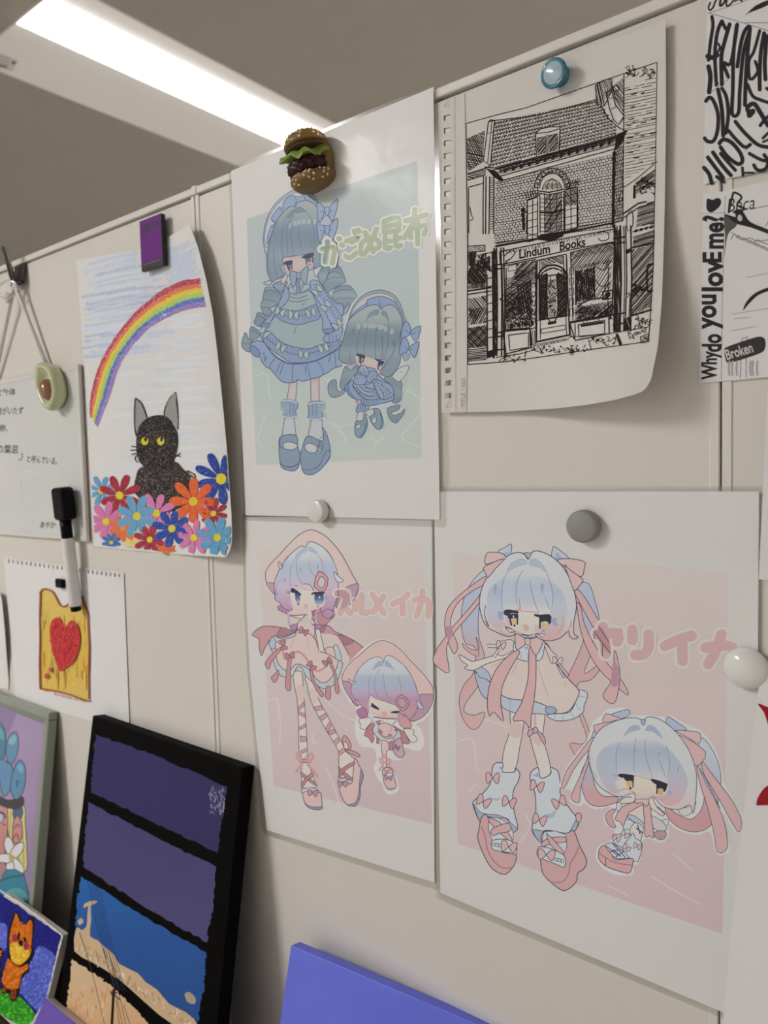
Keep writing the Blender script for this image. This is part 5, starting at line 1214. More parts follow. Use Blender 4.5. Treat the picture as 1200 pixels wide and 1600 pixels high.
for p in ('365 280 310 380 290 520 300 680', '520 270 460 370 440 500 450 640', '590 370 600 480 640 620 680 720', '755 290 800 400 825 540 810 720', '740 540 790 680', '470 560 490 690', '1015 790 1010 850 985 910'): l(p, 1.0, '6f86b0', taper=.4)
l('125 640 115 740 160 860 120 800', 1.0, LN)
l('930 740 920 860 860 960', 1.0, 'b98a98', taper=.5); l('270 880 300 930 360 945', 1.0, 'b98a98', taper=.5)
for x, y in ((228, 470), (716, 460)): f([(x-14, y-40), (x+14, y-34), (x+4, y+40), (x-8, y+60)], '8aa0c4')
f('330 740 470 695 680 715 700 780 700 900 650 930 560 945 450 910 350 850 320 800', 'd9cdc2', grad=[(690, 'dacfc8'), (860, 'dacbc0'), (940, 'dcc2ba')])
f('330 760 380 780 390 850 350 840', 'd9b2b6'); f('640 850 700 860 690 920 640 920', 'd9b2b6'); l('430 680 480 695 680 715', 1.4, 'cf949c', sm=0); f('465 640 500 690 470 690', 'd09aa2', sm=0)
f('330 860 410 895 380 925', 'd0d0d0', 1.0, LN, sm=0); f('665 935 745 938 715 972', 'd0d0d0', 1.0, LN, sm=0)
f('512 845 560 845 580 880 555 905 530 895', 'd0a09c', sm=2)
N2 = '1c2040'
f('312 705 345 682 420 690 465 700 462 725 400 720 350 745 325 740', N2, sm=2); f('350 740 460 725 455 790 430 770 385 790', N2, sm=2); f('385 780 450 775 440 835 400 835', 'cdb46e', sm=2); l('370 750 395 845', 2.2, N2); l('458 740 456 835', 2.0, N2); s.dot(426, 850, 12, 11, N2); s.dot(415, 755, 8, 12, 'd8d4c0')
f('635 750 640 728 700 738 790 730 810 790 720 775', N2, sm=2); f('690 770 808 780 790 840 740 810 695 815', N2, sm=2); f('705 810 780 815 765 880 715 875', 'cdb46e', sm=2); l('692 775 690 875', 2.4, N2); s.dot(752, 818, 9, 13, 'd8d4c0')
f('250 710 300 705 320 730 290 760 320 770 270 790', '8ea2c8', sm=2); f('815 780 870 775 860 810 880 840 830 850', '8ea2c8', sm=2); s.dot(725, 905, 18, 12, '8a90b4')
# bow tails at the head
s.view(690, 840, 4)
f('272 165 282 100 330 92 380 100 402 125 375 145 320 155', 'dcb4b1', 1.1, LN); f('262 190 300 165 390 132 340 190 290 250 278 230', 'd9aeae', 1.1, LN)
f('725 140 800 132 890 150 892 190 872 245 800 200 770 185', 'dcb4b1', 1.1, LN); f('770 170 800 200 880 260 870 290 830 330 800 260', 'd9aeae', 1.1, LN)
# --- small figure
s.part('printed_small_figure', label='printed cut-out of the twin-tailed girl, drawn small')
s.view(880, 1080, 4)
f('-20 600 0 520 60 420 150 300 180 200 240 150 280 110 400 105 420 150 520 150 640 160 660 145 760 200 870 255 960 380 1000 520 1010 580 1080 700 1130 790 1110 890 1060 860 1000 760 1040 980 1030 1010 960 1020 920 880 840 900 720 870 660 830 660 900 620 950 560 930 500 930 490 1020 470 1080 440 1090 430 1150 300 1140 210 1060 215 970 300 930 320 870 260 830 255 770 300 720 200 740 130 700 110 720 40 690 50 620', 'cdd0d0', sm=3)
f('110 520 150 420 190 250 260 200 280 260 200 420 190 560 240 650 330 660 340 690 240 720 160 700 120 620', HB, .9, LN, grad=[(200, 'b0bed0'), (420, 'a3b4cc'), (560, 'b8a9ba'), (640, 'cc989c')])
f('860 290 940 380 985 520 970 680 930 830 830 880 720 850 650 780 640 710 700 760 790 800 850 760 880 680 870 560 830 440', HB, .9, LN, grad=[(290, 'bcc8d2'), (480, 'b4c1d0'), (600, 'a9b0c8'), (680, 'c09ca8'), (760, 'c98f96')])
f('720 740 790 720 830 690 800 760 750 780', 'c9cccb', .8, LN)
for p in ('180 290 100 390 20 500 -10 590 10 600 60 500 130 400 210 320', '190 330 110 520 55 640 55 680 100 695 110 600 160 440'): f(p, RI, .9, LN, sm=3)
f('835 460 880 540 950 680 1010 830 1025 980 965 1005 940 880 900 720 850 560', RI, .9, LN, sm=3); f('870 440 940 530 1060 690 1115 810 1100 880 1060 830 960 650 880 520', RI, .9, LN, sm=3); f('850 480 900 560 960 690 980 730 900 590', '8ea3c4', .7, LN)
f('290 150 400 115 412 150 350 175 300 170', 'a3b6d0', .9, LN); f('645 200 655 160 720 200 770 240 690 245', 'a3b6d0', .9, LN)
f('265 140 330 160 360 175 250 205', 'd9aeae', .9, LN, sm=2); f('190 215 300 190 350 180 240 250 215 275', 'd6a8a8', .9, LN, sm=2)
f('700 245 800 250 858 265 850 330 780 290', 'd9aeae', .9, LN, sm=2); f('700 270 800 310 890 380 870 440 825 465 770 360', 'd6a8a8', .9, LN, sm=2)
f('160 440 170 340 230 240 330 185 430 165 490 180 498 215 520 165 590 170 680 230 770 340 820 460 835 570 815 760 790 710 720 740 620 720 560 660 440 640 350 660 260 620 200 560', HW, 1.0, LN, grad=[(160, HW), (600, 'c4c9cd'), (730, 'd2bcbc')])
f('210 480 230 380 330 320 500 310 640 350 720 430 775 540 770 620 720 700 640 710 560 640 480 560 330 560 350 640 270 610', HB, grad=[(310, 'b9c4cf'), (370, 'a4b4ca'), (480, 'a9b8cc'), (580, 'b6b4c6'), (690, 'cfa6aa')])
f('330 510 340 400 360 320 500 305 620 330 660 440 650 570 550 550 440 530', 'a9b8cc', grad=[(310, 'b9c4cf'), (370, '9fb0c8'), (470, 'adbbcd'), (550, 'cdc6c8')])
f('375 285 420 220 470 215 480 240 420 255', '99a9c2'); f('510 245 540 210 590 240 620 295 560 255', '99a9c2'); f('485 180 500 215 515 180', '8fa3c4', .8, LN)
for p in ('350 320 330 400 335 510', '455 290 440 400 445 510', '510 300 520 420 560 540', '640 330 665 440 650 560', '600 430 640 540', '165 400 175 490 210 540'): l(p, .9, '6f86b0', taper=.4)
for x, y in ((598, 400), (718, 490), (450, 372)): f([(x-6, y-16), (x+6, y-12), (x+2, y+20)], '7f94b8', sm=0)
f('350 530 440 520 560 555 650 580 640 640 560 660 480 670 410 630 360 590', 'd9cbbe', grad=[(520, 'dacdc4'), (620, 'dacab8'), (670, 'd9b8b2')]); l('440 525 560 555', 1.2, 'cf949c', sm=0)
f('342 525 360 515 440 525 438 540 400 540 360 540', N2, sm=2); f('380 540 440 535 435 570 400 565', N2, sm=2); f('395 565 432 562 425 600 405 600', 'cfa94e', sm=2); s.dot(420, 606, 8, 7, N2); l('438 535 436 600', 1.6, N2)
f('545 555 570 550 650 578 640 600 590 590', N2, sm=2); f('585 585 648 580 635 630 590 610', N2, sm=2); f('590 610 625 612 620 650 595 645', 'cfa94e', sm=2); l('586 580 586 640', 1.8, N2)
f('300 515 345 525 330 540', '8ea2c8', sm=0); f('650 620 690 630 660 650', '8ea2c8', sm=0); l('350 620 400 610 450 640', 1.4, 'c98f96'); l('560 650 620 680 650 660', 1.4, 'c98f96')
s.view(930, 1100, 5.714)
f('190 890 240 830 320 800 350 800 355 850 330 880 240 890', SK2, .9, LN); f('480 850 510 835 530 880 560 930 620 970 600 1000 540 960 490 920', SK2, .9, LN)
l('215 870 260 835 320 830', 1.4, '5a567c'); l('560 920 620 980', 2.0, '5a567c')
f('190 890 230 880 240 960 200 960', WB, .8, LN, sm=2); f('600 1040 650 1030 650 1080 600 1090', WB, .8, LN, sm=2); f('500 1000 600 1050 640 1120 560 1130 500 1080', 'c9bfc4', .8, LN)
f('90 1000 130 950 185 940 150 1010 185 1105 120 1080', 'c99a9e', .8, LN); f('520 1150 600 1130 635 1150 620 1200 570 1210 530 1180', 'b98a98', .8, LN)
f('330 900 440 880 440 1080 360 1040 290 990', 'd6c8c0', 1.0, LN, sm=2); f('300 990 350 1000 440 1070 435 1100 340 1050 290 1010', 'a9b9cc', .9, LN)
f('270 1030 350 1060 320 1140 250 1120', WB, .9, LN, sm=2); f('350 1060 430 1100 410 1200 390 1230 340 1180 300 1150', SK2, .9, LN, sm=2); l('370 1110 420 1150', 2.0, '4f4a7c'); l('380 1080 400 1160', 1.6, '4f4a7c')
f('380 870 420 900 300 970 250 1095 225 1050 175 1030 240 920', RI, 1.0, LN, sm=2); f('430 890 490 900 500 1000 525 1195 485 1175 445 1185 440 1040', RI, 1.0, LN, sm=2); f('355 850 430 850 480 850 460 920 420 880 370 890', 'd9aeae', .9, LN, sm=2)
f('160 1170 240 1160 260 1120 310 1130 300 1240 240 1280 170 1240', WB, .9, LN, sm=2); f('310 1190 340 1150 360 1200 400 1220 420 1270 380 1410 300 1370 240 1290', WB, 1.0, LN, sm=2)
for cx, cy, a in ((265, 1165, .6), (190, 1200, .4), (280, 1285, .7), (375, 1270, .3)): bow(s, cx, cy, 66, 56, 'd6b4b6', LN, a, .8, False)
f('40 1290 90 1260 110 1300 150 1340 180 1390 330 1380 335 1420 310 1505 240 1500 120 1460 60 1420 30 1370', 'd09c9c', 1.1, LN); f('90 1260 150 1240 230 1300 300 1370 240 1380 180 1375 120 1310', WB, .9, LN)
for p in ('100 1270 200 1350', '130 1320 220 1300', '150 1240 270 1370', '180 1370 260 1310', '160 1300 230 1360'): l(p, 1.4, '4f4a7c')
l('35 1330 90 1370 160 1410 250 1430 330 1440', 1.1, '9a5a78'); l('90 1370 95 1450', 1.0, LN)
s.part('lettering', label='pink rounded title lettering')
s.view(920, 830, 4.286)
LT = ['60 690 120 690 200 680 190 740', '95 640 115 820', '292 660 292 730', '400 690 400 780 370 825 310 830', '510 770 620 720 690 700', '625 740 628 870', '780 780 850 770 960 775 970 900', '890 690 850 800 800 890']
for p in LT: l(p, 21, 'cfc9c4', sm=2)
for p in LT: l(p, 14.5, 'c99ea2', sm=2)
s.view(860, 960, 8)
f('545 215 590 190 640 150 740 350 750 490 650 400', 'b98089', sm=2); l('595 140 730 345', 1.1, LN, sm=0); l('540 205 750 490', 1.1, LN, sm=0); l('655 360 650 520', 1.1, LN, sm=0); l('548 240 552 310', 1.1, LN, sm=0)
s.flush()
# ================================================================== pen drawing of the bookshop
s = SH['shop']; f, l = s.fill, s.line
INK = '261d1e'; PAP = (0.755, 0.735, 0.71); s.lw = 1.25
rs = random.Random(11)
def hatch(s, poly, ang, gap, w_=0.8, c=INK, jit=0.25, breaks=0.0):
    P = np.array(s.parse(poly)); ca, sa = math.cos(ang), math.sin(ang)
    Q = np.stack([P[:, 0]*ca+P[:, 1]*sa, -P[:, 0]*sa+P[:, 1]*ca], 1)
    g = gap/s.o[2]; y = Q[:, 1].min()+g*.5
    while y < Q[:, 1].max():
        yy = y+rs.uniform(-jit, jit)*g; xs = []
        for a, b in zip(Q, np.roll(Q, -1, 0)):
            if (a[1] > yy) != (b[1] > yy): xs.append(a[0]+(b[0]-a[0])*(yy-a[1])/(b[1]-a[1]))
        xs.sort()
        for x0, x1 in zip(xs[::2], xs[1::2]):
            segs = [(x0, x1)]
            if breaks and x1-x0 > 10:
                segs = []; x = x0
                while x < x1:
                    e = min(x1, x+rs.uniform(8, 30)); segs.append((x, e)); x = e+(rs.uniform(1, 8) if rs.random() < breaks else 0.01)
            for u0, u1 in segs:
                if u1-u0 < .6: continue
                k = g*.12; pts = [(u0, yy), ((u0+u1)/2, yy+rs.uniform(-k, k)), (u1, yy+rs.uniform(-k, k))]
                s.stroke([(x*ca-v*sa, x*sa+v*ca) for x, v in pts], w_*rs.uniform(.75, 1.25), c, s.lift())
        y += g
def quad(c, u, v):
    (a, b, d, e) = c   # TL TR BR BL
    return tuple((a[i]*(1-u)+b[i]*u)*(1-v)+(e[i]*(1-u)+d[i]*u)*v for i in (0, 1))
def pl(s, pts, w_=0.9, j=0.6):
    P = s.parse(pts); s.stroke([(x+rs.uniform(-j, j)*.4, y+rs.uniform(-j, j)*.4) for x, y in P], w_, INK, s.lift())
def bricks(s, c, rows, cols, w_=0.65):
    for i in range(rows+1):
        v = i/rows; pl(s, [quad(c, k/10, min(1, max(0, v+rs.uniform(-.1, .1)/rows))) for k in range(11)], w_*rs.uniform(.6, 1.3))
        if i < rows:
            for j in range(cols):
                u = (j+(.5 if i % 2 else 0)+rs.uniform(-.15, .15))/cols
                if 0 < u < 1: pl(s, [quad(c, u, v), quad(c, u, v+1/rows)], w_*rs.uniform(.7, 1.4))
def scribble(s, x0, y0, x1, y1, n, size, w_=.7):
    for _ in range(n):
        x, y = rs.uniform(x0, x1), rs.uniform(y0, y1); P = [(x, y)]
        for _ in range(4): x += rs.uniform(-size, size); y += rs.uniform(-size, size); P.append((x, y))
        s.line(P, w_, INK, sm=3)
BG, MID, FG = 9e-5, 1.9e-4, 3.0e-4
_fill = s.fill
def shop_fill(pts, c, line=None, lc=INK, sm=0, **k):
    keep = s.lv; s.lv = MID if c == PAP else FG; _fill(pts, c, None, lc, sm)
    if line:
        P = s.parse(pts)
        if sm: P = [tuple(q) for q in spline(P, sm, True)]
        s.lv = FG; s.stroke([*P, P[0]], line, lc, s.lift())
    s.lv = keep
f = s.fill = shop_fill
s.lv = BG; s.lvs = 3e-7
s.part('ink_lines', label='black pen lines of the bookshop front')
s.view(680, 60, 3.158)
pl(s, '152 420 300 378 450 342 640 275 800 218 1095 118', 1.1); pl(s, '1095 118 1090 400 1086 640 1080 900 1078 960', 1.0); pl(s, '152 420 156 700 160 960', 1.0)
# roofs
roof = ((292, 408), (800, 300), (905, 468), (250, 636))
for i in range(12):
    v = (i+.5)/12
    for j in range(38):
        u = (j+(.5 if i % 2 else 0))/38; a, b, m = quad(roof, u, v), quad(roof, u+1/38, v), quad(roof, u+.5/38, v+.6/12)
        if b[0] < 905: pl(s, [a, m, b], 1.25)
        if rs.random() < .75: pl(s, [quad(roof, u+.5/38, v-.3/12), m], .8)
pl(s, '285 405 500 382 640 345 800 300', 1.2); pl(s, '800 300 850 390 905 440 945 460', 1.3); pl(s, '245 636 310 640 500 585 650 548 870 495 945 460', 1.5)
hatch(s, '155 495 245 455 235 610 160 660', 1.1, 9, 1.1); hatch(s, '155 495 245 455 235 610 160 660', .2, 9, .9)
s.lv = FG
f('262 412 292 405 272 625 238 605', PAP, 1.1, INK, sm=0); pl(s, '280 410 258 615', .9); pl(s, '250 470 285 462', .7); pl(s, '262 412 275 402 292 405', 1.4)
f('495 468 520 446 570 436 616 437 610 556 500 585', PAP, 1.3, INK, sm=0); pl(s, '495 470 560 462 615 445', 1.2); pl(s, '552 474 552 570', 1.2); f('505 492 545 484 545 562 506 574', PAP, 1.0, INK, sm=0); f('560 480 604 470 602 548 560 560', PAP, 1.0, INK, sm=0)
for p in ('508 495 542 487 542 560 508 572', '562 482 602 472 600 546 562 557'): hatch(s, p, -.9, 6, 1.0)
f('790 232 830 206 872 200 870 262 832 335 797 322', PAP, 1.2, INK, sm=0); hatch(s, '790 232 832 206 834 330 797 322', 1.35, 6, .9); bricks(s, ((832, 206), (872, 200), (870, 265), (834, 300)), 7, 4)
f('845 266 870 256 890 330 932 382 905 425 880 402 858 340', PAP, 1.3, INK, sm=0); pl(s, '858 300 880 290', .9); pl(s, '868 350 900 335', .9); pl(s, '872 235 890 300 928 360', 1.2)
hatch(s, '875 235 932 190 930 350 895 300', .9, 9, .9); s.dot(892, 246, 14, 14, PAP, 1.2, INK)
# right-hand house
s.lv = BG
hatch(s, '934 235 1090 190 1086 610 936 700', -.2, 15, .75, breaks=.35); pl(s, '932 180 930 480 928 700 925 900', 1.3); pl(s, '1082 620 985 700 930 735', 1.1)
for _ in range(22):
    x, y = rs.uniform(945, 1070), rs.uniform(220, 620); pl(s, [(x, y), (x+rs.uniform(12, 30), y-rs.uniform(2, 8))], 1.3)
scribble(s, 945, 150, 1085, 185, 26, 14, .8)
# cornice
s.lv = FG
cor = ((250, 638), (945, 460), (900, 540), (320, 705))
for v in (.25, .45, .7, 1.0): pl(s, [quad(cor, k/8, v) for k in range(9)], 1.1)
hatch(s, [quad(cor, .06, .1), quad(cor, .97, .02), quad(cor, .98, .42), quad(cor, .06, .45)], -.27, 4.5, .8)
for j in range(15):
    a = quad(cor, .08+j*.061, .42); f([(a[0]-9, a[1]-9), (a[0]+9, a[1]-13), (a[0]+8, a[1]+10), (a[0]-8, a[1]+14)], PAP, 1.0, INK, sm=0); hatch(s, [(a[0]+9, a[1]-9), (a[0]+24, a[1]-14), (a[0]+23, a[1]+8), (a[0]+9, a[1]+12)], .9, 4, 1.0)
f('250 640 300 655 340 700 320 705 285 680', INK, sm=0); f('900 470 945 455 920 520 880 560', INK, sm=0)
# brick front
s.lv = BG
bricks(s, ((298, 706), (882, 572), (882, 930), (292, 1010)), 25, 34, .75)
s.lv = FG
bricks(s, ((888, 545), (928, 530), (924, 900), (886, 910)), 22, 4, .8)
pl(s, '884 560 880 760 878 930', 3.0); pl(s, '876 560 872 920', 1.0)
# left-hand house
pl(s, '160 668 250 640', 1.3); pl(s, '160 700 245 675', 1.0); pl(s, '162 735 240 712', 1.0); hatch(s, '160 670 250 642 250 675 160 700', .3, 7, .9)
for x in (238, 250, 268, 290): pl(s, [(x, 680), (x-2, 820), (x-3, 965)], 1.1)
for k in range(22): pl(s, [(270, 690+k*12), (288, 686+k*12)], .8)
pl(s, '163 740 164 960', 1.0); pl(s, '170 830 180 880 190 890 168 900', .9)
# bay window
f('455 795 510 778 505 735 520 690 560 662 600 660 640 700 648 745 702 735 704 935 640 960 500 975 450 960', PAP, 1.0, INK, sm=0)
for k in range(13):
    a = math.pi*(k/12); c0 = (577+62*math.cos(a), 738-72*math.sin(a)); c1 = (577+88*math.cos(a), 738-98*math.sin(a)); pl(s, [c0, c1], 1.0)
pl(s, [(577+62*math.cos(math.pi*k/16), 738-72*math.sin(math.pi*k/16)) for k in range(17)], 1.2); pl(s, [(577+88*math.cos(math.pi*k/16), 738-98*math.sin(math.pi*k/16)) for k in range(17)], 1.1)
for dx in (-50, -28, 0, 28, 50): s.line([(577, 692), (577+dx*.7, 712), (577+dx, 748)], .9, INK)
hatch(s, '530 742 545 715 610 712 625 742', .8, 7, .8); pl(s, '512 752 560 760 635 744', 1.6); pl(s, '512 764 560 772 637 756', 1.2)
for x in (516, 538, 566, 598, 622, 634): pl(s, [(x, 762), (x+2, 960)], 1.2 if x in (516, 634) else .9)
for k in range(9): pl(s, [(516, 790+k*20), (575, 796+k*20), (634, 782+k*20)], .8)
hatch(s, '540 770 622 762 622 950 540 960', -1.0, 7, 1.0); pl(s, '516 858 570 862 636 846', 2.0)
for x0, x1, y0 in ((455, 505, 795), (640, 700, 742)):
    f([(x0, y0+5), (x1, y0-12), (x1, y0+195), (x0, y0+210)], PAP, 1.3, INK, sm=0); pl(s, [((x0+x1)/2, y0), ((x0+x1)/2, y0+200)], 1.0)
    for k in range(5): pl(s, [(x0, y0+35+k*36), (x1, y0+22+k*36)], .9)
hatch(s, '643 748 697 738 697 820 643 826', .9, 6, .9)
for k in range(6): pl(s, [(452+k*11, 790-k*3), (440+k*13, 755-k*2)], .9); pl(s, [(650+k*10, 732-k*2), (658+k*11, 706-k*2)], .9)
pl(s, '432 840 436 940', 3.4); pl(s, '425 850 436 840 446 860', 1.4)
# right-hand lower shop
f('978 725 988 722 988 788 976 790', INK, sm=0); pl(s, '990 715 1085 650', 1.6); hatch(s, '990 715 1080 660 1080 720 990 770', -.55, 9, 1.2); scribble(s, 1010, 700, 1080, 760, 16, 14, .9)
pl(s, '928 865 1000 815 1040 805', 1.8); pl(s, '930 885 1005 832 1042 822', 1.2); hatch(s, '1000 835 1080 800 1080 915 990 930', -.3, 7, .9); f('945 880 970 850 975 920 950 950', PAP, 1.0, INK, sm=2)
s.view(680, 340, 3.158)
pl(s, '160 725 330 712 500 690 760 652 1052 612', 1.1); pl(s, '1080 60 1072 300 1052 612', 1.0); pl(s, '160 60 158 400 160 725', 1.0)
# ledge, sign board
f('500 108 520 82 635 66 632 92 570 118', INK, sm=0); f('515 95 625 76 622 88 560 104', PAP, .8, INK, sm=0)
pl(s, '300 140 500 105', 2.6); pl(s, '635 75 885 25', 2.2); pl(s, '300 128 440 105', 1.2); pl(s, '640 60 885 12', 1.0)
f('318 168 600 110 890 55 886 118 660 160 500 196 320 232', PAP, 1.3, INK, sm=0); hatch(s, '330 165 880 58 880 74 330 186', 1.2, 12, .8)
for p in ('340 190 370 165 395 170 370 205 345 215', '800 80 820 70 850 75 855 105 820 115 805 100', '365 205 345 225', '790 85 780 80'): s.line(p, 1.2, INK)
s.text('Lindum', 412, 203, 62, INK, ang=-.19, shear=.18, sx=.86, bold=.024); s.text('Books', 612, 164, 62, INK, ang=-.19, shear=.18, sx=.84, bold=.024)
# shop columns
for x in (290, 302, 325, 338): pl(s, [(x, 150), (x+4, 400), (x+2, 680)], 1.6)
hatch(s, '292 160 302 160 304 680 294 680', 1.4, 5, 1.0)
for y in (235, 255, 570, 590, 655): pl(s, [(285, y), (342, y-6)], 1.8)
for x, w_ in ((884, 2.6), (896, 1.2), (912, 2.2), (930, 1.0), (940, 1.2), (965, 1.6)): pl(s, [(x, 40), (x+4, 300), (x-2, 560)], w_)
hatch(s, '886 60 912 60 910 560 886 570', 1.5, 6, 1.1); f('938 160 966 150 962 170 940 182', INK, sm=0); f('940 400 960 380 956 490 938 500', PAP, .9, INK, sm=0)
for y in (105, 130, 480, 530): pl(s, [(878, y), (935, y-10)], 1.8)
# door
f('503 212 646 180 662 580 500 612', PAP, 1.4, INK, sm=0); pl(s, '516 210 518 600', 1.0); pl(s, '632 186 648 580', 1.0)
arch = [(580+72*math.cos(math.pi*k/14), 300-66*math.sin(math.pi*k/14)) for k in range(15)]
hatch(s, '520 208 632 184 634 232 600 222 560 230 525 262', .5, 6, .9); s.line(arch, 2.4, INK, sm=0); s.line([(580+58*math.cos(math.pi*k/14), 302-54*math.sin(math.pi*k/14)) for k in range(15)], 1.2, INK, sm=0)
f('512 300 530 270 580 250 630 262 648 290 650 482 512 505', PAP, 1.2, INK, sm=0)
hatch(s, '514 300 552 270 552 500 514 505', .8, 6, 1.2); hatch(s, '600 270 646 290 648 485 605 492', -.8, 5, 1.2); hatch(s, '514 300 552 270 552 500 514 505', -.8, 8, 1.0)
f('553 300 562 288 585 284 600 300 602 490 556 498', PAP, 1.6, INK, sm=3); hatch(s, '558 310 596 300 598 488 560 494', .9, 9, .8); scribble(s, 560, 310, 596, 480, 26, 12, .9)
for k in range(5): f([(520, 340+k*34), (548, 334+k*34), (548, 356+k*34), (520, 362+k*34)], PAP, .9, INK, sm=0)
f('555 516 597 508 598 522 556 530', INK, sm=0); f('522 550 640 530 642 552 522 572', PAP, 1.0, INK, sm=0); pl(s, '512 506 650 484', 1.8)
# shop windows
f('330 240 496 206 496 545 336 560', PAP, 1.3, INK, sm=0); hatch(s, '400 230 494 210 494 260 390 310', -.8, 7, 1.1); hatch(s, '390 270 494 240 494 330 370 350', .2, 7, .9); f('360 240 400 230 400 258 360 265', PAP, .8, INK, sm=0); f('362 330 400 320 408 352 364 362', PAP, .8, INK, sm=0)
hatch(s, '405 330 470 312 470 470 400 480', 1.4, 6, 1.1); hatch(s, '340 370 400 360 400 500 340 510', .7, 7, 1.0); scribble(s, 345, 380, 480, 540, 130, 13, .9)
for k in range(13): f([(338+k*11.5, 528-k*1.4), (347+k*11.5, 527-k*1.4), (347+k*11.5, 548-k*1.4), (338+k*11.5, 550-k*1.4)], PAP if k % 3 else INK, .8, INK, sm=0)
for k in range(6): f([(478, 280+k*44), (492, 276+k*44), (492, 298+k*44), (478, 302+k*44)], PAP, .8, INK, sm=0)
pl(s, '350 250 350 540', 1.3); pl(s, '472 300 474 540', 1.2)
f('668 172 884 122 872 480 680 516', PAP, 1.3, INK, sm=0); hatch(s, '670 175 882 125 876 220 674 262', -.9, 9, 1.0); hatch(s, '670 175 882 125 880 160 672 205', .5, 9, .8)
for x in range(700, 784, 9): pl(s, [(x, 262-(x-700)*.2), (x+2, 410-(x-700)*.2)], 1.2)
hatch(s, '695 265 780 248 782 395 698 418', 1.45, 5, .9); pl(s, '692 262 694 430', 2.0)
s.line('790 240 830 260 850 230', 1.0, INK); s.line('785 300 820 340 860 330', 1.0, INK); s.line('700 440 760 405 850 395', 1.8, INK); s.line('700 425 740 418 760 395', 1.2, INK)
hatch(s, '690 445 872 410 872 480 690 512', -.7, 7, 1.1); scribble(s, 700, 440, 870, 500, 90, 12, .9); f('828 365 874 358 874 398 828 405', PAP, 2.2, INK, sm=0); f('838 372 864 368 864 390 838 394', INK, sm=0); pl(s, '835 360 840 330 866 326', 1.4)
for k in range(5): f([(664, 250+k*50), (682, 246+k*50), (682, 280+k*50), (664, 286+k*50)], PAP, 1.1, INK, sm=0)
pl(s, '786 225 788 400', 1.2); pl(s, '855 225 852 480', 1.2)
hatch(s, '345 300 470 270 470 500 345 515', -.7, 8, 1.0); hatch(s, '690 240 870 205 866 400 690 420', -1.0, 12, .9); hatch(s, '516 300 552 270 552 500 516 505', 0.1, 7, 1.2); hatch(s, '604 270 646 290 648 485 605 492', .6, 7, 1.1)
# stall risers
f('334 562 466 550 470 642 350 672', PAP, 1.5, INK, sm=0); f('362 580 460 568 460 640 368 656', PAP, 1.3, INK, sm=0); f('470 552 496 540 496 628 476 645', PAP, 1.2, INK, sm=0); f('478 562 490 556 488 622 478 630', PAP, 1.0, INK, sm=0)
f('664 520 856 488 858 572 690 606', PAP, 1.5, INK, sm=0); f('706 528 836 506 836 572 710 590', PAP, 1.3, INK, sm=0); f('716 530 832 510 832 522 720 540', INK, sm=0); f('664 522 690 516 690 604 668 580', PAP, 1.2, INK, sm=0)
pl(s, '500 612 660 580', 2.2); pl(s, '336 556 466 546', 2.6); pl(s, '664 516 874 478', 2.2); hatch(s, '330 570 350 672 338 676', 1.0, 6, 1.0)
# left neighbour
hatch(s, '164 175 200 170 200 235 164 240', 1.5, 5, 1.2); pl(s, '160 142 245 135 245 165 160 172', 1.2); hatch(s, '162 146 240 140 240 164 162 170', .4, 8, .8)
for k in range(18): s.line([(205+rs.uniform(0, 75), 170+rs.uniform(0, 100)) for _ in range(4)], 1.0, INK, sm=3)
f([(205+42*math.cos(t), 282+52*math.sin(t)) for t in np.linspace(math.pi, 2*math.pi, 12)]+[(246, 320), (164, 325)], PAP, 1.2, INK, sm=0); hatch(s, [(205+40*math.cos(t), 282+50*math.sin(t)) for t in np.linspace(math.pi, 2*math.pi, 12)]+[(246, 318), (164, 322)], .9, 5, 1.2); hatch(s, '166 318 246 312 246 345 166 352', 1.5, 6, .9)
pl(s, '160 362 275 345', 2.0); pl(s, '160 380 275 362', 1.4); hatch(s, '165 400 250 385 250 450 190 520 165 470', .9, 9, 1.1); hatch(s, '165 450 250 440 250 520 165 530', -1.1, 9, 1.0)
hatch(s, '160 545 252 530 252 636 160 645', .8, 8, 1.0); hatch(s, '160 545 252 530 252 636 160 645', -.8, 8, 1.0); pl(s, '254 280 256 690', 1.6); pl(s, '284 170 288 690', 2.6)
for k in range(8): pl(s, [(256, 300+k*42), (282, 294+k*42)], 1.0)
hatch(s, '160 650 252 640 252 700 160 710', -.1, 8, 1.0); f('254 660 290 650 300 680 256 695', INK, sm=0)
# right neighbour
hatch(s, '968 160 1076 130 1066 440 965 480', -.85, 8, .9); pl(s, '966 150 1078 125', 2.0); hatch(s, '975 95 1080 60 1078 125 975 150', -.3, 7, 1.0); pl(s, '975 70 1080 40', 1.4)
for k in range(4): f([(985+k*25, 60-k*6), (997+k*25, 56-k*6), (997+k*25, 70-k*6), (985+k*25, 73-k*6)], INK, sm=0)
s.line('1075 230 1048 240 1045 330 1050 365 1072 360', 2.0, INK); scribble(s, 975, 330, 1035, 370, 24, 14, .9); pl(s, '965 485 1065 455', 2.2); hatch(s, '930 500 965 490 965 545 930 562', 1.2, 6, 1.4)
scribble(s, 985, 495, 1058, 540, 14, 12, .9); f('1012 590 1052 572 1052 612 1016 618', PAP, 1.3, INK, sm=0); hatch(s, '1018 594 1050 580 1050 608 1020 614', .6, 7, 1.2)
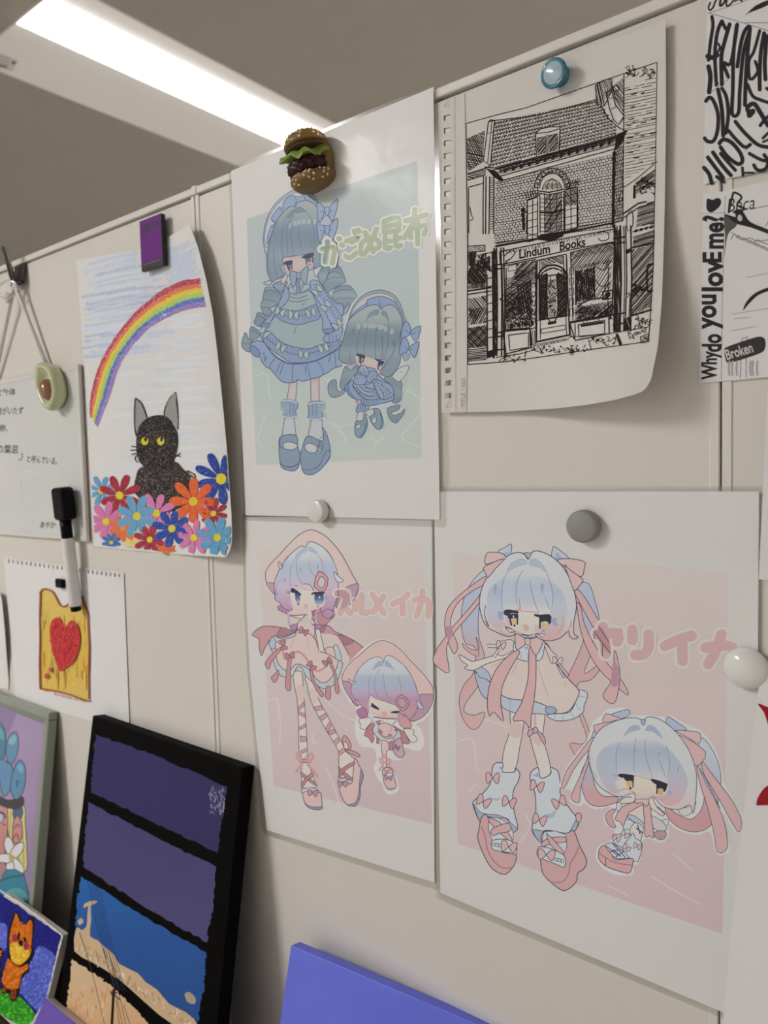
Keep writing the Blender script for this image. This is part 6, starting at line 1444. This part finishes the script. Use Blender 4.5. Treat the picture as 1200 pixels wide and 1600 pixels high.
# pavement
for p in ('300 690 420 672 500 650', '660 590 860 572 1050 540', '450 655 440 690', '755 600 770 655', '900 575 920 625', '950 560 960 600'): pl(s, p, 1.0)
f('888 574 902 572 920 628 908 630', INK, sm=0); scribble(s, 480, 635, 760, 665, 46, 9, .7); scribble(s, 770, 590, 900, 625, 22, 9, .7); scribble(s, 330, 680, 440, 700, 16, 9, .7); scribble(s, 960, 550, 1040, 590, 14, 8, .7)
hatch(s, '500 622 660 592 662 604 500 640', .9, 8, .9)
# pale ruled margin and small caption of the page
s.part('page_rules', label='faint printed margin lines')
s.view(0, 0, 1)
l('726 146 730 400 729 644', .8, 'a79f98', sm=0); l('710 150 712 644', .5, 'b3aaa2', sm=0)
s.text('TITLE / NO.', 727, 637, 9.5, '9b938c', ang=-math.pi/2)
l('694 166 701 156 702 165 694 167', .7, 'a79f98', sm=0); l('696 636 704 624 704 636 696 637', .7, 'a79f98', sm=0)
s.flush()
# ================================================================== crayon cat
s = SH['cat']; f, l = s.fill, s.line; s.gain = 1.42; rc = random.Random(5)
s.lv = 9e-5
s.part('sky_strokes', P_soft, 'pale blue pencil sky')
s.view(100, 320, 4.444)
for k in range(150):
    y = 400+k*4.4+rc.uniform(-16, 16); x0 = 130+rc.uniform(0, 240)+max(0, (y-800)*.02)
    L_ = rc.uniform(150, 420); x1 = min(x0+L_, 850+(y-300)*.12)
    if 500 < x1 < 730 and y < 480: x1 = 500
    sl = -.22+.1*(y-400)/700
    l([(x0, y), ((x0+x1)/2, y+(x1-x0)*.5*sl+rc.uniform(-8, 8)), (x1, y+(x1-x0)*sl)], rc.uniform(2.5, 5.5), rc.choice(['b2bdcf', 'bac4d3', 'c2cad6', 'a4b1c8', 'b6c1d2']))
for k in range(36):
    y = 300+k*8+rc.uniform(-10, 10); x0 = 700+rc.uniform(0, 80)
    l([(x0, y), (x0+80, y-20), (x0+130+k*1.4, y-50)], rc.uniform(2.5, 5), 'b2bdcf')
for k in range(90):
    y = 780+k*12+rc.uniform(-10, 10); x0 = rc.uniform(560 if y < 1050 else 330, 900); x1 = min(x0+rc.uniform(100, 320), 960+(y-700)*.12)
    l([(x0, y), ((x0+x1)/2, y-10), (x1, y-(x1-x0)*.09)], rc.uniform(2.5, 5.5), rc.choice(['c6ccd1', 'c0c8ce', 'ccd0d3']))
s.lv = 1.7e-4; s.lvs = 4e-7
s.part('rainbow', None, 'six-colour crayon rainbow')
OUT = [(185, 1470), (182, 1400), (188, 1330), (240, 1135), (330, 962), (450, 802), (560, 690), (700, 585), (820, 532), (938, 512)]
INN = [(240, 1546), (282, 1450), (332, 1330), (395, 1140), (475, 1005), (600, 875), (740, 795), (860, 752), (940, 740), (990, 735)]
RBW = ['ab2f48', 'cf6a3f', 'd6b92c', '9dbd55', '4867b0', '8a70ad']
so, si = spline(OUT, 6), spline(INN, 6)
si = [a+(b-a)*.87 for a, b in zip(so, si)]
for b in range(6):
    w0 = .02 if b else 0.0
    for k in range(7):
        t = (b+(k+.5)/7)/6
        a0 = int(rc.uniform(0, 3)); a1 = len(so)-int(rc.uniform(0, 2))
        if b == 0: a0 += 0
        P = [(so[i]*(1-t)+si[i]*t) for i in range(a0, a1)]
        l([(p[0]+rc.uniform(-3, 3), p[1]+rc.uniform(-3, 3)) for p in P], 2.2 if b not in (0, 2) else 2.6, RBW[b], sm=0)
s.lv = 2.3e-4; s.lvs = 1e-6
s.part('cat', P_wax, 'black crayon cat with yellow eyes')
s.view(120, 590, 4.615)
BK = '1d1614'
f('470 640 690 600 770 660 820 720 832 800 790 900 700 960 600 970 520 910 430 850 412 800 425 720', '2a211f', sm=3)
s.lv = 2.7e-4
for k in range(120):
    x, y = rc.uniform(430, 800), rc.uniform(660, 930); l([(x, y), (x+rc.uniform(20, 60), y+rc.uniform(10, 40)), (x+rc.uniform(30, 90), y+rc.uniform(40, 90))], rc.uniform(.9, 1.8), rc.choice([BK, '2a201d', '120d0c', '52453f', BK]))
s.lv = 3.4e-4
f('425 150 470 190 505 285 480 330 430 430 415 350 418 230', '8f8b88', sm=3); f('710 108 727 250 730 375 690 315 640 292 640 220 670 150', '8f8b88', sm=3)
for P in ('425 150 470 190 505 285', '422 155 416 250 418 360 430 420', '710 108 670 150 635 230 630 290', '712 110 728 250 728 370'): l(P, 2.4, BK)
for k in range(14): l([(430+k*4, 200+k*9), (424+k*3, 300+k*7)], .8, '6f6b69'); l([(700-k*2, 160+k*8), (716-k*3, 290+k*5)], .8, '6f6b69')
s.lv = 4.1e-4
f('430 430 450 350 510 290 590 270 660 290 720 380 732 470 715 560 690 620 620 665 540 665 460 620 430 540', BK, sm=3)
s.lv = 4.5e-4
for k in range(110):
    a = rc.uniform(0, 6.28); r_ = rc.uniform(.2, .95); x, y = 580+145*r_*math.cos(a), 470+190*r_*math.sin(a); l([(x, y), (x+rc.uniform(-30, 30), y+rc.uniform(-24, 24))], rc.uniform(.6, 1.2), rc.choice(['3a2a24', '4a3830', '2a1f1c', '0e0a09', '5b4a42']), sm=0)
s.lv = 5.2e-4
for cx in (490, 605):
    s.dot(cx, 455, 27, 33, 'c8c02c'); s.dot(cx+6, 445, 11, 17, '1b1812'); l([(cx-26, 440), (cx, 422), (cx+26, 438)], 2.0, BK)
for P in ('430 500 395 496', '428 522 388 524', '426 546 396 556', '715 570 745 545', '720 560 745 570', '430 560 420 590 440 610'): l(P, 1.7, BK)
FL = [5.6e-4]; OUTL = np.array([(119, 407), (260, 372), (296, 350), (322, 437), (340, 555), (351, 665), (361, 807), (361.5, 845), (352, 870), (250, 863), (147, 853), (133, 590)], float)
OUTL = OUTL+(np.array([240, 640])-OUTL)*0.008
s.part('flowers', P_wax, 'bright crayon flowers')
def flower(cx, cy, R, n, c, rot=0.0, core=None, fat=.24, a0=0, a1=6.283):
    FL[0] += 1.6e-5; s.lv = FL[0]; s.lvs = 2e-7
    for k in range(n):
        a = rot+a0+(a1-a0)*k/n; L_ = R*rc.uniform(.88, 1.08)
        ux, uy = math.cos(a), math.sin(a); r0 = R*.2
        P = []
        for t, wd in ((0, .35), (.3, .8), (.62, 1.0), (.9, .75), (1.0, .25)): P.append((cx+ux*(r0+(L_-r0)*t)-uy*R*fat*.66*wd, cy+uy*(r0+(L_-r0)*t)+ux*R*fat*.66*wd))
        for t, wd in ((1.0, .25), (.9, .75), (.62, 1.0), (.3, .8), (0, .35)): P.append((cx+ux*(r0+(L_-r0)*t)+uy*R*fat*.66*wd, cy+uy*(r0+(L_-r0)*t)-ux*R*fat*.66*wd))
        Q = []
        for q in P:
            for _ in range(30):
                if inside(OUTL, *s.px(q)): break
                q = (q[0]+(cx-q[0])*.06, q[1]+(cy-q[1])*.06)
            Q.append(q)
        f(Q, c, sm=2)
    s.lv = FL[0]+1.0e-5
    s.dot(cx, cy, R*.19, R*.2, core or 'dcc22a')
flower(400, 1180, 80, 9, 'ddc08c', .2, fat=.3); flower(640, 1262, 84, 7, 'd8673a', 3.3, core='d8673a', a1=3.3)
flower(176, 816, 120, 8, '5f97bd', .35); flower(307, 850, 150, 8, '9a2136', .38, fat=.28); flower(210, 1038, 140, 8, 'c9719f', .2, fat=.3)
flower(330, 1088, 100, 9, 'd56a3a', .1, core='e0913a', fat=.34); flower(573, 978, 145, 8, 'cb74a4', .3, fat=.28); flower(433, 1000, 150, 8, '5e9bbd', .38, fat=.3)
flower(1040, 730, 200, 9, '1b3a8e', .08, fat=.24); flower(985, 980, 108, 8, '9a2136', .2, fat=.26); flower(840, 893, 168, 8, 'd85a22', .02, fat=.3, core='d9b62a')
flower(248, 1190, 72, 9, '3a66a4', .2, fat=.28); flower(525, 1168, 112, 8, 'a02338', .3, fat=.3); flower(685, 1088, 140, 8, '214296', .22, fat=.3); flower(843, 1155, 130, 8, 'c9719f', .2, fat=.27); flower(1012, 1153, 145, 8, '5795bb', .25, fat=.32)
s.lv = None; s.flush()
# ================================================================== toast, board writing, lettering, painted pictures
s = SH['toast']; f, l = s.fill, s.line; s.gain = 1.42; rt = random.Random(9)
s.part('toast', P_marker, 'yellow toast slice with brown crust line')
s.view(0, 850, 5.333)
f('332 410 365 376 440 402 470 452 500 508 530 520 580 500 620 460 680 440 710 530 735 600 742 850 738 1290 600 1262 450 1222 335 1205 328 800', 'd9b25a', sm=2, grad=[(400, 'd8b766'), (700, 'd9b157'), (1000, 'd8ad4e'), (1290, 'd9b662')])
for k in range(60):
    x = rt.uniform(345, 720); y = rt.uniform(560, 1100); l([(x, y), (x+rt.uniform(-6, 6), y+rt.uniform(60, 140))], rt.uniform(.8, 2), rt.choice(['d3a648', 'dcbc6a', 'd0a044']))
CR = '7c3a2c'
for P in ('330 412 345 388 372 374 410 385 440 402 468 450 500 508 530 522 556 510 582 484', '682 436 700 500 730 580 735 700 742 850 738 1060 740 1290', '335 410 330 600 332 800 328 1000 333 1206', '335 1206 450 1224 520 1240 600 1264 700 1300 748 1308'):
    l(P, 2.1, CR); l([(x+rt.uniform(-4, 4), y+rt.uniform(-4, 4)) for x, y in zip(*[iter([float(v) for v in P.split()])]*2)], 1.2, 'a5552f')
for k in range(9): x = 450+k*30; l([(x, 1235+k*8), (x+10, 1262+k*7)], 1.4, rt.choice(['c9743a', 'd9a03c']))
s.part('heart', P_wax, 'red crayon heart')
f('540 708 510 640 480 612 440 630 416 690 420 800 445 920 480 1020 510 1062 560 1022 610 990 650 900 666 820 660 720 630 660 595 636 560 670', 'b82429', sm=3)
for k in range(50):
    x, y = rt.uniform(430, 640), rt.uniform(660, 940); l([(x, y), (x+rt.uniform(-25, 25), y+rt.uniform(10, 40))], rt.uniform(1, 2), rt.choice(['c93a34', 'a81f26', 'bd2a2c']))
s.dot(418, 1048, 12, 22, 'b5453a'); s.dot(385, 1100, 16, 22, 'b5453a')
s.flush()
# ---- whiteboard handwriting
s = SH['board']; s.gain = 1.42
s.part('handwriting', label='small black Japanese handwriting')
s.view(0, 560, 5.333)
BKI = '35322f'
s.text('に文外体', -95, 312, 64, BKI, ang=-.05, shear=.1, bold=.012, sx=.88); s.text('刻信がいたず', -75, 466, 68, BKI, ang=-.02, shear=.1, bold=.012, sx=.66)
s.text('通称、', -60, 606, 66, BKI, ang=.0, shear=.1, bold=.012, sx=.8); s.text('の葉忌', -30, 782, 76, BKI, ang=.03, shear=.05, bold=.012, sx=.80); s.line('185 790 182 835 155 848', 1.3, BKI)
s.text('と呼んでいる。', 215, 858, 66, BKI, ang=.09, shear=.1, bold=.012, sx=.62); s.text('あやか', 328, 1408, 62, BKI, ang=.03, shear=.1, bold=.012, sx=.72)
for P in ('180 720 300 690 450 650', '165 1020 190 960 250 930 330 980 400 1100', '180 1050 190 1300 230 1420 280 1350 300 1200'): s.line(P, 2.6, 'b9bcbc')
s.flush()
# ---- bold lettering, upper sheet
s = SH['letters']; s.gain = 1.45; s.lw = 0.92; l = s.line; f = s.fill
s.part('lettering', label='bold black brush lettering')
BL = '2c2a2e'
s.view(1040, 0, 5)
for P, w_ in (('350 20 335 55 345 80 370 60 385 20 400 -10', 3.2), ('430 -5 425 45 450 30 470 -5', 4), ('480 -5 475 45 510 30 530 0', 3), ('540 10 570 -5 600 10', 3), ('330 100 560 165 800 240', .9), ('345 100 560 30 640 0', .8), ('620 178 800 178', .9)): l(P, w_, BL)
f('570 165 640 100 700 45 800 0 830 0 830 20 760 60 680 90 620 120', BL, sm=2)
for P, w_ in (('362 130 370 200 350 330 335 470', 6), ('330 440 370 450 400 430', 9), ('440 165 405 250 385 420 395 640', 6.4), ('440 165 475 230 500 190', 6.4), ('500 190 460 330 435 450 440 660', 7), ('410 340 425 370 405 410', 4), ('560 190 540 330 505 500 450 490 490 600', 6.4), ('395 665 402 650', 6), ('335 520 350 600 340 720', 8),
              ('555 200 530 420 525 700 520 890 570 880 580 700 610 400 660 220 625 230 590 330 560 520', 6.6), ('660 220 640 420 625 640 620 820', 7), ('735 240 690 400 650 480 660 620 720 560 700 480', 5.6), ('770 260 745 400 735 560 735 700', 7), ('790 280 775 480 780 620', 7), ('640 660 680 750 740 780 800 800 830 800', 6), ('790 690 830 720', 6),
              ('315 790 345 760 380 800 410 900 405 1020 375 1100 330 1105 305 1080', 6.6), ('410 700 440 860 450 1060', 7), ('440 690 475 760 490 900 470 1040', 6.4), ('650 880 640 840 690 810 740 880 800 980', 8), ('655 900 680 870', 10), ('740 980 780 930 830 890', 6), ('545 950 620 1040 720 1130 800 1150', 6.6), ('490 1020 560 1100 620 1150 660 1130', 6.4), ('760 1080 800 1040', 5), ('760 1110 830 1080', 4),
              ('420 1120 450 1090 510 1110 580 1190 600 1260 560 1280 480 1220 430 1150', 7), ('330 1230 390 1310 450 1390', 7), ('370 1190 440 1290 510 1370', 7), ('430 1200 490 1270 545 1330', 6), ('300 1310 340 1360 360 1430', 7), ('400 1380 450 1420', 6), ('655 1200 750 1250 830 1260', 6), ('690 1290 720 1330 780 1320 800 1260 770 1210', 6.4), ('600 1310 605 1370', 5), ('620 1350 690 1350', 4), ('620 1180 690 1110', .8), ('360 720 500 610', .8)):
    l(P, w_, BL)
s.flush()
# ---- sideways question
s = SH['why']; s.gain = 1.45; l = s.line; f = s.fill
s.part('lettering', label='sideways hand lettering in black')
s.view(1040, 270, 4.21)
l('392 150 384 400 372 900 366 1358', .8, '6a6668', sm=0); l('240 268 392 262', .6, '6a6668', sm=0)
def sidetext(body, x, y, length, height):
    cu = bpy.data.curves.new('t', 'FONT'); cu.body = body; cu.size = 1; cu.resolution_u = 3; cu.offset = .035
    to = bpy.data.objects.new('t', cu); col.objects.link(to); me = to.evaluated_get(bpy.context.evaluated_depsgraph_get()).to_mesh()
    xs = [v.co.x for v in me.vertices]; ys = [v.co.y for v in me.vertices]; w0, h0 = max(xs)-min(xs), max(ys)-min(ys)
    P = [s.px((x+(min(1, (v.co.y-min(ys))/h0)-1)*-1*0+((max(ys)-v.co.y)/h0-1)*height+height-0, y-(v.co.x-min(xs))/w0*length)) for v in me.vertices]
    s.emit(P, [tuple(p.vertices) for p in me.polygons], [s.col(BL)]*len(P), s.lift())
    bpy.data.objects.remove(to); bpy.data.curves.remove(cu)
for body, x, y, L_, h in (('Why', 234, 1362, 190, 136), ('do', 238, 1180, 120, 132), ('you', 236, 1030, 230, 142), ('lov', 236, 780, 210, 144), ('E', 242, 590, 70, 128), ('me?', 240, 500, 220, 146)): sidetext(body, x, y, L_, h)
f('268 205 275 170 310 178 340 165 365 180 360 215 330 245 300 262 272 245', BL, sm=3)
s.part('drawing', label='pencil drawing with black lettering')
s.text('Beca', 400, 262, 128, BL, ang=-.14, shear=.25, sx=.78); l('415 260 440 150 455 130 500 160 470 210 520 240 450 260', 3.4, BL); l('560 240 674 215 760 190', .9, BL)
f('385 270 450 330 560 360 690 410 800 470 800 450 690 380 560 325 520 270 490 240 450 250 460 290', BL, sm=3); f('385 280 440 320 470 345 420 390 400 450 385 560 392 420', '55524f', sm=3)
f('470 300 480 275 500 280 505 310 485 320', 'b9b4b2', .9, BL); 
for P in ('430 440 450 400 470 420 500 440 560 430 600 450 680 440', '580 470 600 440 640 460 680 470', '660 350 690 300 720 280'): l(P, 1.2, '5a5654')
for k in range(20): l([(430+k*14, 390+k*6+(k % 3)*8), (460+k*14, 410+k*6), (470+k*14, 430+k*6)], 1.4, '8f8a88')
f('510 905 530 850 590 790 690 750 760 745 760 765 690 775 610 805 550 860', BL, sm=3)
for P in ('530 690 680 660 760 650', '440 930 560 910 700 890', '450 960 560 950', '430 1040 600 1010'): l(P, 1.4, 'a9a4a2')
f('388 1170 400 1150 480 1120 600 1082 640 1085 655 1110 650 1160 620 1185 520 1220 430 1245 400 1240', '3b383a', 1.2, BL, sm=2); s.text('Broken', 402, 1232, 96, 'c4bdba', ang=-.3, sx=.66, bold=.02)
l('500 1110 505 1090 540 1080 540 1100', 1.0, BL, sm=0); l('495 1225 492 1350', .9, BL, sm=0); l('530 1215 530 1345', .9, BL, sm=0)
for x in (420, 440, 470, 560, 575, 605): l([(x, 1240), (x-4, 1290), (x, 1330)], 3.0, 'a29d9b')
s.flush()
# ---- red shapes on the lower right sheet
s = SH['red']; s.gain = 1.5; f = s.fill
s.part('red_shapes', label='red painted shapes')
s.view(1080, 1040, 6.15)
f('645 380 655 365 690 380 740 400 840 420 840 760 780 660 735 560 700 450', '8f1c22', sm=2); f('625 1330 640 1270 690 1190 740 1150 840 1100 840 1360 740 1342 640 1345', '8f1c22', sm=2)
s.flush()
# ---- dusk canvas
s = SH['dusk']; s.gain = 1.25; f, l = s.fill, s.line; rd = random.Random(3)
def rough(P, j, n=9):
    out = []
    for a, b in zip(P, P[1:]+P[:1]):
        for k in range(n): out.append((a[0]+(b[0]-a[0])*k/n+(rd.uniform(-j, j) if k else 0), a[1]+(b[1]-a[1])*k/n+(rd.uniform(-j, j) if k else 0)))
    return out
s.view(90, 1100, 3.2)
s.part('sky_band', label='dark indigo band'); f(rough([(190, 152), (500, 262), (845, 412), (830, 520), (800, 745), (480, 592), (165, 442), (175, 300)], 6, 14), '37335d', sm=0)
for k in range(60): x, y = 800+rd.uniform(-40, 32), 470+rd.uniform(-60, 70); l([(x, y), (x+rd.uniform(-12, 12), y+rd.uniform(6, 24))], rd.uniform(1, 2.4), rd.choice(['6f6e8c', '8a89a0', '57557a']))
s.part('sky_band', label='slate purple band'); f(rough([(155, 490), (480, 660), (795, 815), (780, 1000), (745, 1192), (440, 1020), (128, 812), (140, 650)], 6, 14), '494570', sm=0, grad=[(490, '46426c'), (900, '4b4871'), (1192, '524c77')])
s.part('sky_band', label='deep blue band with sandy clouds'); f(rough([(118, 862), (420, 1055), (742, 1240), (735, 1400), (700, 1605), (590, 1605), (300, 1368), (86, 1232), (95, 1000)], 6, 14), '2c5796', sm=0, grad=[(860, '2d64a6'), (1150, '2c5696'), (1600, '2c4f8c')])
CL = 'c9ac88'
f('95 1120 120 1130 145 1110 150 1040 155 1010 130 1020 135 1000 165 985 200 985 185 1000 165 1010 168 1080 162 1160 200 1180 230 1210 280 1250 310 1300 400 1345 440 1390 500 1430 560 1500 640 1540 700 1605 580 1605 430 1485 300 1370 180 1295 84 1236', CL, sm=2)
f('100 1085 120 1070 130 1090 110 1105', CL, sm=2); f('635 1450 660 1440 690 1470 685 1500 650 1490', 'a99a86', sm=2)
for k in range(150):
    t = rd.random(); x = 100+560*t+rd.uniform(-10, 20); y = 1180+410*t+rd.uniform(-5, 45)*(1-.6*t); l([(x, y), (x+rd.uniform(-10, 12), y+rd.uniform(8, 22))], rd.uniform(1, 2.6), rd.choice(['d6c3a6', 'b99a76', 'a98a68', 'e0d2ba', 'c4a27a']))
for k in range(5): l([(150+k*14, 880+k*6), (215+k*16, 1180+k*10), (290+k*12, 1420+k*4)], .7, '26344f')
s.part('sky_band', label='sandy orange band with a utility pole'); f(rough([(73, 1274), (180, 1345), (270, 1410), (360, 1495), (450, 1590), (480, 1640), (30, 1640), (50, 1480)], 6, 14), 'd2b188', sm=0, grad=[(1270, 'd3b793'), (1500, 'd2ae84'), (1640, 'cfa679')])
for k in range(40): x, y = rd.uniform(70, 250), rd.uniform(1400, 1600); l([(x, y), (x+rd.uniform(-8, 8), y+rd.uniform(10, 40))], rd.uniform(1, 3), rd.choice(['dcc2a0', 'c99a68', 'd8b890', 'cf9560']))
l('282 1430 270 1640', 4.2, '15110f', sm=0); l('265 1438 315 1480', 1.6, '15110f', sm=0); l('268 1432 268 1455 300 1440', 1.6, '15110f', sm=0)
for P in ('110 1140 170 1330 245 1640', '230 1220 300 1480 330 1640', '255 1230 320 1500 350 1640', '295 1480 315 1640', '330 1500 375 1640'): l(P, .9, '4a3a2c')
s.flush()
# ---- blue-haired girl behind glass
s = SH['girl']; s.gain = 1.5; f, l = s.fill, s.line; LK = '2a2a38'
s.part('picture', label='glossy illustration of a girl with blue hair')
s.view(0, 1070, 5.333)
f('-20 150 355 300 260 1100 -20 900', '8a7797', sm=0); f('150 220 356 318 300 800 240 1500 0 1500 0 640', '927f9f', sm=0); f('-20 180 140 240 70 400 -20 330', '7c6890', sm=0)
f('60 1010 200 1010 210 1130 230 1500 190 1560 100 1500 70 1250', 'c6bb7a', 1.2, LK, sm=2)
for P in ('90 1050 80 1280', '180 1050 200 1500', '150 1420 180 1560'): l(P, 1.2, '8f8650')
f('110 1020 190 1030 180 1110 120 1140', '3f5a74', .8, LK, sm=2)
f('-20 1000 60 1000 62 1250 40 1400 -20 1500', 'b9817c', 1.2, LK, sm=2)
f('115 1130 150 1090 180 1160 185 1260 150 1320 110 1310 105 1220', 'b9817c', 1.3, LK, sm=3); l('120 1200 150 1160 165 1190', 1.2, LK); l('110 1280 140 1240 155 1290', 1.2, LK)
f('-20 920 60 960 130 950 190 930 200 990 160 1035 80 1030 -20 990', '2d2d33', 1.0, LK, sm=2)
f('-20 320 30 350 50 430 45 560 20 640 -20 660', '2f6f86', 1.3, LK, sm=3); f('60 470 100 400 140 400 155 480 140 590 100 660 65 640 50 560', '4f7f9f', 1.3, LK, sm=3); f('-10 640 60 640 100 680 110 770 80 880 40 930 10 880', '547fa2', 1.3, LK, sm=3); f('110 720 150 635 190 640 215 720 205 850 170 930 130 955 95 900 90 810', '4f7d9d', 1.3, LK, sm=3)
f('70 470 105 420 135 430 130 480 90 500', '6f9fae'); f('-15 360 25 380 30 460 0 440', '4f93a0'); f('140 690 170 660 195 690 180 740', '6a98ae')
l('135 790 150 810 160 800', 1.4, LK); l('145 810 140 855', 1.4, LK); l('60 640 70 660', 1.4, LK)
s.dot(5, 1110, 24, 40, 'a9b3b8', 1.2, LK); l('-10 1060 30 1070 50 1110', 2.2, LK); l('20 1160 50 1170', 1.4, LK)
for a in range(5):
    t = a*2*math.pi/5-1.9; cx, cy = 95+58*math.cos(t), 1445+105*math.sin(t); s.dot(cx, cy, 82, 40, 'cfccca', 1.2, LK, ang=math.atan2(105*math.sin(t), 58*math.cos(t)))
s.dot(92, 1440, 18, 26, 'c2a23e')
f('-20 1560 60 1540 200 1580 230 1900 -20 1900', '3f7f92', 1.0, LK, sm=2); f('-10 1500 40 1480 50 1540 -10 1640', 'a87c84', 1.0, LK, sm=2); f('60 1720 150 1690 220 1740 220 1800 80 1790', '5fa5a2', sm=3); l('-10 1640 100 1600 200 1590', 1.4, LK)
s.flush()
# ---- fox panel (fluffy blobs of coloured material)
s = SH['fox']; s.gain = 1.45; f, l = s.fill, s.line; rf = random.Random(8)
s.part('ground', label='dark blue textured ground')
s.view(0, 1350, 5.4545)
f(rough([(-60, 215), (100, 320), (300, 450), (520, 608), (480, 800), (415, 1100), (300, 1290), (190, 1364), (-60, 1200)], 8, 8), '1a1a6a', sm=0)
def fluff(P, cols, n, r0=6, r1=13):
    A = np.array(s.parse(P) if isinstance(P, str) else [s.px(q) for q in P]); k = 0
    x0, y0, x1, y1 = A[:, 0].min(), A[:, 1].min(), A[:, 0].max(), A[:, 1].max()
    while k < n:
        x, y = rf.uniform(x0, x1), rf.uniform(y0, y1)
        if not inside(A, x, y): continue
        k += 1; s.lv = None if k == 1 else s.lv
        if k == 1: s.lv = s.lift()
        h = rf.uniform(r0, r1)/s.o[2]; a = rf.uniform(0, 3.1)
        X, Y = (x-s.o[0])*s.o[2], (y-s.o[1])*s.o[2]
        l([(X-h*math.cos(a)*s.o[2]*.6, Y-h*math.sin(a)*s.o[2]*.6), (X+h*math.cos(a)*s.o[2]*.6, Y+h*math.sin(a)*s.o[2]*.6)], h*1.1, rf.choice(cols), sm=0)
    s.lv = None; s.layer += 34
fluff('-40 260 500 620 440 900 -40 500', ['1c1c74', '151560', '22227e'], 260)
s.part('cloud', label='periwinkle fluffy cloud')
P = '310 720 350 700 430 740 470 800 440 980 410 1100 340 1230 300 1240 180 1100 160 1040 240 900 290 780'; f(P, '4a55ab', sm=2); fluff(P, ['4f5bb2', '5f6cc0', '4049a0', '6f7bca'], 420)
s.part('cloud', label='periwinkle fluffy cloud')
P = '-40 520 20 500 60 530 60 650 40 740 -40 680'; f(P, '5560b0', sm=2); fluff(P, ['5a66b8', '6a76c6', '4a54a6'], 90)
s.part('grass', label='green fluffy grass')
P = '-40 1080 60 1080 100 1160 150 1120 220 1180 300 1280 250 1364 150 1364 -40 1240'; f(P, '2f8a1f', sm=2); fluff(P, ['3fa52a', '2c7d1c', '55b83a', '226a18'], 300)
s.part('fox', label='orange fluffy fox with black outline')
P = '140 390 175 470 215 510 245 465 290 460 290 600 270 700 295 760 250 850 250 920 190 960 170 1080 140 1165 90 1160 80 1100 30 1110 10 1060 20 960 60 820 75 740 65 640 90 500'
f(P, '120c0a', sm=2)
f('140 425 165 480 210 525 250 485 275 490 275 620 262 700 270 740 240 800 180 860 130 860 100 800 85 700 85 600 110 500', 'b85c12', sm=2); f('70 800 120 860 180 880 230 850 245 880 225 910 180 940 160 1060 60 1060 20 1000 40 900', 'b85c12', sm=2)
fluff('140 425 165 480 210 525 250 485 275 490 275 620 262 700 200 690 120 690 85 680 85 600 110 500', ['c4681a', 'a94f0e', 'd57a24', 'b85c12'], 220); fluff('70 830 120 880 180 900 225 890 180 940 160 1060 60 1060 20 1000 40 900', ['c4681a', 'a94f0e', 'd57a24'], 190)
f('85 690 140 670 200 680 250 740 250 790 190 850 150 850 100 820', 'd8a32a', sm=2); fluff('90 700 140 675 200 690 245 750 190 840 150 840 105 810', ['e0b23a', 'cf9420', 'e8c452', 'd8842a'], 120)
fluff('30 1060 60 1050 40 1105 15 1090', ['7a3a12', '8a4416'], 20); fluff('95 1070 140 1070 135 1150 95 1145', ['7a3a12', '8a4416', '6a3010'], 40)
for cx, cy in ((130, 630), (225, 700)): s.dot(cx, cy, 24, 34, '8f2f45')
for P in ('165 590 160 640', '210 630 220 660', '170 660 190 690'): l(P, 3.4, '120c0a', sm=0)
f('160 650 200 660 190 700 165 690', '120c0a', sm=2)
P = '-40 720 20 720 30 760 0 860 20 900 0 980 -40 960'; f(P, '120c0a', sm=2); fluff('-40 740 10 740 15 770 -10 850 5 900 -40 940', ['c4681a', 'a94f0e', '7a3a12'], 60)
s.part('white_rim', label='rough white edge')
for a, b in (((-40, 195), (300, 420)), ((300, 420), (530, 602)), ((535, 610), (480, 820)), ((480, 820), (412, 1110))):
    for k in range(14):
        t0, t1 = k/14, (k+1)/14; l([(a[0]+(b[0]-a[0])*t0+rf.uniform(-4, 4), a[1]+(b[1]-a[1])*t0+rf.uniform(-4, 4)), (a[0]+(b[0]-a[0])*t1+rf.uniform(-4, 4), a[1]+(b[1]-a[1])*t1+rf.uniform(-4, 4))], rf.uniform(1.2, 2.6), 'c4c0bb', sm=0)
s.flush()
for s_ in SH.values(): s_.flush()
